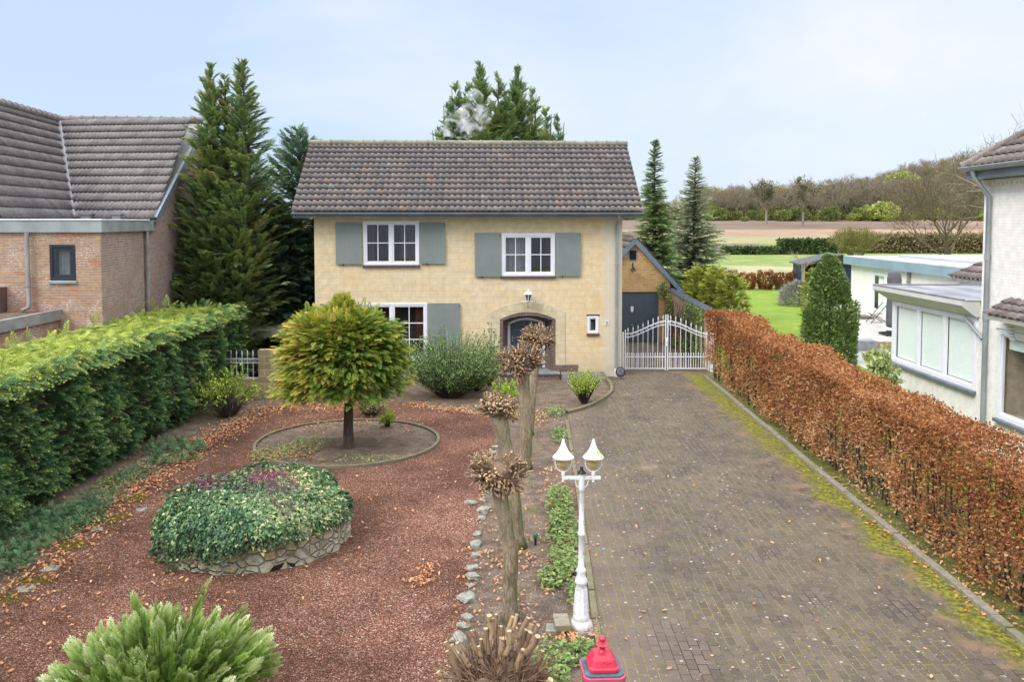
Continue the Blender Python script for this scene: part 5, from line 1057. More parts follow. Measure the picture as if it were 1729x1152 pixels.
for s in (-1, 1): q.tube([(s * .03, 0, armz - .13), (s * .07, 0, armz - .09), (s * .085, 0, armz - .03)], .007, 6)
q.build('crossarm', M['white_dirty'], lamp, auto=45)
lx_ = [PY(951, 780, L0.y).x - L0.x, PY(1002, 770, L0.y).x - L0.x]
for i, x in enumerate(lx_):
    base = armz; ln = MB(); ln.tube([(x, 0, base - .05), (x, 0, base + .05)], .017, 10); ln.lathe([(.025, .04), (.022, .06), (.018, .075)], (x, 0, base), 12)
    pts = []
    for k in range(15): t = PI + PI * k / 14; pts.append((x + .098 * math.cos(t), 0, base + .185 + .11 * math.sin(t)))
    pts = [(x - .098, 0, base + .26)] + pts + [(x + .098, 0, base + .26)]; ln.tube(pts, .009, 8)
    lt_ = ln.build('lantern', M['white_dirty'], lamp, auto=50)
    q = MB(); q.lathe([(.132, .255), (.133, .262), (.12, .28), (.085, .315), (.055, .36), (.034, .41), (.022, .45), (.014, .455), (.02, .47), (.014, .485), (.0, .495)], (x, 0, base), 26); q.build('hood', M['white_algae'] if i else M['white_paint'], lt_, smooth=False, auto=35)
    q = MB(); q.lathe([(.0, .11), (.03, .115), (.055, .14), (.07, .18), (.078, .225), (.08, .26)], (x, 0, base), 20); q.build('lamp_glass', M['amber_glass'], lt_, auto=60)
# ---- red post box pillar in the foreground
B0 = PY(1017, 1081, 7.0); pb = thing('post_box', 'red cast iron post box with teal top and turned finial beside the driveway', 'post box', (B0.x, 7.0, 0), R(3))
zt = B0.z; q = MB(); hw = .155
def ch(h, c): return [(-h, -h + c), (-h + c, -h), (h - c, -h), (h, -h + c), (h, h - c), (h - c, h), (-h + c, h), (-h, h - c)]
q.extrude(ch(.11, .03), 'z', 0, .12); q.extrude(ch(.075, .02), 'z', .12, .62); q.extrude(ch(.16, .035), 'z', .62, zt - .30); q.build('body', M['red_paint'], pb, bevel=.006)
q = MB(); q.extrude(ch(.185, .04), 'z', zt - .299, zt - .252); q.build('rim', M['pink_paint'], pb, bevel=.008)
q = MB(); q.extrude(ch(.168, .04), 'z', zt - .251, zt - .237); q.build('top_plate', M['teal_paint'], pb, bevel=.004)
q = MB(); pr = [(.128, -.236), (.131, -.225), (.131, -.205), (.122, -.198), (.117, -.19), (.098, -.14), (.075, -.112), (.058, -.105), (.05, -.104)]
V = []; n = len(pr); 
for r_, z_ in pr: V += [(x, y, zt + z_) for x, y in ch(r_, r_ * .22)]
q.add(V, [(i * 8 + k, i * 8 + (k + 1) % 8, (i + 1) * 8 + (k + 1) % 8, (i + 1) * 8 + k) for i in range(n - 1) for k in range(8)] + [tuple(range((n - 1) * 8, n * 8))])
dm = q.build('lid', M['red_paint'], pb, bevel=.004)
q = MB(); q.lathe([(.034, -.105), (.03, -.098), (.02, -.09), (.018, -.082), (.024, -.078), (.026, -.072), (.034, -.055), (.055, -.044), (.056, -.038), (.045, -.032), (.018, -.026), (.012, -.018), (.012, -.014), (.026, -.008), (.032, .006), (.030, .018), (.02, .027), (.0, .03)], (0, 0, zt), 24); q.build('finial', M['red_paint'], pb, auto=50)
# raised horn emblem on the sloping front of the lid
q = MB(); cc = Vector((0, -.112, zt - .162)); sl_ = Vector((0, .34, .94)).normalized()
ring = [cc + Vector((math.cos(t) * .027, 0, 0)) + sl_ * (math.sin(t) * .022) for t in np.linspace(.5, 2 * PI + .2, 20)]; q.tube(ring, .0035, 6); q.tube([ring[0], ring[0] + Vector((.016, -.002, .0)), ring[0] + Vector((.03, -.003, .004))], [.0035, .004, .009], 6); q.tube([ring[-1], ring[-1] + Vector((-.03, 0, .004)) + sl_ * .004], .003, 6); q.build('emblem', M['red_paint'], dm)
# ---- stones and bricks
def stone_mesh(seed, sx, sy, sz):
    bm = bmesh.new(); bmesh.ops.create_icosphere(bm, subdivisions=3, radius=1); r = np.random.default_rng(seed)
    V = np.array([v.co[:] for v in bm.verts]); F = [tuple(v.index for v in f.verts) for f in bm.faces]; bm.free()
    V = np.sign(V) * np.abs(V) ** .5; V *= (1 + .26 * lump(V, 2.2, seed) + .09 * lump(V, 6, seed + 5))[:, None]
    V[:, 2] += .25 * V[:, 0] * r.normal(0, .5); V *= np.array([sx, sy, sz]) / 1.0; V[:, 2] += sz * .55
    me = raw_mesh('edging_stone', V, F, M['stone_grey'], smooth=True); me.set_sharp_from_angle(angle=R(38)); return me
SM = [stone_mesh(40 + i, .075 + .022 * (i % 3), .085 + .03 * (i % 2), .042 + .01 * (i % 3)) for i in range(8)]
stones = [(842, 722), (843, 733), (842, 744), (838, 755), (832, 766), (826, 777), (822, 788), (822, 832), (815, 846), (817, 862), (813, 876), (806, 903), (803, 922), (803, 938), (798, 960), (797, 975), (796, 990), (788, 1012), (790, 1045), (783, 1058), (776, 1082), (770, 1103)]
lab = ['small mossy stone of the row beside the gravel, behind the cracked pollard trunk', 'large pale flat stone in the edging row beside the near pollard trunk']
desc = ['farthest mossy stone of the edging row, nearest the house', 'second mossy stone of the row counted from the house end', 'third mossy stone of the row counted from the house end', 'fourth stone from the house end, beside the cracked pollard trunk', 'fifth stone from the house end, left of the cracked pollard trunk', 'sixth stone from the house end, just above the near pollard head', 'seventh stone from the house end, touching the near pollard head outline',
 'pale jagged stone just below the near pollard head', 'flat low stone below the pale jagged one under the pollard head', 'round grey stone midway down the row below the pollard head', 'tapered stone under the round grey one in the edging row', 'tall stone halfway down the edging row after a gap', 'broad pale stone in the lower half of the edging row', 'wide flat stone under the broad pale one', 'ragged stone left of the near trunk, above the small oval one', 'small oval stone left of the near pollard trunk', 'blocky stone under the small oval one', 'leaning stone just above the leafless gap of the row', 'fourth stone from the stump end of the row', 'third stone from the stump end of the row', 'second stone from the stump end, beside a green tuft', 'nearest stone of the row, touching the pruned stump']
sg = 'stones edging the gravel'
for i, (px, py) in enumerate(stones):
    p = G(px, py + 2); o = link('edging_stone', SM[i % 8], None, (p.x, p.y, .0), rz=i * 1.7); s = .84 + .2 * math.sin(i * 2.3); o.scale = (s, s, s * .9); prop(o, desc[i], 'stone', sg)
for k, (px, py, ll) in enumerate([(795, 852, 'loose grey stone lying alone on the gravel beside the edging row'), (690, 72, '')][:1]): p = G(px, py); o = link('loose_stone', SM[3], None, (p.x, p.y, 0), 1.0); prop(o, ll, 'stone')
ls = [(238, 862, 'pale rock half buried in the verge below the cypress hedge'), (212, 838, 'grey rock at the gravel edge left of the ivy planter'), (163, 895, 'mossy rock at the gravel edge nearest the hedge foot'), (86, 962, 'large flat rock among moss near the left frame edge'), (337, 772, 'grey rock beside the leaf litter near the green leafed shrub'), (45, 995, 'mossy flat rock lowest along the hedge verge'), (380, 718, 'small rock below the green leafed shrub'), (436, 700, 'grey rock by the gravel edge near the block wall')]
for k, (px, py, ll) in enumerate(ls): p = G(px, py); o = link('verge_rock', SM[(k * 3) % 8], None, (p.x, p.y, -.02), k * 1.1); o.scale = (1.15, 1.05, .6); prop(o, ll, 'rock', 'rocks along the hedge verge')
sb = G(934, 1070); q = MB(); q.box(-.12, .12, -.10, .10, 0, .05); o = q.build('paving_block', M['stone_grey'], loc=(sb.x + .03, sb.y + .04, .004), rz=R(-6), bevel=.006); prop(o, 'lower flat grey paving block beside the lamp post base', 'paving block')
q = MB(); q.box(-.095, .095, -.16, .16, 0, .08); o = q.build('paving_block', M['concrete'], loc=(sb.x + .11, sb.y + .08, .055), rz=R(4), bevel=.006); prop(o, 'tall grey paving block lying on the flatter one by the lamp post', 'paving block')
p = G(904, 922); gl_ = thing('ground_spike_light', 'small black ground spike light with green cap in the bare soil', 'garden light', (p.x, p.y, 0)); q = MB(); q.tube([(0, 0, 0), (.0, 0, .13)], .018, 8); q.build('spike', M['black_metal'], gl_); q = MB(); q.lathe([(.03, .13), (.036, .15), (.036, .18), (.02, .2)], (0, 0, 0), 12); q.build('cap', simple('green_plastic', (.02, .16, .11), .4), gl_, auto=40)
# ---- trough, drum light, step bits
a = WM[house.name] @ Vector((hf(946, 650)[0], -.62, 0)); tr_ = thing('planter_trough', 'long grey stone trough planter against the house wall right of the door', 'planter', a, HA)
tl_ = 1.42; q = MB(); q.box(0, tl_, 0, .04, 0, .22); q.box(0, tl_, .36, .40, 0, .22); q.box(0, .04, .04, .36, 0, .22); q.box(tl_ - .04, tl_, .04, .36, 0, .22); q.build('trough', M['lead'], tr_, bevel=.006); q = MB(); q.box(.04, tl_ - .04, .04, .36, .02, .18); q.build('soil', M['soil'], tr_)
p = G(1047, 640); dr = thing('floodlight', 'round black floodlight on a small stand at the foot of the downpipe', 'garden light', (p.x - .02, p.y - .1, 0)); 
q = MB(); q.tube([(-.05, 0, 0), (-.02, 0, .12), (-.15, 0, .22)], .014, 6); q.tube([(.07, 0, 0), (.02, 0, .12), (.15, 0, .22)], .014, 6); q.build('stand', M['lead'], dr)
q = MB(); c0 = Vector((0, 0, .24)); ax_ = Vector((.1, -.95, .25)).normalized(); q.tube([c0 - ax_ * -.02, c0 + ax_ * .07], [.10, .145], 20); q.tube([c0 + ax_ * .07, c0 + ax_ * .10], [.16, .16], 20); q.tube([c0 + ax_ * -.06, c0 + ax_ * .02], [.05, .1], 20); hd = q.build('lamp_head', M['black_metal'], dr, auto=40)
q = MB(); q.tube([c0 + ax_ * .101, c0 + ax_ * .112], [.125, .10], 20); q.build('lens', simple('grey_lens', (.10, .11, .13), .1, .2, 8, spec=.7), hd)
# ---- stone planter ring
PC = Vector((-4.1, 12.9, 0)); pl = thing('stone_planter', 'round rubble stone planter with a mound of ivy', 'planter', PC)
q = MB(); n = 56; r0, r1, ph = 1.36, 1.08, .56; rr_ = lambda k, z: (r0 - .06 * z) * (1 + .018 * math.sin(k * 1.7) + .012 * math.sin(k * 3.1)); Ln = 2 * PI * r0 / n
rings = []
for zi, z in enumerate((0, .14, .28, .42, ph)): rings.append([Vector((rr_(k, z) * 1.08 * math.cos(2 * PI * k / n), rr_(k, z) * math.sin(2 * PI * k / n), z)) for k in range(n)])
V = [v for r_ in rings for v in r_]; F = [(i * n + k, i * n + (k + 1) % n, (i + 1) * n + (k + 1) % n, (i + 1) * n + k) for i in range(4) for k in range(n)]
V += [Vector((r1 * math.cos(2 * PI * k / n), r1 * math.sin(2 * PI * k / n), ph)) for k in range(n)]; F += [(4 * n + k, 4 * n + (k + 1) % n, 5 * n + (k + 1) % n, 5 * n + k) for k in range(n)]; F.append(tuple(range(5 * n, 6 * n)))
me = raw_mesh('wall_ring', V, F, M['rubble']); uvl = me.uv_layers.new(name='uv')
for poly in me.polygons:
    for li in poly.loop_indices:
        vi = me.loops[li].vertex_index; k, i = vi % n, vi // n
        kk = k + (n if (k == 0 and any(me.loops[l2].vertex_index % n == n - 1 for l2 in poly.loop_indices)) else 0); uvl.data[li].uv = (kk * Ln, me.vertices[vi].co.z)
link('wall_ring', me, pl)
p = G(487, 976); q = MB(); vv = Vector((p.x, p.y, 0)) - PC; d_ = vv.normalized(); t_ = Vector((-d_.y, d_.x, 0)); b0 = d_ * 1.375; q.add([b0 - t_ * .2, b0 + t_ * .2, b0 + t_ * .19 - d_ * .01 + Vector((0, 0, .07)), b0 + t_ * .05 + Vector((0, 0, .11)), b0 - t_ * .13 + Vector((0, 0, .08))], [(0, 1, 2, 3, 4)]); q.build('drain_slot', M['black_metal'], pl)
# ---- ring bed round the golden tree
RC = G(585, 752); rcx, rcy = RC.x, 18.65
bedp = [(rcx + 2.08 * math.cos(t), rcy + 2.02 * math.sin(t)) for t in np.linspace(0, 2 * PI, 48, endpoint=False)]
o = sheet('flower_bed', bedp, .022, M['soil']); o = ribbon('bed_edging', bedp, .07, .07, M['mossy_kerb'], True); o['kind'] = 'structure'
# ---- low block wall, iron fence, garden swing canopy
wy = 23.6; bw_ = thing('block_wall', 'low wall of yellow garden blocks between the hedge and the house', 'wall', (-7.2, wy, 0)); x0 = PY(437, 640, wy).x; x00 = PY(392, 640, wy).x
q = MB(); q.box(x0, -6.1, wy, wy + .22, 0, PY(455, 591, wy).z); q.box(x00 - 1.2, x0 - .003, wy + .002, wy + .2, 0, PY(420, 641, wy).z); q.build('masonry', M['block_wall'], bw_, world=True)
fz0 = PY(420, 641, wy).z; fn_ = thing('iron_fence', 'white iron fence panel with spear tips on the low block wall', 'fence', (x00, wy + .1, fz0)); W_ = x0 - x00
q = MB(); q.box(-.4, W_, -.012, .012, .02, .045); q.box(-.4, W_, -.012, .012, .58, .605); q.box(-.4, W_, -.012, .012, .46, .485); q.build('rails', M['white_paint'], fn_)
q = MB(); n = 8
for i in range(n): x = -.38 + (W_ + .35) * i / (n - 1); q.tube([(x, 0, .045), (x, 0, .72)], .010, 6); q.lathe([(.01, 0), (.026, .015), (.01, .035), (.024, .06), (.002, .15)], (x, 0, .70), 6)
q.build('bars', M['white_paint'], fn_); q = MB()
for i in range(n - 1): x = -.38 + (W_ + .35) * (i + .5) / (n - 1); q.tube([(x + (.045 - .03 * t) * math.cos(5.5 * t), 0, .535 + (.035 - .024 * t) * math.sin(5.5 * t)) for t in np.linspace(0, 1, 10)], .007, 5)
q.build('scrollwork', M['white_paint'], fn_)
swp = PY(450, 556, 26.8); sw = thing('garden_swing', 'garden swing seat with a scalloped mossy canopy behind the block wall', 'swing seat', (swp.x, 26.8, 0)); cz = swp.z
m = Mat('mossy_canvas'); c = m.mix((.10, .105, .075), (.22, .23, .16), m.rng(m.noise(5, 5, .7), .35, .65)); M['canvas'] = m.done(c, .9)
q = MB(); q.face([(-.95, -.5, cz), (.95, -.5, cz), (.95, .2, cz + .14), (-.95, .2, cz + .14)]); q.face([(-.95, .2, cz + .14), (.95, .2, cz + .14), (.95, .9, cz), (-.95, .9, cz)]); n = 10
for i in range(n):
    xa = -.95 + 1.9 * i / n; w = 1.9 / n; pts = [(xa, -.5, cz), (xa, -.51, cz - .17)] + [(xa + w * k / 6, -.515, cz - .17 - .07 * math.sin(PI * k / 6)) for k in range(1, 6)] + [(xa + w, -.51, cz - .17), (xa + w, -.5, cz)]; q.face(pts)
q.build('canopy', M['canvas'], sw)
q = MB()
for sx in (-.9, .9): q.tube([(sx, -.3, cz), (sx, -.5, 0)], .025, 6); q.tube([(sx, .6, cz), (sx, .9, 0)], .025, 6)
q.build('frame', M['lead'], sw); q = MB(); q.box(-.8, .8, -.1, .4, .42, .5); q.build('seat', M['canvas'], sw); q = MB(); q.box(-.8, .8, .4, .48, .5, .95); q.build('backrest', M['canvas'], sw)

# ---- neighbour's terrace things
p = G(1508, 566, .3); ps = thing('parasol', 'closed parasol in a dark grey cover standing on a wheeled base', 'parasol', (p.x, p.y, .3)); hgt_ = PY(1508, 457, p.y).z - .3
q = MB(); q.lathe([(.03, .05), (.03, .4)], (0, 0, 0), 12); q.build('pole', M['black_metal'], ps)
q = MB(); q.lathe([(.20, .33), (.27, .36), (.30, .6), (.285, 1.2), (.27, 1.9), (.28, hgt_ - .35), (.24, hgt_ - .12), (.14, hgt_ - .02), (.0, hgt_)], (0, 0, 0), 22); q.v = [Vector((v.x * (1 + .06 * math.sin(v.z * 5 + math.atan2(v.y, v.x) * 5)), v.y, v.z)) for v in q.v]; q.build('cover', M['dark_fabric'], ps, auto=70)
q = MB(); q.box(-.45, .2, -.4, .4, .04, .10); q.box(-.5, .3, -.07, .07, .10, .15); q.box(-.1, .08, -.45, .45, .10, .15); [q.lathe([(.05, 0), (.05, .04)], (sx, sy, 0), 10) for sx in (-.4, .15) for sy in (-.35, .35)]; q.build('base', M['black_metal'], ps)
p = G(1482, 545, .3); fc = thing('folding_chair', 'folding wooden deck chair beside the covered parasol', 'chair', (p.x, p.y, .3)); 
q = MB()
for s in (-.28, .28): q.tube([(-.45, s, 0), (.35, s, .95)], .022, 6); q.tube([(.35, s, 0), (-.35, s, .45)], .022, 6)
q.build('frame', M['bark'], fc); q = MB(); q.box(-.35, .12, -.26, .26, .42, .45); q.build('seat', simple('pale_slats', (.45, .36, .24), .8), fc)
ap = G(1432, 492); ac = thing('garden_armchair', 'dark armchair standing in front of the blue shed', 'chair', (PY(1429, 485, 56).x, 56, 0)); q = MB(); q.box(-.4, .4, -.35, .35, .12, .42); q.build('seat', M['dark_frame'], ac, bevel=.04); q = MB(); q.box(-.4, .4, .2, .38, .42, .95); q.build('backrest', M['dark_frame'], ac, bevel=.05)
for s in (-1, 1): q = MB(); q.box(s * .41 - .07, s * .41 + .07, -.35, .35, .0, .62); q.build('armrest', M['dark_frame'], ac, bevel=.03)
lwp = [G(1443, 577), G(1472, 577)]; q = MB(); q.box(13.35, PY(1472, 570, 32.55).x, 32.0, 32.62, 0, .42); o = q.build('stone_bench', M['flagstone'], loc=(14, 32.3, 0), world=True, bevel=.02); prop(o, 'low dark stone wall end beside the terrace step', 'stone bench')
q = MB(); xs = PY(1472, 570, 32.55).x
for i in range(6): q.box(xs + .02 + i * .8, xs + .80 + i * .8, 32.45, 32.63, .0, .312)
o = q.build('terrace_step', simple('brown_step_blocks', (.30, .22, .14), .8, .2, 3), loc=(xs, 32.5, 0), world=True, bevel=.008); prop(o, 'brown block step edging the pale terrace', 'step')
p = G(1448, 537, .3); q = MB(); q.box(-1.2, .9, -.5, .5, 0, .1); o = q.build('stepping_slab', simple('dark_brown_slab', (.12, .095, .085), .6), loc=(p.x - .3, p.y, .302), bevel=.01); prop(o, 'dark low deck slab on the pale terrace by the laurel bush', 'slab')
p = G(1366, 527); tpz = thing('garden_tap', 'white bent garden tap on a grey block at the lawn edge', 'tap', (p.x, p.y, 0)); q = MB(); q.box(-.28, 1.4, -.12, .12, 0, .55); q.build('block', M['stone_grey'], tpz, bevel=.01); q = MB(); q.tube([(-.1, 0, .55), (-.1, 0, 1.02), (.12, 0, 1.02), (.12, 0, .96)], .035, 8); q.build('pipe', M['white_paint'], tpz)
p = G(1353, 505); st = thing('young_tree', 'thin bare young tree with a stake in front of the shed', 'tree', (p.x, p.y, 0)); segs = []; rnd = np.random.default_rng(5)
segs = [((0, 0, 0), (.05, 0, 1.0), .06, .05), ((.05, 0, 1.0), (0, 0, 2.3), .05, .035)]
for k in range(7): grow(segs, (0, 0, 1.8 + .1 * k), nrm(np.array([rnd.normal(), rnd.normal() * .5, .8])), .8, .02, 1, rnd, steps=3)
V, F = seg_tubes(segs, 4); link('trunk', raw_mesh('trunk', V, F, simple('pale_stem', (.33, .27, .19), .8)), st)
# wooden posts with stays in the meadow
for i, (px, top) in enumerate(((1343, 403), (1362, 402), (1382, 401), (1402, 402), (1329, 417))):
    b = G(px - 14 if i < 4 else px, 427); pp_ = PY(px, top, b.y); f_ = thing('stayed_post', ['first', 'second', 'third', 'fourth', 'fifth'][i] + ' wooden post from the ' + ('low' if 0 else 'spruce') + ' side of the stayed row in the meadow', 'post', (pp_.x, b.y, 0), group='stayed posts in the meadow')
    q = MB(); q.box(-.18, .18, -.1, .1, 0, pp_.z * (1 if i < 4 else .6)); q.build('post', simple('pale_post_wood', (.38, .28, .18), .9) if i == 0 else bpy.data.materials['pale_post_wood'], f_)
    q = MB(); q.tube([(0, 0, pp_.z * (.98 if i < 4 else .58)), (-1.7, -.3, 0)], .035, 4); q.build('stay', M['white_dirty'], f_)
# ================================================================== PLANTS
UP = np.array([0, 0, 1.0])
def up_n(n): return np.tile(UP, (n, 1))
# ---- cypress hedge on the left
hx0, hx1, hy0, hy1, hz = -10.35, -8.08, 4.0, 24.4, 2.62
hd = thing('cypress_hedge', 'tall clipped cypress hedge with yellow green top along the garden edge', 'hedge', (-9.2, 14, 0))
def surf_noise(a, b, s): return .10 * np.sin(a * 1.9 + s) * np.sin(b * 1.7 + s * 2) + .07 * np.sin(a * 4.3 + b * 3.1 + s)
ch_ = []
n = 15000; y = RNG.uniform(hy0, hy1, n); z = RNG.uniform(0, 1, n) ** .9 * (hz + .02); keep = RNG.random(n) < np.clip(.55 + .45 * (22 - y) / 10, .6, 1); y, z = y[keep], z[keep]; n = len(y)
lean = .22 * (z / hz) ** 2 * 0 ; x = hx1 + surf_noise(y, z, 1.0) - .08 + .12 * (z / hz) - .10 * RNG.random(n) - .28 * np.clip((.55 - z) / .55, 0, 1)
D = np.stack([.75 + .3 * RNG.random(n), RNG.normal(-.1, .45, n), RNG.normal(.25, .42, n)], 1); Nn = jit(np.tile([.5, -.25, 1.0], (n, 1)), .38)
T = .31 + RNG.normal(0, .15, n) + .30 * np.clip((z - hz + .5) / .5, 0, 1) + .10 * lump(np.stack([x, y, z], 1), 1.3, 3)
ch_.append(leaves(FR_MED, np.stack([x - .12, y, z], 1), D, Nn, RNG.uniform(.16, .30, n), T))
n = 13000; y = RNG.uniform(hy0 + 2, hy1, n); x = RNG.uniform(hx0, hx1 + .05, n); z = hz + .05 * surf_noise(x, y, 4) * 3 - .10 + RNG.normal(0, .03, n) - .14 * np.clip((x - hx1 + .35) / .35, 0, 1)
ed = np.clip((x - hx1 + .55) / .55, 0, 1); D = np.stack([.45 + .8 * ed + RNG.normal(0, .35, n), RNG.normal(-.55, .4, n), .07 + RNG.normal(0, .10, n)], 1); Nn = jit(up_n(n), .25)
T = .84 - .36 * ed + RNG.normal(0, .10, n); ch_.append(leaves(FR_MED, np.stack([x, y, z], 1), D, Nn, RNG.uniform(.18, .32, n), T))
n = 2200; x = RNG.uniform(hx0, hx1, n); z = RNG.uniform(0, hz, n); y = np.full(n, hy1) + surf_noise(x, z, 2); D = np.stack([RNG.normal(.3, .4, n), .7 + .2 * RNG.random(n), RNG.normal(.2, .3, n)], 1); ch_.append(leaves(FR_MED, np.stack([x, y - .1, z], 1), D, jit(up_n(n), .3), RNG.uniform(.22, .36, n), .38 + RNG.normal(0, .1, n)))
n = 90; y = RNG.uniform(6, hy1, n); x = RNG.uniform(hx0, hx1, n); ch_.append(leaves(FR_MED, np.stack([x, y, np.full(n, hz + .0)], 1), jit(np.tile([.2, -.2, 1.0], (n, 1)), .25), rv(n), RNG.uniform(.22, .42, n), .72 + RNG.normal(0, .1, n)))
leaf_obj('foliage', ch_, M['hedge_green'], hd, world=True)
q = MB(); q.box(hx0 + .12, hx1 - .33, hy0, hy1 - .12, .30, hz - .17); 
q.build('inner_branches', M['dark_stem'], hd, world=True)
q = MB(); 
for i in range(26): yy_ = hy0 + .4 + i * .78; q.tube([(hx1 - .5, yy_, 0), (hx1 - .55, yy_ + .05, .5)], .05, 7)
q.build('stems', M['bark'], hd, world=True)

# ---- general conifer
def conifer(name, label, base, leaders, mat, fr=FR_MID, fsz=(.45, .75), elev=(25, 12), nbr=260, lo=.0, per=13, width=None, group=None, dens=1.0, gap=.15, tint=(.45, .14), seed=0, topfr=True, hull=True, prof=None, trunk_r=.2, droop=.0, pale=None):
    r = np.random.default_rng(seed); t_ = thing(name, label, 'tree', tuple(base), group=group); P = []; D = []; S = []; T = []; segs = []
    for (dx, dy, H, Rd, frac) in leaders:
        segs.append(((dx * .1, dy * .1, 0), (dx, dy, H * .5), trunk_r, trunk_r * .6)); segs.append(((dx, dy, H * .5), (dx * 1.1, dy * 1.1, H * .97), trunk_r * .6, .012))
        nb = int(nbr * frac)
        for i in range(nb):
            t = lo + (1 - lo) * (1 - (1 - r.random()) ** .75) if True else 0; t = min(t, .985); h = t * H
            rad = Rd * (prof(t) if prof else min(1, (1 - t) * 1.9) ** .8) * r.uniform(.68, 1.12) + .10; az = r.random() * 2 * PI; el = R(elev[0] + (elev[1]) * r.normal() + 30 * max(0, t - .75) / .25)
            d = np.array([math.cos(az) * math.cos(el), math.sin(az) * math.cos(el), math.sin(el)]); o_ = np.array([dx * min(1, t * 2), dy * min(1, t * 2), h - rad * math.sin(el) * .6])
            tb = r.normal(0, .09); k = max(4, int(per * (.4 + .6 * rad / Rd))); segs.append((o_, o_ + d * rad * .85, .02, .006))
            side = np.cross(d, UP); side /= np.linalg.norm(side) + 1e-9
            for j in range(k):
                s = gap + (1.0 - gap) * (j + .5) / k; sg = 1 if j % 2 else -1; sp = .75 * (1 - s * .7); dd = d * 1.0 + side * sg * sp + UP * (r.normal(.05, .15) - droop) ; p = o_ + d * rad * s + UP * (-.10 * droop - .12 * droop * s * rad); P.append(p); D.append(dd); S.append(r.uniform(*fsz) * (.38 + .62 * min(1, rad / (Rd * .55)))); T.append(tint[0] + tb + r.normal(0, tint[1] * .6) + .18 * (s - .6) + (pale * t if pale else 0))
    P = np.array(P); P[:, 2] = np.maximum(P[:, 2], .05); D = np.array(D); n = len(P); T = np.array(T) + .12 * lump(P, .9, seed)
    leaf_obj('crown', [leaves(fr, P, D, jit(up_n(n), .3), np.array(S), T)], mat, t_)
    V, F = seg_tubes(segs, 5); link('trunk', raw_mesh('trunk', V, F, M['tree_trunk']), t_); return t_
b = PY(380, 560, 26.6); zt = PY(355, 97, 26.6).z; zt2 = PY(411, 92, 26.8).z
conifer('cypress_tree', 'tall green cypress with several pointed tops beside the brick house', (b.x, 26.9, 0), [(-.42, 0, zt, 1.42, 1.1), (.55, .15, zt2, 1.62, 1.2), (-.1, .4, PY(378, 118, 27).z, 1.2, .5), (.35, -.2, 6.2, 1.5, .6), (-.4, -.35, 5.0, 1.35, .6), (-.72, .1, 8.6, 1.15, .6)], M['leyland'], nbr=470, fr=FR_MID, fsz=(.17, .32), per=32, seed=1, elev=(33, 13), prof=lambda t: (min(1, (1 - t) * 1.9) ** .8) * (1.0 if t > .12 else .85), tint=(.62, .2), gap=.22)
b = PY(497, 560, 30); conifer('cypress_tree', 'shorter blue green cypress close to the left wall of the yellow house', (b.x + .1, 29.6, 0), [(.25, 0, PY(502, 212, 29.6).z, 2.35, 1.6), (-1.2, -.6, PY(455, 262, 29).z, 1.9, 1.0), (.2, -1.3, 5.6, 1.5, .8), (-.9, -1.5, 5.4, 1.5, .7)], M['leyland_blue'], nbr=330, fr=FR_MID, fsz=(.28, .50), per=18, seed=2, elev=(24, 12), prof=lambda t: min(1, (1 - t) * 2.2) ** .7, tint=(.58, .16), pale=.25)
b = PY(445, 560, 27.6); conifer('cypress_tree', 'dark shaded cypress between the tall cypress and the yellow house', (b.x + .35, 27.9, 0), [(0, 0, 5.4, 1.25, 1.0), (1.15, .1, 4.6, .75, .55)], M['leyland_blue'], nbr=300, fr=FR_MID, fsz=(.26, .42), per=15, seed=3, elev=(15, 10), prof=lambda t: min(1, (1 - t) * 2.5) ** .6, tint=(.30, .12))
# ---- big cypress behind the house
b = PY(838, 560, 38); zz_ = lambda px, py: (PY(px, py, 38).x - b.x, PY(px, py, 38).z)
lds = []
for k, (px, py, rd, fr_) in enumerate(((812, 108, 1.9, .9), (841, 122, 1.7, .6), (873, 103, 2.0, 1.0), (772, 143, 1.4, .5), (790, 138, 1.5, .5), (900, 140, 1.6, .5), (921, 185, 1.2, .35), (757, 165, 1.1, .3), (737, 205, .9, .22), (940, 200, .9, .22), (855, 150, 1.9, .5), (825, 170, 1.8, .4))):
    x_, z_ = zz_(px, py); lds.append((x_, (k % 3 - 1) * .9, z_, rd * .82, fr_))
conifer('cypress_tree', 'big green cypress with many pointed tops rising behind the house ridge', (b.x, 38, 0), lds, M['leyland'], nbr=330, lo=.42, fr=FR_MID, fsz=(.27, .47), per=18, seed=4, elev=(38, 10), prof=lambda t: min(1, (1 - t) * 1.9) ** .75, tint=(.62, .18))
# ---- spruces
for (px, top, bot, Yd, rd, mat_, lab_, sd, tn) in ((1106, 233, 470, 38, 1.45, 'spruce_dark', 'dark green spruce nearest the house behind the garage', 5, .5), (1174, 262, 470, 40, 2.35, 'spruce', 'broad grey green spruce behind the garage roof, right of the darker one', 6, .55)):
    p = PY(px, top, Yd); Ht = p.z
    conifer('spruce_tree', lab_, (p.x, Yd, 0), [(0, 0, Ht, rd, 1.0)], M[mat_], fr=SPRIG, fsz=(.20, .36), elev=(6, 9), nbr=820, per=18, lo=.08, seed=sd, prof=lambda t: (1 - t) ** 1.0 * (1.05 if t < .6 else .95) + .03, gap=.12, tint=(tn, .2), droop=.12, trunk_r=.14)
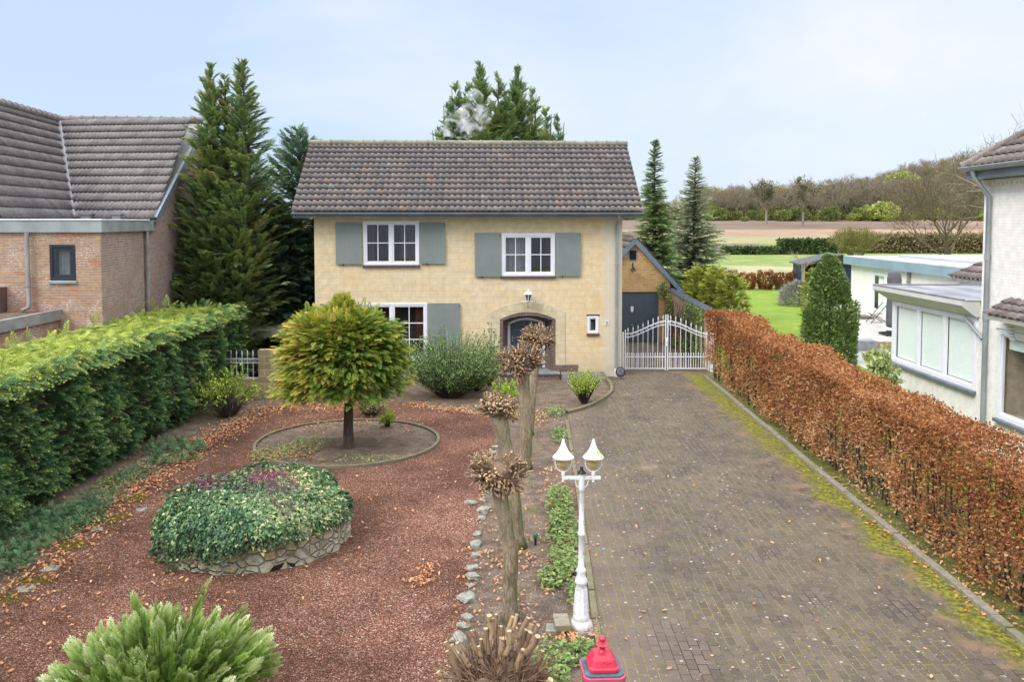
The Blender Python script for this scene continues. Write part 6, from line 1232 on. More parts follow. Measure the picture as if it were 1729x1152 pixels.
# ---- thuja shrubs beside the yard wall
def column_shrub(name, label, base, H, rx, ry, mat, protos, n, sz, tint=.5, group=None, cat='shrub', shape=None, seed=0, outward=.9, upw=.6, loc_amp=.10):
    r = np.random.default_rng(seed); t_ = thing(name, label, cat, tuple(base), group=group); u = r.random(n); az = r.random(n) * 2 * PI; prof = shape or (lambda t: np.sqrt(np.clip(1 - (2 * t - .85) ** 4 / 2.2, .02, 1)) * np.clip((1 - t) * 3.2, 0, 1) ** .5)
    rad = prof(u) * (1 - .45 * r.random(n) ** 2.2); P = np.stack([rx * rad * np.cos(az), ry * rad * np.sin(az), u * H], 1); P = P * (1 + loc_amp * lump(P, 2.2 / max(rx, .3), seed))[:, None]; P[:, 2] = np.clip(P[:, 2], .02, None)
    D = np.stack([np.cos(az) * outward, np.sin(az) * outward, np.full(n, upw)], 1) + r.normal(0, .4, (n, 3)); T = tint + r.normal(0, .14, n) + .12 * lump(P, 2.5, seed + 1)
    leaf_obj('foliage', [leaves(protos, P, D, rv(n) * .7 + up_n(n), r.uniform(*sz, n), T)], mat, t_)
    q = MB(); q.tube([(0, 0, 0), (0, 0, H * .8)], [.05, .015], 6); q.build('stem', M['dark_stem'], t_); return t_
for px, py, Yd, rx, lab_ in ((1187, 450, 35.4, .62, 'tallest yellow green thuja next to the garage roof edge'), (1209, 456, 34.2, .55, 'second yellow green thuja from the garage, behind the slate coping'), (1236, 466, 33.4, .52, 'outer yellow green thuja above the end of the beech hedge'), (1168, 470, 36.4, .5, 'small yellow green thuja tucked under the spruce')):
    p = PY(px, py, Yd); column_shrub('thuja_shrub', lab_, (p.x, Yd, 0), p.z, rx, rx, M['thuja'], FR_MID, 900, (.22, .4), .5, seed=px)
# ---- golden topiary cypress
TB = G(589, 757); tr = thing('topiary_tree', 'golden green topiary cypress on a bare trunk in the round bed', 'tree', (TB.x, TB.y, 0)); yT = TB.y
zc = PY(578, 612, yT).z; rX = 1.36; r = np.random.default_rng(8); n = 4200
v = rv(n); v[:, 2] = np.where(v[:, 2] < -.75, -v[:, 2], v[:, 2]); rad = .50 + .40 * r.random(n) ** .35; rzz = np.where(v[:, 2] > 0, 1.30, .98)
prof = 1 - .12 * np.clip(v[:, 2], 0, 1) ** 2
cx_ = PY(577, 612, yT).x - TB.x
hq_ = np.sqrt(v[:, 0] ** 2 + v[:, 1] ** 2) + 1e-6; wq_ = np.sqrt(np.clip(1 - np.abs(v[:, 2]) ** 2.8, 0, 1)) / hq_
P = np.stack([v[:, 0] * rX * rad * wq_ + cx_, v[:, 1] * 1.3 * rad * wq_, zc + v[:, 2] * rzz * rad], 1); P += (v * (.11 * lump(v * 2.4, 1.6, 9) + .05 * lump(v * 6, 2, 10))[:, None])
# a lower hanging skirt on the house-left side
k = (P[:, 0] < cx_ - .6) & (P[:, 2] < zc); P[k, 2] -= .12
D = np.stack([v[:, 0] * 1.0, v[:, 1] * 1.0, v[:, 2] * .5 + .12], 1) + r.normal(0, .28, (n, 3)); Nn = jit(up_n(n), .22)
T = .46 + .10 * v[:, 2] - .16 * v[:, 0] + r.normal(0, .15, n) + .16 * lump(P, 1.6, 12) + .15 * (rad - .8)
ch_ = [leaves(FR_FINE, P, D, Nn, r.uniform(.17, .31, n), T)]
n2 = 260; a = r.random(n2) * 2 * PI; h = r.random(n2) ** .7; rr2 = (1 - h) * .42 + .03; P2 = np.stack([rr2 * np.cos(a) + cx_ + .02, rr2 * np.sin(a), zc + .85 + h * (PY(583, 500, yT).z - zc - .95)], 1); D2 = np.stack([np.cos(a) * .35, np.sin(a) * .35, np.full(n2, 1.0)], 1) + r.normal(0, .12, (n2, 3)); ch_.append(leaves(FR_FINE, P2, D2, rv(n2), r.uniform(.14, .26, n2), .50 + .12 * h + r.normal(0, .12, n2)))
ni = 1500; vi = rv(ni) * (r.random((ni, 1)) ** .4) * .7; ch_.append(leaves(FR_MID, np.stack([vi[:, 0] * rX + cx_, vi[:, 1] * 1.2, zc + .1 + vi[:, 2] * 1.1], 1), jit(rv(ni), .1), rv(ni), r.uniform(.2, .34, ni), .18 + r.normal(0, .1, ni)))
n3 = 60; a = r.random(n3) * 2 * PI; P3 = np.stack([cx_ + 1.0 * np.cos(a) * r.random(n3), np.sin(a) * r.random(n3), zc + .95 + .1 * r.random(n3)], 1); ch_.append(leaves(FR_FINE, P3, jit(np.tile([0, 0, 1.0], (n3, 1)), .3), rv(n3), r.uniform(.18, .34, n3), .62 + r.normal(0, .15, n3)))
nc_ = 190; vc = rv(nc_); vc[:, 2] = np.where(vc[:, 2] < -.7, -vc[:, 2] * .6, vc[:, 2]); vc = nrm(vc); rc_ = r.uniform(.84, 1.07, nc_) * (1 + .10 * lump(vc * 2, 1.5, 31)); wc_ = np.sqrt(np.clip(1 - np.abs(vc[:, 2]) ** 2.8, 0, 1)) / (np.sqrt(vc[:, 0] ** 2 + vc[:, 1] ** 2) + 1e-6)
Pc = []; Dc = []; Tc = []
for i in range(nc_):
    o_ = np.array([vc[i, 0] * rX * rc_[i] * wc_[i] + cx_, vc[i, 1] * 1.25 * rc_[i] * wc_[i], zc + vc[i, 2] * (1.15 if vc[i, 2] > 0 else 1.0) * rc_[i]]); tb = r.normal(0, .14)
    hd_ = nrm(np.array([vc[i, 0], vc[i, 1], 0]) + 1e-6); sd_ = np.array([-hd_[1], hd_[0], 0])
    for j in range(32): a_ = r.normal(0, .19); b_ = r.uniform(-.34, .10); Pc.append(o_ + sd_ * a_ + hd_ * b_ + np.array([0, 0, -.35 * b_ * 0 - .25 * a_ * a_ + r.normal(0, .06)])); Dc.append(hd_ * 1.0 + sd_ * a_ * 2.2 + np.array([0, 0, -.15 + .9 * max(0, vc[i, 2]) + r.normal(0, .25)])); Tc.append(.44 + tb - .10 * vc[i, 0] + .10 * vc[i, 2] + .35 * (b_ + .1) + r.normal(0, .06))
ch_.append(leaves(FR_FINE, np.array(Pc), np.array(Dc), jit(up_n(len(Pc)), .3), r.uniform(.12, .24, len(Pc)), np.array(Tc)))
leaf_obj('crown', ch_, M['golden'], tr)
segs = [];
for k in range(90):
    d = rv(1)[0]; d[2] = abs(d[2]) * .8 - .15; segs.append(((0, 0, zc - .5 + .3 * r.random()), np.array([cx_ * .6, 0, zc - .2]) + d * 1.15, .02, .006))
V, F = seg_tubes(segs, 4); link('branches', raw_mesh('branches', V, F, M['dark_stem']), tr)
q = MB(); pts = [(0, 0, -.02), (.0, 0, .1), (-.01, .01, .5), (.01, 0, 1.0), (.0, 0, zc)]; q.tube(pts, [.16, .125, .11, .10, .06], 14); q.build('trunk', M['bark'], tr, auto=60)
# ---- broom-like shrub before the house
def twig_shrub(name, label, base, H, rx, n_st, mat, leafp, lsz, nleaf, tint=.5, seed=0, spread=1.0, stem_mat=None, cat='shrub', leaf_from=.35, group=None, tips_only=False, ry=None):
    r = np.random.default_rng(seed); t_ = thing(name, label, cat, tuple(base), group=group); segs = []; P = []; D = []; T = []
    ry = ry or rx
    for i in range(n_st):
        a = r.random() * 2 * PI; s = r.random() ** .5; tip = np.array([math.cos(a) * s * rx, math.sin(a) * s * ry, H * (1 - .38 * s * s * spread) * r.uniform(.62, 1.06)]); p0 = np.array([math.cos(a) * .12 * rx, math.sin(a) * .12 * ry, 0]); mid = p0 * .5 + tip * .5 + UP * H * .08; prev = p0; tb = r.normal(0, .1)
        pts = [p0 * (1 - t) ** 2 + mid * 2 * t * (1 - t) + tip * t * t for t in np.linspace(0, 1, 5)]
        for k in range(4): segs.append((pts[k], pts[k + 1], .010 * (1 - k * .2), .010 * (.8 - k * .2)))
        for j in range(nleaf):
            t = leaf_from + (1 - leaf_from) * r.random(); p = p0 * (1 - t) ** 2 + mid * 2 * t * (1 - t) + tip * t * t; P.append(p + r.normal(0, .035, 3)); d = (tip - p0) / H + r.normal(0, .6, 3); D.append(d); T.append(tint + tb + r.normal(0, .12) + .1 * (t - .6))
    P = np.array(P); leaf_obj('foliage', [leaves(leafp, P, np.array(D), rv(len(P)), r.uniform(*lsz, len(P)), np.array(T))], mat, t_)
    V, F = seg_tubes(segs, 3); link('stems', raw_mesh('stems', V, F, stem_mat or M['dark_stem']), t_); return t_
p = G(765, 676); twig_shrub('broom_shrub', 'wide fine leaved grey green shrub left of the front door', (p.x - .1, p.y + .3, 0), PY(765, 566, p.y).z + .15, 2.0, 640, M['broom'], LEAF, (.028, .062), 34, .50, 20, ry=1.2, leaf_from=.2)
p = G(820, 655); twig_shrub('rose_shrub', 'dark leafed climber shoots rising at the left edge of the door arch', (p.x + .12, p.y + .3, 0), PY(828, 548, p.y).z, .5, 40, M['laurel'], LEAF, (.05, .1), 10, .5, 21, leaf_from=.3)
p = G(800, 660); twig_shrub('leafy_shrub', 'bright green low leafy shrub tucked beside the grey green one', (p.x + .1, p.y, 0), .75, .55, 60, M['fresh'], LEAF, (.06, .1), 18, .35, 22)
p = G(986, 682); twig_shrub('flowering_shrub', 'small yellow green shrub in the bed right of the doorstep', (p.x, p.y, 0), PY(986, 628, p.y).z + .05, .55, 120, M['fresh'], LEAF, (.035, .065), 12, .55, 23, spread=.4, leaf_from=.45)
p = G(862, 700); twig_shrub('leafy_shrub', 'young bright leafed shrub behind the pollard trunks near the doorstep', (p.x - .12, p.y + .9, 0), .85, .45, 40, M['fresh'], LEAF, (.06, .1), 12, .5, 24)
p = G(372, 718); twig_shrub('leafy_shrub', 'bright green leafed shrub with bare stems by the hedge end', (p.x - .1, p.y + .9, 0), PY(385, 630, p.y + .9).z + .15, 1.0, 150, M['fresh'], LEAF, (.06, .10), 6, .52, 25, leaf_from=.55, stem_mat=M['bark'])
p = G(640, 700); twig_shrub('dry_shrub', 'low dry twiggy shrub behind the topiary trunk', (p.x - .2, p.y - .1, 0), .5, .6, 140, M['cover'], LEAF, (.03, .05), 3, .7, 26, stem_mat=M['bark']); 
p = G(655, 722); twig_shrub('leafy_shrub', 'small green leafed sprig at the back of the round bed', (p.x, p.y, 0), .5, .25, 22, M['fresh'], LEAF, (.05, .08), 12, .4, 27)
p = G(780, 632); 
# ---- laurel bush beyond the beech hedge, yew behind it
p = PY(1400, 570, 29.5); zt = PY(1400, 445, 29.5).z
column_shrub('laurel_bush', 'tall two tiered laurel bush beside the terrace beyond the beech hedge', (p.x, 29.5, 0), zt, .95, .9, M['laurel'], LEAF, 11000, (.09, .16), .5, shape=lambda t: np.where(t < .60, .92 + .08 * np.sin(t * 6), .66 * np.clip((1 - t) * 5.5, 0, 1) ** .5) * (1 - .3 * np.clip((t - .54) / .06, 0, 1) * (t < .6)), seed=30, cat='bush', loc_amp=.13)
p = PY(1380, 500, 36); column_shrub('yew_column', 'slim yellow green yew column behind the laurel bush', (p.x, 36, 0), PY(1380, 448, 36).z, .55, .55, M['thuja'], FR_MID, 900, (.2, .34), .38, seed=31)
p = G(1350, 516); column_shrub('lavender_bush', 'rounded grey lavender bush at the foot of the young tree', (p.x, p.y, 0), 1.3, 1.1, 1.0, M['lavender'], BLADE, 2600, (.25, .5), .5, seed=32, shape=lambda t: np.sqrt(np.clip(1 - t ** 2, .02, 1)))
p = G(1478, 634); twig_shrub('oleander_plant', 'spiky green oleander plant just beyond the beech hedge', (p.x, 26.6, 0), PY(1473, 590, 26.6).z, .55, 38, M['laurel'], LEAF, (.14, .24), 16, .85, 33, leaf_from=.4, cat='plant')
p = PY(1530, 650, 19.2); twig_shrub('leafy_plant', 'small green plant poking over the beech hedge below the bay window', (9.2, 20.0, 0), 2.05, .35, 24, M['laurel'], LEAF, (.1, .18), 12, .8, 34, leaf_from=.6, cat='plant')
# ---- small beech clumps at the lawn's end
bl = ['leftmost, beside the thujas', 'second from the thujas', 'middle', 'fourth, left of the shed', 'nearest the shed post']
for i, px in enumerate((1232, 1262, 1292, 1320, 1345)):
    p = G(px, 489); Ht = PY(px, 459 + (i % 2) * 3, p.y).z; column_shrub('beech_bush', 'small russet beech bush at the end of the lawn, ' + bl[i], (p.x, p.y, 0), Ht, .58, .5, M['beech'], LEAF, 1100, (.12, .22), .38, group='beech bushes at the end of the lawn', seed=40 + i, shape=lambda t: .7 + .3 * np.sin(t * 3))
for i, px in enumerate((1158, 1185, 1208)):
    p = G(px, 489); column_shrub('beech_bush', 'small russet beech bush showing ' + ('under the spruce skirt', 'between the spruce and the thujas', 'just above the thujas')[i], (p.x, p.y, 0), 1.5, .6, .5, M['beech'], LEAF, 800, (.12, .22), .4, group='beech bushes at the end of the lawn', seed=50 + i)
# ---- beech hedge on the right
bh = thing('beech_hedge', 'long beech hedge with dry copper leaves along the driveway', 'hedge', (7, 15, 0)); y0, y1 = 6.0, 26.7
def bz_top(y): return 1.93 + .022 * (y - 11) + .07 * np.sin(y * 1.1) + .05 * np.sin(y * 2.7 + 1)
def bfront(y): return 6.40 + .002 * (y - 10) + .07 * np.sin(y * 1.3 + .6) + .04 * np.sin(y * 3.3)
n = 190000; y = RNG.uniform(y0, y1, n); tz = RNG.random(n) ** .8; zt_ = bz_top(y); z = .10 + tz * (zt_ - .10); u = RNG.random(n); w_ = np.where(RNG.random(n) < .70, u ** 2.6 * .5, 1 - .5 * u ** 2.6); wd_ = .98 - .14 * (1 - tz); top = RNG.random(n) < .16; z = np.where(top, zt_ - RNG.random(n) * .16, z); w_ = np.where(top, u, w_)
x = bfront(y) + w_ * wd_ + .05 * np.sin(z * 4 + y * 2)
# thin, gappy near the ground and around the stems
P = np.stack([x, y, z], 1); gapf = lump(P * np.array([.4, 1.0, .8]), 2.6, 77); keep = RNG.random(n) < np.clip(.30 + .55 * (z / zt_) + .75 * gapf + np.where(top, .6, 0), .05, 1); near = np.clip((30 - y) / 16, .55, 1); keep &= RNG.random(n) < near; P = P[keep]; z = z[keep]; n = len(P)
D = jit(np.tile([-.25, 0, .1], (n, 1)), .7); T = .46 + RNG.normal(0, .17, n) + .14 * lump(P, 1.4, 78) - .10 * (z / 2.0 - .5) + .12 * np.clip((.9 - z), 0, 1)
hot = np.clip((z - 1.2) / .8, 0, 1); T = T * (1 - .25 * hot) + .42 * .25 * hot
leaf_obj('foliage', [leaves([LEAF_CURL, LEAF], P, D, rv(n), RNG.uniform(.036, .070, n) * np.clip(.7 + .025 * P[:, 1], 1, 1.35), T)], M['beech'], bh, world=True)
segs = []; rnd = np.random.default_rng(3)
for i in range(95):
    yy_ = y0 + .22 * i; 
    for ro in (0, .35): 
        xx = float(bfront(yy_)) + .28 + ro + rnd.normal(0, .05); h = float(bz_top(yy_)) - .15; a = np.array([xx, yy_ + rnd.normal(0, .05), 0]); m_ = a + np.array([rnd.normal(0, .05), rnd.normal(0, .06), h * .5]); e_ = m_ + np.array([rnd.normal(0, .08), rnd.normal(0, .1), h * .5]); segs += [(a, m_, .018, .013), (m_, e_, .013, .005)]
        for k in range(9): s = rnd.random(); b_ = m_ * (1 - s) + (e_ if rnd.random() < .6 else a) * s; d_ = np.array([rnd.normal(-.2, .8), rnd.normal(0, .9), .35]); segs.append((b_, b_ + d_ * .38, .006, .002))
V, F = seg_tubes(segs, 4); Mi = np.array(WM[bh.name].inverted()); V = V @ Mi[:3, :3].T + Mi[:3, 3]; link('stems', raw_mesh('stems', V, F, M['dark_stem']), bh)

# ---- creeper on the yard wall
iv = thing('climbing_ivy', 'half bare ivy climbing the plastered yard wall and garage corner', 'climbing plant', (6.6, 31, 0)); n = 5200; t = RNG.random(n); y = 28.3 + 6.0 * t; z = RNG.random(n) ** .9 * 2.1; x = 6.72 - .14 * (y - 27.7) / 6.5 - .03 - .10 * RNG.random(n); P = np.stack([x, y, z], 1)
keep = (lump(P * np.array([1, 1.2, .6]), 1.5, 90) > .12) | ((y > 33.2) & (RNG.random(n) < .8)) | ((np.abs(y - 29.9 - .25 * z) < .4) & (RNG.random(n) < .75)); P = P[keep]; n = len(P); P2 = np.stack([6.35 + RNG.normal(0, .12, 260), 34.2 - .1 * RNG.random(260), 1.9 + RNG.random(260) * .75], 1); P = np.concatenate([P, P2]); n = len(P)
leaf_obj('foliage', [leaves(IVY, P, jit(np.tile([-.3, 0, -.5], (n, 1)), .5), jit(np.tile([-1.0, -.3, .2], (n, 1)), .4), RNG.uniform(.05, .10, n), .45 + RNG.normal(0, .2, n))], M['cover'], iv, world=True)
segs = []
for k in range(70): a = np.array([6.62, 28.4 + 5.8 * rnd.random(), 0]); grow(segs, (a[0], a[1], .3 * rnd.random()), (-.02, rnd.normal(0, .4), 1), 1.4, .012, 1, rnd, up=.2, steps=4)
V, F = seg_tubes([s for s in segs if s[1][0] < 6.75 and s[1][0] > 6.4 and s[1][2] < 2.1], 3); V = V - np.array([6.6, 31, 0]); link('stems', raw_mesh('stems', V, F, M['bark']), iv)

# ---- ivy mound with heather
im = thing('ivy_mound', 'dense dome of variegated ivy spilling over the stone planter', 'ivy', (PC.x, PC.y, .42)); r = np.random.default_rng(60)
v0, f0 = blob((0, 0, 0), (1, 1, 1), 3, .0, 4)
def mound(az, ph):   # ph 0 at the rim bottom .. 1 at the crown
    rr_ = 1.46 * np.cos(ph * PI / 2) ** .55; zz_ = .0 + .56 * np.sin(ph * PI / 2) ** .9; return rr_ * np.cos(az) * 1.06, rr_ * np.sin(az), zz_
n = 34000; az = r.random(n) * 2 * PI; ph = r.random(n) ** .9; x, y, z = mound(az, ph); 
# the left and rear of the skirt hang lower
sk = r.random(n) < .36; z = np.where(sk, z - r.random(n) * (.08 + .50 * np.clip(-np.cos(az - .45), 0, 1) ** 1.3), z)
k = .80 + .2 * r.random(n) ** .4; bl_ = 1 + .075 * lump(np.stack([x, y, z], 1), 2.6, 4) + .03 * lump(np.stack([x, y, z], 1), 7, 14); P = np.stack([x * np.where(sk, 1 - .03 * r.random(n), k) * bl_, y * np.where(sk, 1 - .03 * r.random(n), k) * bl_, z * np.where(sk, 1, .86 + .14 * r.random(n)) * bl_ + .03 * lump(np.stack([x, y, z], 1), 5, 5)], 1)
out = nrm(np.stack([x, y, z * 2 + .3], 1)); D = np.stack([out[:, 0], out[:, 1], -.6 * np.ones(n)], 1) + r.normal(0, .5, (n, 3)); T = .44 + r.normal(0, .22, n) + .24 * lump(P, 1.6, 6) + .18 * np.clip(ph - .4, 0, 1) + .12 * (np.cos(az - 5.9) > .6) * (ph < .5)
hp = lambda cx, cy, rad: np.exp(-(((P[:, 0] - cx) ** 2 + (P[:, 1] - cy) ** 2) / rad ** 2))
fm = np.clip(hp(-.78, -.1, .34) + hp(.28, -.15, .36) + hp(.58, -.62, .26) + hp(.05, .35, .3) * .7 + hp(.75, -.95, .2), 0, 1) * (z > .15) * (.5 + .5 * (lump(P, 9, 7) > -.2)); isf = r.random(n) < fm * .34; 
leaf_obj('leaves', [leaves(IVY, P[~isf], D[~isf], out[~isf] + r.normal(0, .35, (int((~isf).sum()), 3)), r.uniform(.026, .074, int((~isf).sum())), T[~isf])], M['ivy'], im)
Pf = np.repeat(P[isf], 3, 0); nf = len(Pf); leaf_obj('heather_flowers', [leaves(LEAF, jit(Pf, .025) + UP * .03, jit(up_n(nf), .4), rv(nf), r.uniform(.015, .032, nf), .5 + r.normal(0, .22, nf))], M['flowers'], im)
x, y, z = mound(np.arctan2(v0[:, 1], v0[:, 0]), np.clip(v0[:, 2], -.0, 1)); hull = np.stack([x * .80, y * .80, np.where(v0[:, 2] < 0, -.1, z * .84)], 1); link('soil_mound', raw_mesh('soil_mound', hull, f0, M['dark_stem'], smooth=True), im)

# ---- foreground spreading cypress
p = PY(268, 1100, 8.0); jb = thing('spreading_cypress', 'pale green spreading cypress bush with feathery sprays in the foreground', 'shrub', (p.x, 8.0, 0)); r = np.random.default_rng(70); P = []; D = []; S = []; T = []; segs = []
ztop = PY(345, 985, 8.0).z
for i in range(250):
    a = r.random() * 2 * PI; s = r.random() ** .55; R_ = 1.12 * s; h = (1.08 - .48 * s ** 1.6) * r.uniform(.72, 1.04); tip = np.array([math.cos(a) * R_, math.sin(a) * R_ * .9, h]); p0 = np.array([math.cos(a) * .1, math.sin(a) * .1, .1])
    if i == 0: tip = np.array([PY(345, 985, 8).x - p.x, 0, ztop - .06])
    if i == 1: tip = np.array([PY(222, 1040, 8).x - p.x, .1, PY(222, 1030, 8).z])
    if i in (2, 3): tip = np.array([PY(400 - 110 * (i - 2), 1040, 8).x - p.x, .1, PY(400, 1045, 8).z])
    d = tip - p0; L_ = np.linalg.norm(d); d /= L_; segs.append((p0, tip, .012, .003)); side = np.cross(d, UP); side /= np.linalg.norm(side); tb = r.normal(0, .1); k = int(11 + L_ * 12)
    for j in range(k):
        t = .35 + .65 * (j + .5) / k; sg = 1 if j % 2 else -1; P.append(p0 + d * L_ * t - UP * .04 * (1 - t)); D.append(d + side * sg * .75 * (1.15 - t) + UP * .18 + r.normal(0, .1, 3)); S.append(r.uniform(.12, .23) * (1.15 - .45 * t)); T.append(.27 + tb + .28 * (t - .6) + r.normal(0, .08))
    P.append(tip - d * .08); D.append(d + UP * .35); S.append(.22); T.append(.55 + tb)
n = len(P); leaf_obj('foliage', [leaves(FR_FINE, np.array(P), np.array(D), rv(n) * .6 + up_n(n) * .6, np.array(S), np.array(T))], M['juniper'], jb)
V, F = seg_tubes(segs, 4); link('stems', raw_mesh('stems', V, F, M['bark']), jb)

# ---- pollards
def pollard(label, base, ctrl, radii, head_r, seed, n_shoot=130, crack=False, shl=(.07, .17)):
    r = np.random.default_rng(seed); t_ = thing('pollard_tree', label, 'tree', base, group='pruned pollards in the soil strip'); q = MB(); n = 18; pts = []; rad = []
    for i in range(len(ctrl) - 1):
        for k in range(6): t = k / 6; pts.append(Vector(ctrl[i]).lerp(Vector(ctrl[i + 1]), t)); rad.append(radii[i] + (radii[i + 1] - radii[i]) * t)
    pts.append(Vector(ctrl[-1])); rad.append(radii[-1]); q.tube(pts, rad, n); V = np.array([v[:] for v in q.v])
    ax = np.array([np.interp(V[:, 2], [c[2] for c in ctrl], [c[i] for c in ctrl]) for i in (0, 1)]).T; rel = V[:, :2] - ax; an = np.arctan2(rel[:, 1], rel[:, 0]); f = 1 + .12 * np.exp(-((V[:, 2] - ctrl[-1][2]) / .25) ** 2) + .09 * np.sin(an * 3 + V[:, 2] * 2.2 + seed * 2) * .7 + .07 * np.sin(an * 5 + V[:, 2] * 1.5 + seed) + .05 * np.sin(an * 9 - V[:, 2] * 2) + .04 * np.sin(V[:, 2] * 9 + seed) + np.clip(.12 - V[:, 2], 0, 1) * 2.5
    V[:, :2] = ax + rel * f[:, None]; q.v = [Vector(v) for v in V]; q.build('trunk', M['pollard_bark'], t_, smooth=True)
    if crack:
        q = MB(); z0 = ctrl[-1][2] * .60; q.lathe([(.0, z0 - .12), (.03, z0 - .08), (.035, z0), (.0, z0 + .14)], (ctrl[1][0] * .8 + .01, -radii[1] * .86, 0), 8); q.build('trunk_hollow', M['black_metal'], t_)
    c = np.array(ctrl[-1]) + np.array([0, 0, head_r * .35]); v, F_ = blob((0, 0, 0), (head_r * .78, head_r * .76, head_r * .6), seed, .22, 4); v += c; link('knob', raw_mesh('knob', v, F_, M['twig'], tint=.05 + .3 * r.random(len(v)), smooth=False), t_)
    q = MB()
    kn = []
    for i in range(26):
        d = nrm(np.array([r.normal(), r.normal(), r.normal(.25, .6)])); ck = c + d * np.array([head_r, head_r * .95, head_r * .72]) * r.uniform(.62, .98); kr = head_r * r.uniform(.20, .32); kn.append((d, ck, kr)); v, F_ = blob((0, 0, 0), (kr, kr, kr * .9), seed + i, .3, 2); q.cur = 0; q.tint = float(r.uniform(.0, .25)); q.add([Vector(t + ck) for t in v], F_)
    for i in range(int(n_shoot * 2.6)):
        d, ck, kr = kn[i % 26]; e = nrm(d * .8 + r.normal(0, .6, 3) + np.array([0, 0, .25])); a = ck + e * kr * .8; dd = nrm(e * .6 + d * .3 + np.array([0, 0, .35]) + r.normal(0, .3, 3)); L_ = shl[0] * .6 + (shl[1] - shl[0] * .6) * r.random() ** 1.9; w = r.uniform(.007, .020); m_ = a + dd * L_ * .5 + r.normal(0, .012, 3); q.tint = float(np.clip(r.normal(.5, .25), 0, 1)); q.cur = 0; q.tube([a, m_, a + dd * L_], [w * 1.25, w, w * .9], 6, capmat=1)
    s_ = q.build('pruned_shoots', [M['twig'], M['cut_wood']], t_); 
    if n_shoot > 100: s_['kind'] = 'stuff'
    return t_
def pol(label, pb, ptop, pmid, rb, rt, hr, seed, **k):
    b = G(*pb); y = b.y; t = PY(*ptop, y); m_ = PY(*pmid, y); pollard(label, (b.x, y, 0), [(0, 0, -.02), (m_.x - b.x, 0, m_.z), (t.x - b.x, -.02, t.z)], (rb, (rb + rt) / 2 * 1.0, rt), hr, seed, **k)
pol('nearest tall pollard, its brown knobbly head left of the lamp post', (860, 1048), (841, 812), (862, 930), .095, .088, .235, 1, n_shoot=260, shl=(.06, .20))
pol('leaning pollard with a cracked hollow trunk behind the nearest one', (877, 925), (840, 698), (862, 790), .10, .12, .22, 2, n_shoot=220, crack=True)
pol('straight mossy pollard before the door, third from the camera', (887, 792), (882, 622), (889, 700), .125, .12, .32, 3, n_shoot=250, shl=(.12, .28))
pol('farthest pollard, its head leaning right in front of the front door', (893, 735), (908, 582), (899, 660), .10, .10, .27, 4, n_shoot=200, shl=(.12, .28))
# big pruned stump in front
p = PY(840, 1152, 7.3); ps_ = thing('pruned_stump', 'large pruned shrub stump with thick pale cut branch ends in the foreground', 'stump', (p.x, 7.35, 0)); r = np.random.default_rng(5)
v, F_ = blob((0, 0, .58), (.36, .34, .36), 9, .40, 5); link('stool', raw_mesh('stool', v, F_, M['twig'], tint=.1 + .3 * r.random(len(v)), smooth=False), ps_)
tips = [(762, 1090), (755, 1100), (772, 1086), (826, 1040), (838, 1038), (832, 1045), (873, 1038), (866, 1042), (892, 1044), (860, 1066), (888, 1064), (895, 1068), (903, 1050), (850, 1078), (872, 1098), (884, 1098), (798, 1065), (740, 1135), (768, 1132), (744, 1150), (812, 1080), (808, 1092), (916, 1100), (924, 1128), (905, 1140), (930, 1148), (838, 1055), (845, 1058), (898, 1055), (908, 1075), (752, 1085), (820, 1062)]
for i, (px, py) in enumerate(tips):
    Yt = 7.35 + float(r.uniform(-.28, .35)); t = PY(px, py, Yt); tl_ = Vector((t.x - p.x, t.y - 7.35, t.z)); b_ = Vector((tl_.x * .72, tl_.y * .75, max(.5, tl_.z - float(r.uniform(.18, .32))))); w = float(r.uniform(.016, .028)) * (1.5 if i == 13 else 1); q = MB(); q.tint = float(r.uniform(.5, .9)); mid = b_.lerp(tl_, .5) + Vector((float(r.normal(0, .012)), float(r.normal(0, .012)), .0)); q.tube([b_, mid, tl_], [w * 1.2, w * 1.05, w], 9, capmat=1); q.build('cut_branch', [M['twig'], M['cut_wood']], ps_, auto=50)
segs = []; 
for k in range(1500): d = nrm(np.array([r.normal(), r.normal(), r.normal(.5, .6)])); a = np.array([0, 0, .62]) + d * np.array([.38, .36, .38]); segs.append((a, a + (d + r.normal(0, .6, 3)) * r.uniform(.05, .22), .008, .003))
V, F = seg_tubes(segs, 4); o = link('twigs', raw_mesh('twigs', V, F, M['twig'], tint=np.repeat(r.random(len(segs)) * .7, 8)), ps_); o['kind'] = 'stuff'

# ---- ground cover, ferns, moss, fallen leaves
def scatter(name, label, cat, pts, mat, proto, sz, tint, h=.1, tilt=.5, loc=None):
    P = np.asarray(pts, float); n = len(P); P = P + np.stack([np.zeros(n), np.zeros(n), h * RNG.random(n)], 1); D = rv(n); D[:, 2] = np.abs(D[:, 2]) * tilt; o = leaf_obj(name, [leaves(proto, P, D, jit(up_n(n), .35), RNG.uniform(*sz, n), tint + RNG.normal(0, .16, n))], mat, None); return prop(o, label, cat, kind='stuff')
def patch(cx, cy, rx, ry, n, z=.02): a = RNG.random(n) * 2 * PI; s = RNG.random(n) ** .5; return np.stack([cx + rx * s * np.cos(a), cy + ry * s * np.sin(a), np.full(n, z)], 1)
pts = []
for (px, py, rx, ry, n) in ((945, 845, .22, .6, 330), (952, 900, .22, .9, 620), (955, 960, .20, .5, 330), (930, 985, .18, .3, 220), (945, 870, .26, .5, 200), (940, 700, .30, .45, 200), (945, 740, .18, .7, 200), (935, 1120, .25, .35, 240), (985, 1110, .16, .25, 130), (925, 1145, .25, .3, 200), (968, 1010, .10, .4, 110), (950, 920, .3, 1.3, 220)): p = G(px, py); pts.append(patch(p.x, p.y, rx, ry, n))
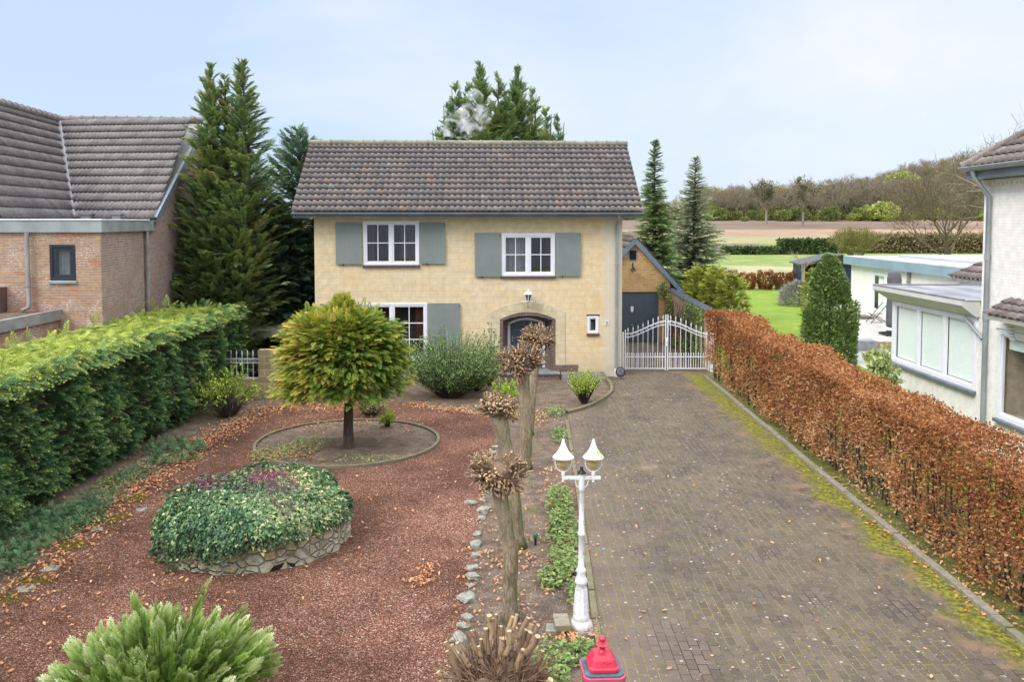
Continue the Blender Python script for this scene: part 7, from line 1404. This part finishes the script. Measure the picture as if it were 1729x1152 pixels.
scatter('cotoneaster_cover', 'low green cotoneaster creeping along the driveway edging', 'ground cover', np.concatenate(pts), M['cover'], THREE, (.03, .052), .44, .14)
pts = []
for (px, py, rx, ry, n, ) in ((30, 905, 1.0, 1.0, 1100), (110, 880, .6, .8, 500), (170, 850, .4, .6, 160), (300, 770, .5, 1.0, 420), (230, 810, .4, .6, 120), (280, 760, .5, .6, 260), (0, 960, .5, .7, 420)): p = G(px, py); pts.append(patch(p.x, p.y, rx, ry, n))
scatter('fern_cover', 'dark green ferns and creepers at the foot of the cypress hedge', 'ground cover', np.concatenate(pts), M['fern'], FR_MED, (.08, .17), .5, .12, 1.0)
pts = []
for (px, py, rx, ry, n) in ((355, 690, .5, .9, 600), (200, 815, .4, 1.0, 500), (130, 890, .4, .8, 300), (470, 672, 1.0, .35, 420), (520, 755, .5, .7, 400), (460, 770, .5, .6, 400), (600, 780, 1.0, .25, 200), (880, 700, .9, .6, 300)): p = G(px, py); pts.append(patch(p.x, p.y, rx, ry, n))
scatter('weed_cover', 'thin mixed weeds in the bare garden soil', 'ground cover', np.concatenate(pts), M['cover'], LEAF, (.03, .06), .6, .08)
# moss at the planter rows, fallen leaves
pts = []
for (px, py, rx, ry, n) in ((125, 925, .25, .2, 700), (195, 878, .2, .25, 500), (230, 845, .2, .2, 500), (60, 985, .3, .15, 500), (10, 1015, .3, .2, 500), (330, 775, .15, .3, 300)): p = G(px, py); pts.append(patch(p.x, p.y, rx, ry, n, .01))
scatter('moss_tufts', 'yellow green moss cushions along the gravel edge', 'moss', np.concatenate(pts), M['moss'], BLADE, (.03, .07), .5, .02, 1.2)
LP = []
def lv(px0, py0, px1, py1, n, w):
    for k in range(n): t = RNG.random(); p = G(px0 + (px1 - px0) * t, py0 + (py1 - py0) * t); LP.append((p.x + RNG.normal(0, w), p.y + RNG.normal(0, w), .03))
lv(0, 1010, 200, 850, 900, .35); lv(200, 850, 340, 748, 1400, .3); lv(340, 748, 450, 692, 1100, .3); lv(450, 690, 640, 684, 900, .45); lv(690, 684, 840, 704, 650, .18); lv(480, 720, 700, 715, 400, .5); lv(860, 700, 900, 705, 260, .3); lv(905, 700, 905, 720, 160, .25); lv(860, 780, 850, 1060, 420, .35); lv(935, 780, 960, 980, 420, .18); lv(700, 990, 730, 960, 110, .10); lv(0, 1060, 500, 900, 260, 1.2); lv(450, 900, 780, 780, 120, 1.2); lv(950, 1085, 985, 1075, 160, .15); lv(430, 770, 520, 770, 260, .25); lv(1000, 900, 1300, 800, 70, 1.6); lv(1080, 1100, 1500, 1000, 40, 1.2); lv(1380, 790, 1700, 1060, 420, .16); lv(860, 940, 880, 960, 90, .25)
scatter('fallen_leaves', 'dry fallen leaves scattered over gravel, soil and paving', 'fallen leaves', np.array(LP), M['dry_leaf'], LEAF_CURL, (.035, .075), .5, .008, .25)
# ================================================================== FAR TREES
def far_proto(seed, H, kind):
    """unit-less arrays (branch V,F) and (leaf V,T) for a far tree"""
    r = np.random.default_rng(seed); segs = []
    if kind in ('bare', 'mistle', 'oak'):
        segs.append(((0, 0, 0), (r.normal(0, .2), 0, H * .3), H * .022, H * .017)); top = segs[-1][1]
        for k in range(6): a = k * PI / 3 + r.random(); grow(segs, (top[0], top[1], H * (.2 + .05 * k)), nrm(np.array([math.cos(a) * .55, math.sin(a) * .55, .9])), H * .42, H * .011, 3 if kind != 'oak' else 3, r, up=.12, kids=3, spread=.7, steps=3)
    if kind == 'big':
        segs.append(((0, 0, 0), (.1, 0, H * .2), H * .018, H * .015))
        for k in range(11): a = k * PI * .62 + r.random() * .5; grow(segs, (.1, 0, H * (.08 + .025 * k)), nrm(np.array([math.cos(a) * .72, math.sin(a) * .72, .85])), H * .40, H * .009, 3, r, up=.10, kids=3, spread=.55, steps=4)
    return segs
def tree_mesh(name, segs, mat, n=3, minr=0.0):
    segs = [(a, b, max(c, minr), max(d, minr * .7)) for a, b, c, d in segs]; V, F = seg_tubes(segs, n); return raw_mesh(name, V, F, mat, tint=np.repeat(np.clip(RNG.normal(.5, .2, len(segs)), 0, 1), 2 * n))
def cloud(seed, H, rx, n, sz, z0=.25, tint=.5, shape='round'):
    r = np.random.default_rng(seed); v = rv(n); rad = (.45 + .55 * r.random(n) ** .4) * (1 + .28 * lump(v * 2, 1.3, seed)); P = np.stack([v[:, 0] * rx * rad, v[:, 1] * rx * rad, H * (z0 + (1 - z0) * .5) + v[:, 2] * H * (1 - z0) * .5 * rad], 1)
    P[:, 2] = np.maximum(P[:, 2], .1)
    return leaves(PLATE, P, jit(up_n(n) * .4 + v, .6), rv(n), r.uniform(*sz, n), tint + r.normal(0, .15, n) + .15 * lump(P, 1.2, seed + 2))
protos = {}
for i in range(5): protos['bare%d' % i] = tree_mesh('bare_tree', far_proto(100 + i, 12, 'bare'), M['twigs_far'], 3, .03)
for k, me in protos.items(): print(k, len(me.polygons))
def leafy(name, chunk, mat): return raw_mesh(name, chunk[0], np.arange(len(chunk[0])).reshape(-1, 4), mat, tint=np.clip(chunk[1], 0, 1))
for i in range(4): protos['bush%d' % i] = leafy('far_bush', cloud(200 + i, 4.5, 3.0, 1500, (.35, .75), 0, (.35, .5, .68, .85)[i]), M['far_green'])
for i in range(4): protos['haze%d' % i] = leafy('twiggy_crown', cloud(220 + i, 12, 3.6, 2600, (.12, .5), .12, (.2, .45, .7, .95)[i]), M['far_brown'])
protos['ever'] = leafy('evergreen', cloud(240, 9, 2.2, 2200, (.3, .7), .0, .2), M['far_green'])
def put(mesh, name, x, y, s=1.0, rz=0.0, sz_=1.0, label=None, cat='tree', group=None, parent=None):
    o = bpy.data.objects.new(name, mesh); COL.objects.link(o); o.location = (x, y, hgt(x, y) - .1); o.rotation_euler = (0, 0, rz); o.scale = (s, s, s * sz_); return prop(o, label, cat, group)
def XY(px, y): return (px - CX) / F_PX * y
rr = random.Random(4)
# front rank of the wood: single trees and bushes
gF = 'trees along the front of the far wood'; k = 0; fr_n = 0
words = ['leafless', 'slender bare', 'twiggy grey', 'brown twigged', 'branchy bare']
for px in range(1196, 1668, 9):
    y = rr.uniform(292, 318); s = rr.uniform(.68, 1.02) * (1 + .18 * (px > 1420)); x = XY(px + rr.uniform(-4, 4), y)
    put(protos['bare%d' % (fr_n % 5)], 'bare_tree', x, y, s, rr.random() * 6, 1, 'leafless grey brown tree in the front rank of the far wood', 'tree', gF); fr_n += 1
gB = 'bushes along the foot of the far wood'
for px in range(1192, 1690, 13):
    y = rr.uniform(284, 300); s = rr.uniform(.35, 1.2); put(protos['bush%d' % rr.choice([0, 0, 0, 1, 1, 1, 2, 2])], 'green_bush', XY(px, y), y, s, rr.random() * 6, rr.uniform(.7, 1.2), 'green or olive bush at the foot of the far wood', 'bush', gB)
# the two mistletoe trees standing out in front
def mistle(px, y, H, label, seed):
    x = XY(px, y); t_ = thing('mistletoe_tree', label, 'tree', (x, y, hgt(x, y) - .1)); sg = far_proto(seed, H, 'mistle'); me = tree_mesh('branches', sg, M['twigs_far'], 4, .05); link('branches', me, t_)
    q = MB(); q.tube([(0, 0, 0), (0, 0, H * .35)], [H * .035, H * .024], 8); q.build('trunk', simple('pale_far_trunk', (.26, .23, .19), .9) if 'pale_far_trunk' not in bpy.data.materials else bpy.data.materials['pale_far_trunk'], t_)
    r = np.random.default_rng(seed); cand = [s for s in sg if s[1][2] > H * .45]; ch_ = []
    for i in r.choice(len(cand), 30, replace=False): c = np.array(cand[i][1]); n = 60; v = rv(n); ch_.append(leaves(PLATE, c + v * .55 * r.uniform(.6, 1.2), v, rv(n), r.uniform(.25, .5, n), .12 + r.normal(0, .08, n)))
    leaf_obj('mistletoe', ch_, M['far_green'], t_)
mistle(1293, 262, 12.5, 'left of the two tall trees full of mistletoe balls before the wood', 301); mistle(1355, 240, 12.5, 'right of the two tall trees full of mistletoe balls before the wood', 302); mistle(1141, 150, 7.0, 'small mistletoe tree showing between the two spruces', 303)
o = put(protos['bush3'], 'yellow_tree', XY(1519, 395), 395, 2.2, 0, 1.0, 'pale yellow green crown rising above the wooded slope', 'tree'); o.location.z += 6
put(protos['bush3'], 'bright_bush', XY(1492, 285), 285, 1.5, 1, 1.0, 'brightest green bush at the edge of the field', 'bush'); put(protos['ever'], 'evergreen_tree', XY(1376, 330), 330, 1.0, 0, 1.25, 'single dark conifer top in the skyline of the wood', 'tree')
# the wood behind as one mass
VV, FF, TT, off = [], [], [], 0; src = {}
for nme in ('haze0', 'haze1', 'haze2', 'haze3', 'bush0', 'bush1', 'bush2', 'ever', 'bare0', 'bare1', 'bare2'):
    me = protos[nme]; a = np.empty(len(me.vertices) * 3, 'f'); me.vertices.foreach_get('co', a); t = np.empty(len(me.vertices), 'f'); me.attributes['tint'].data.foreach_get('value', t); f = np.empty(len(me.polygons) * 4, 'i'); me.loops.foreach_get('vertex_index', f); src[nme] = (a.reshape(-1, 3), f.reshape(-1, 4), t)
def mass(name, label, mat, rows, names, step, smin, smax):
    V_, F_, T_ = [], [], []; off = 0
    for (y0_, pxa, pxb) in rows:
        px = pxa
        while px < pxb:
            y = y0_ + rr.uniform(-12, 12); x = XY(px, y); v, f, t = src[rr.choice(names)]; s = rr.uniform(smin, smax); a = rr.random() * 6.28; c_, s_ = math.cos(a), math.sin(a)
            w = np.stack([(v[:, 0] * c_ - v[:, 1] * s_) * s + x, (v[:, 0] * s_ + v[:, 1] * c_) * s + y, v[:, 2] * s + hgt(x, y) - .2], 1); V_.append(w); F_.append(f + off); T_.append(t * .7 + rr.uniform(0, .3)); off += len(v); px += step * rr.uniform(.7, 1.3)
    o = link(name, raw_mesh(name, np.concatenate(V_), np.concatenate(F_), mat, tint=np.clip(np.concatenate(T_), 0, 1))); return prop(o, label, 'wood', kind='stuff')
rows = [(325, 1185, 1700), (345, 1185, 1740), (385, 1230, 1760), (425, 1300, 1800), (470, 1360, 1840), (520, 1430, 1860)]
mass('woodland', 'brown leafless wood climbing the far slope', M['far_brown'], rows, ['haze0', 'haze1', 'haze2', 'haze3'], 13, .75, 1.15)
mass('woodland_bare', 'bare twiggy treetops of the far wood', M['twigs_far'], rows, ['bare0', 'bare1', 'bare2'], 22, .95, 1.3)
mass('woodland_green', 'green undergrowth and ivy clad trunks in the far wood', M['far_green'], rows[:5], ['bush0', 'bush1', 'bush0', 'ever', 'ever', 'bush1', 'bush2'], 17, .7, 1.45)
mass('woodland', 'low far wood glimpsed behind the spruces beside the house', M['far_brown'], [(310, 1040, 1195), (340, 1040, 1195)], ['haze0', 'haze1', 'haze2'], 14, .5, .8)
mass('woodland_green', 'green scrub beneath the low far wood by the house', M['far_green'], [(300, 1040, 1200)], ['bush0', 'bush1'], 12, .5, .9)
# hedges across the meadow
def far_hedge(name, label, pxa, pxb, y, H, mat, n, sz, tint, th=1.2):
    x0_, x1_ = XY(pxa, y), XY(pxb, y); P = np.stack([RNG.uniform(x0_, x1_, n), y + RNG.uniform(-th / 2, th / 2, n), RNG.random(n) ** .8 * H * (1 + .08 * np.sin(RNG.random(n) * 6))], 1); t_ = thing(name, label, 'hedge', ((x0_ + x1_) / 2, y, 0)); leaf_obj('foliage', [leaves(PLATE, P, rv(n), rv(n), RNG.uniform(*sz, n), tint + RNG.normal(0, .15, n) + .15 * lump(P, 1.0, 3))], mat, t_, world=True)
    q = MB(); q.box(x0_ + .2, x1_ - .2, y - th * .25, y + th * .25, 0, H * .75); q.build('branches', M['dark_stem'], t_, world=True)
far_hedge('clipped_hedge', 'low dark clipped hedge between the meadow and the brown field', 1218, 1314, 128, 1.15, M['dark_hedge'], 5200, (.25, .5), .5)
far_hedge('clipped_hedge', 'taller dark clipped hedge behind the stayed posts', 1314, 1412, 129, 2.3, M['dark_hedge'], 8000, (.25, .5), .45)
far_hedge('brown_hedge', 'long brown leafless hedge running behind the annex roof', 1412, 1665, 133, 3.1, M['far_brown'], 13000, (.2, .6), .3, 1.5)
# bushes and the big bare tree by the annex
p = PY(1445, 425, 118); bs = thing('willow_bush', 'yellowish twiggy bush standing behind the shed roof', 'bush', (p.x, 118, 0)); segs = []; r = np.random.default_rng(9)
for k in range(46): a = r.random() * 6.28; grow(segs, (math.cos(a) * .8, math.sin(a) * .8, 0), nrm(np.array([math.cos(a) * .5, math.sin(a) * .5, 1])), 2.6, .05, 2, r, up=.1, kids=3, spread=.5, steps=3)
link('branches', tree_mesh('branches', segs, foliage('yellow_twigs', [(0, (.14, .12, .05)), (1, (.30, .27, .10))], transl=0), 3, .022), bs)
n = 1500; leaf_obj('leaves', [leaves(PLATE, rv(n) * np.array([3.0, 2, 1.7]) * RNG.random((n, 1)) ** .4 + np.array([0, 0, 2.1]), rv(n), rv(n), RNG.uniform(.10, .22, n), .75 + RNG.normal(0, .1, n))], M['far_green'], bs)
p = PY(1597, 428, 84); bt = thing('bare_tree', 'large spreading bare tree with yellowish twigs behind the white annex', 'tree', (p.x, 84, 0)); Ht = PY(1600, 245, 84).z
sg = far_proto(411, Ht * 1.0, 'big'); me = tree_mesh('branches', sg, foliage('olive_bark_twigs', [(0, (.10, .085, .055)), (.5, (.16, .13, .08)), (1, (.24, .20, .11))], transl=0), 4, .016); link('branches', me, bt); print('big tree', len(sg), max(s[1][2] for s in sg), Ht)
q = MB(); q.tube([(0, 0, 0), (.1, 0, Ht * .22)], [.32, .22], 10); q.build('trunk', M['bark'], bt)
# bare tree behind the white house, only its left twigs in the frame
p = PY(1722, 300, 46); bt2 = thing('bare_tree', 'thin bare tree whose twigs show above the white house roof', 'tree', (p.x + 2.6, 46, 0)); sg = far_proto(420, PY(1722, 170, 46).z * .95, 'bare'); link('branches', tree_mesh('branches', sg, M['twigs_far'], 4, .008), bt2); q = MB(); q.tube([(0, 0, 0), (0, 0, 4)], [.2, .16], 8); q.build('trunk', M['bark'], bt2)
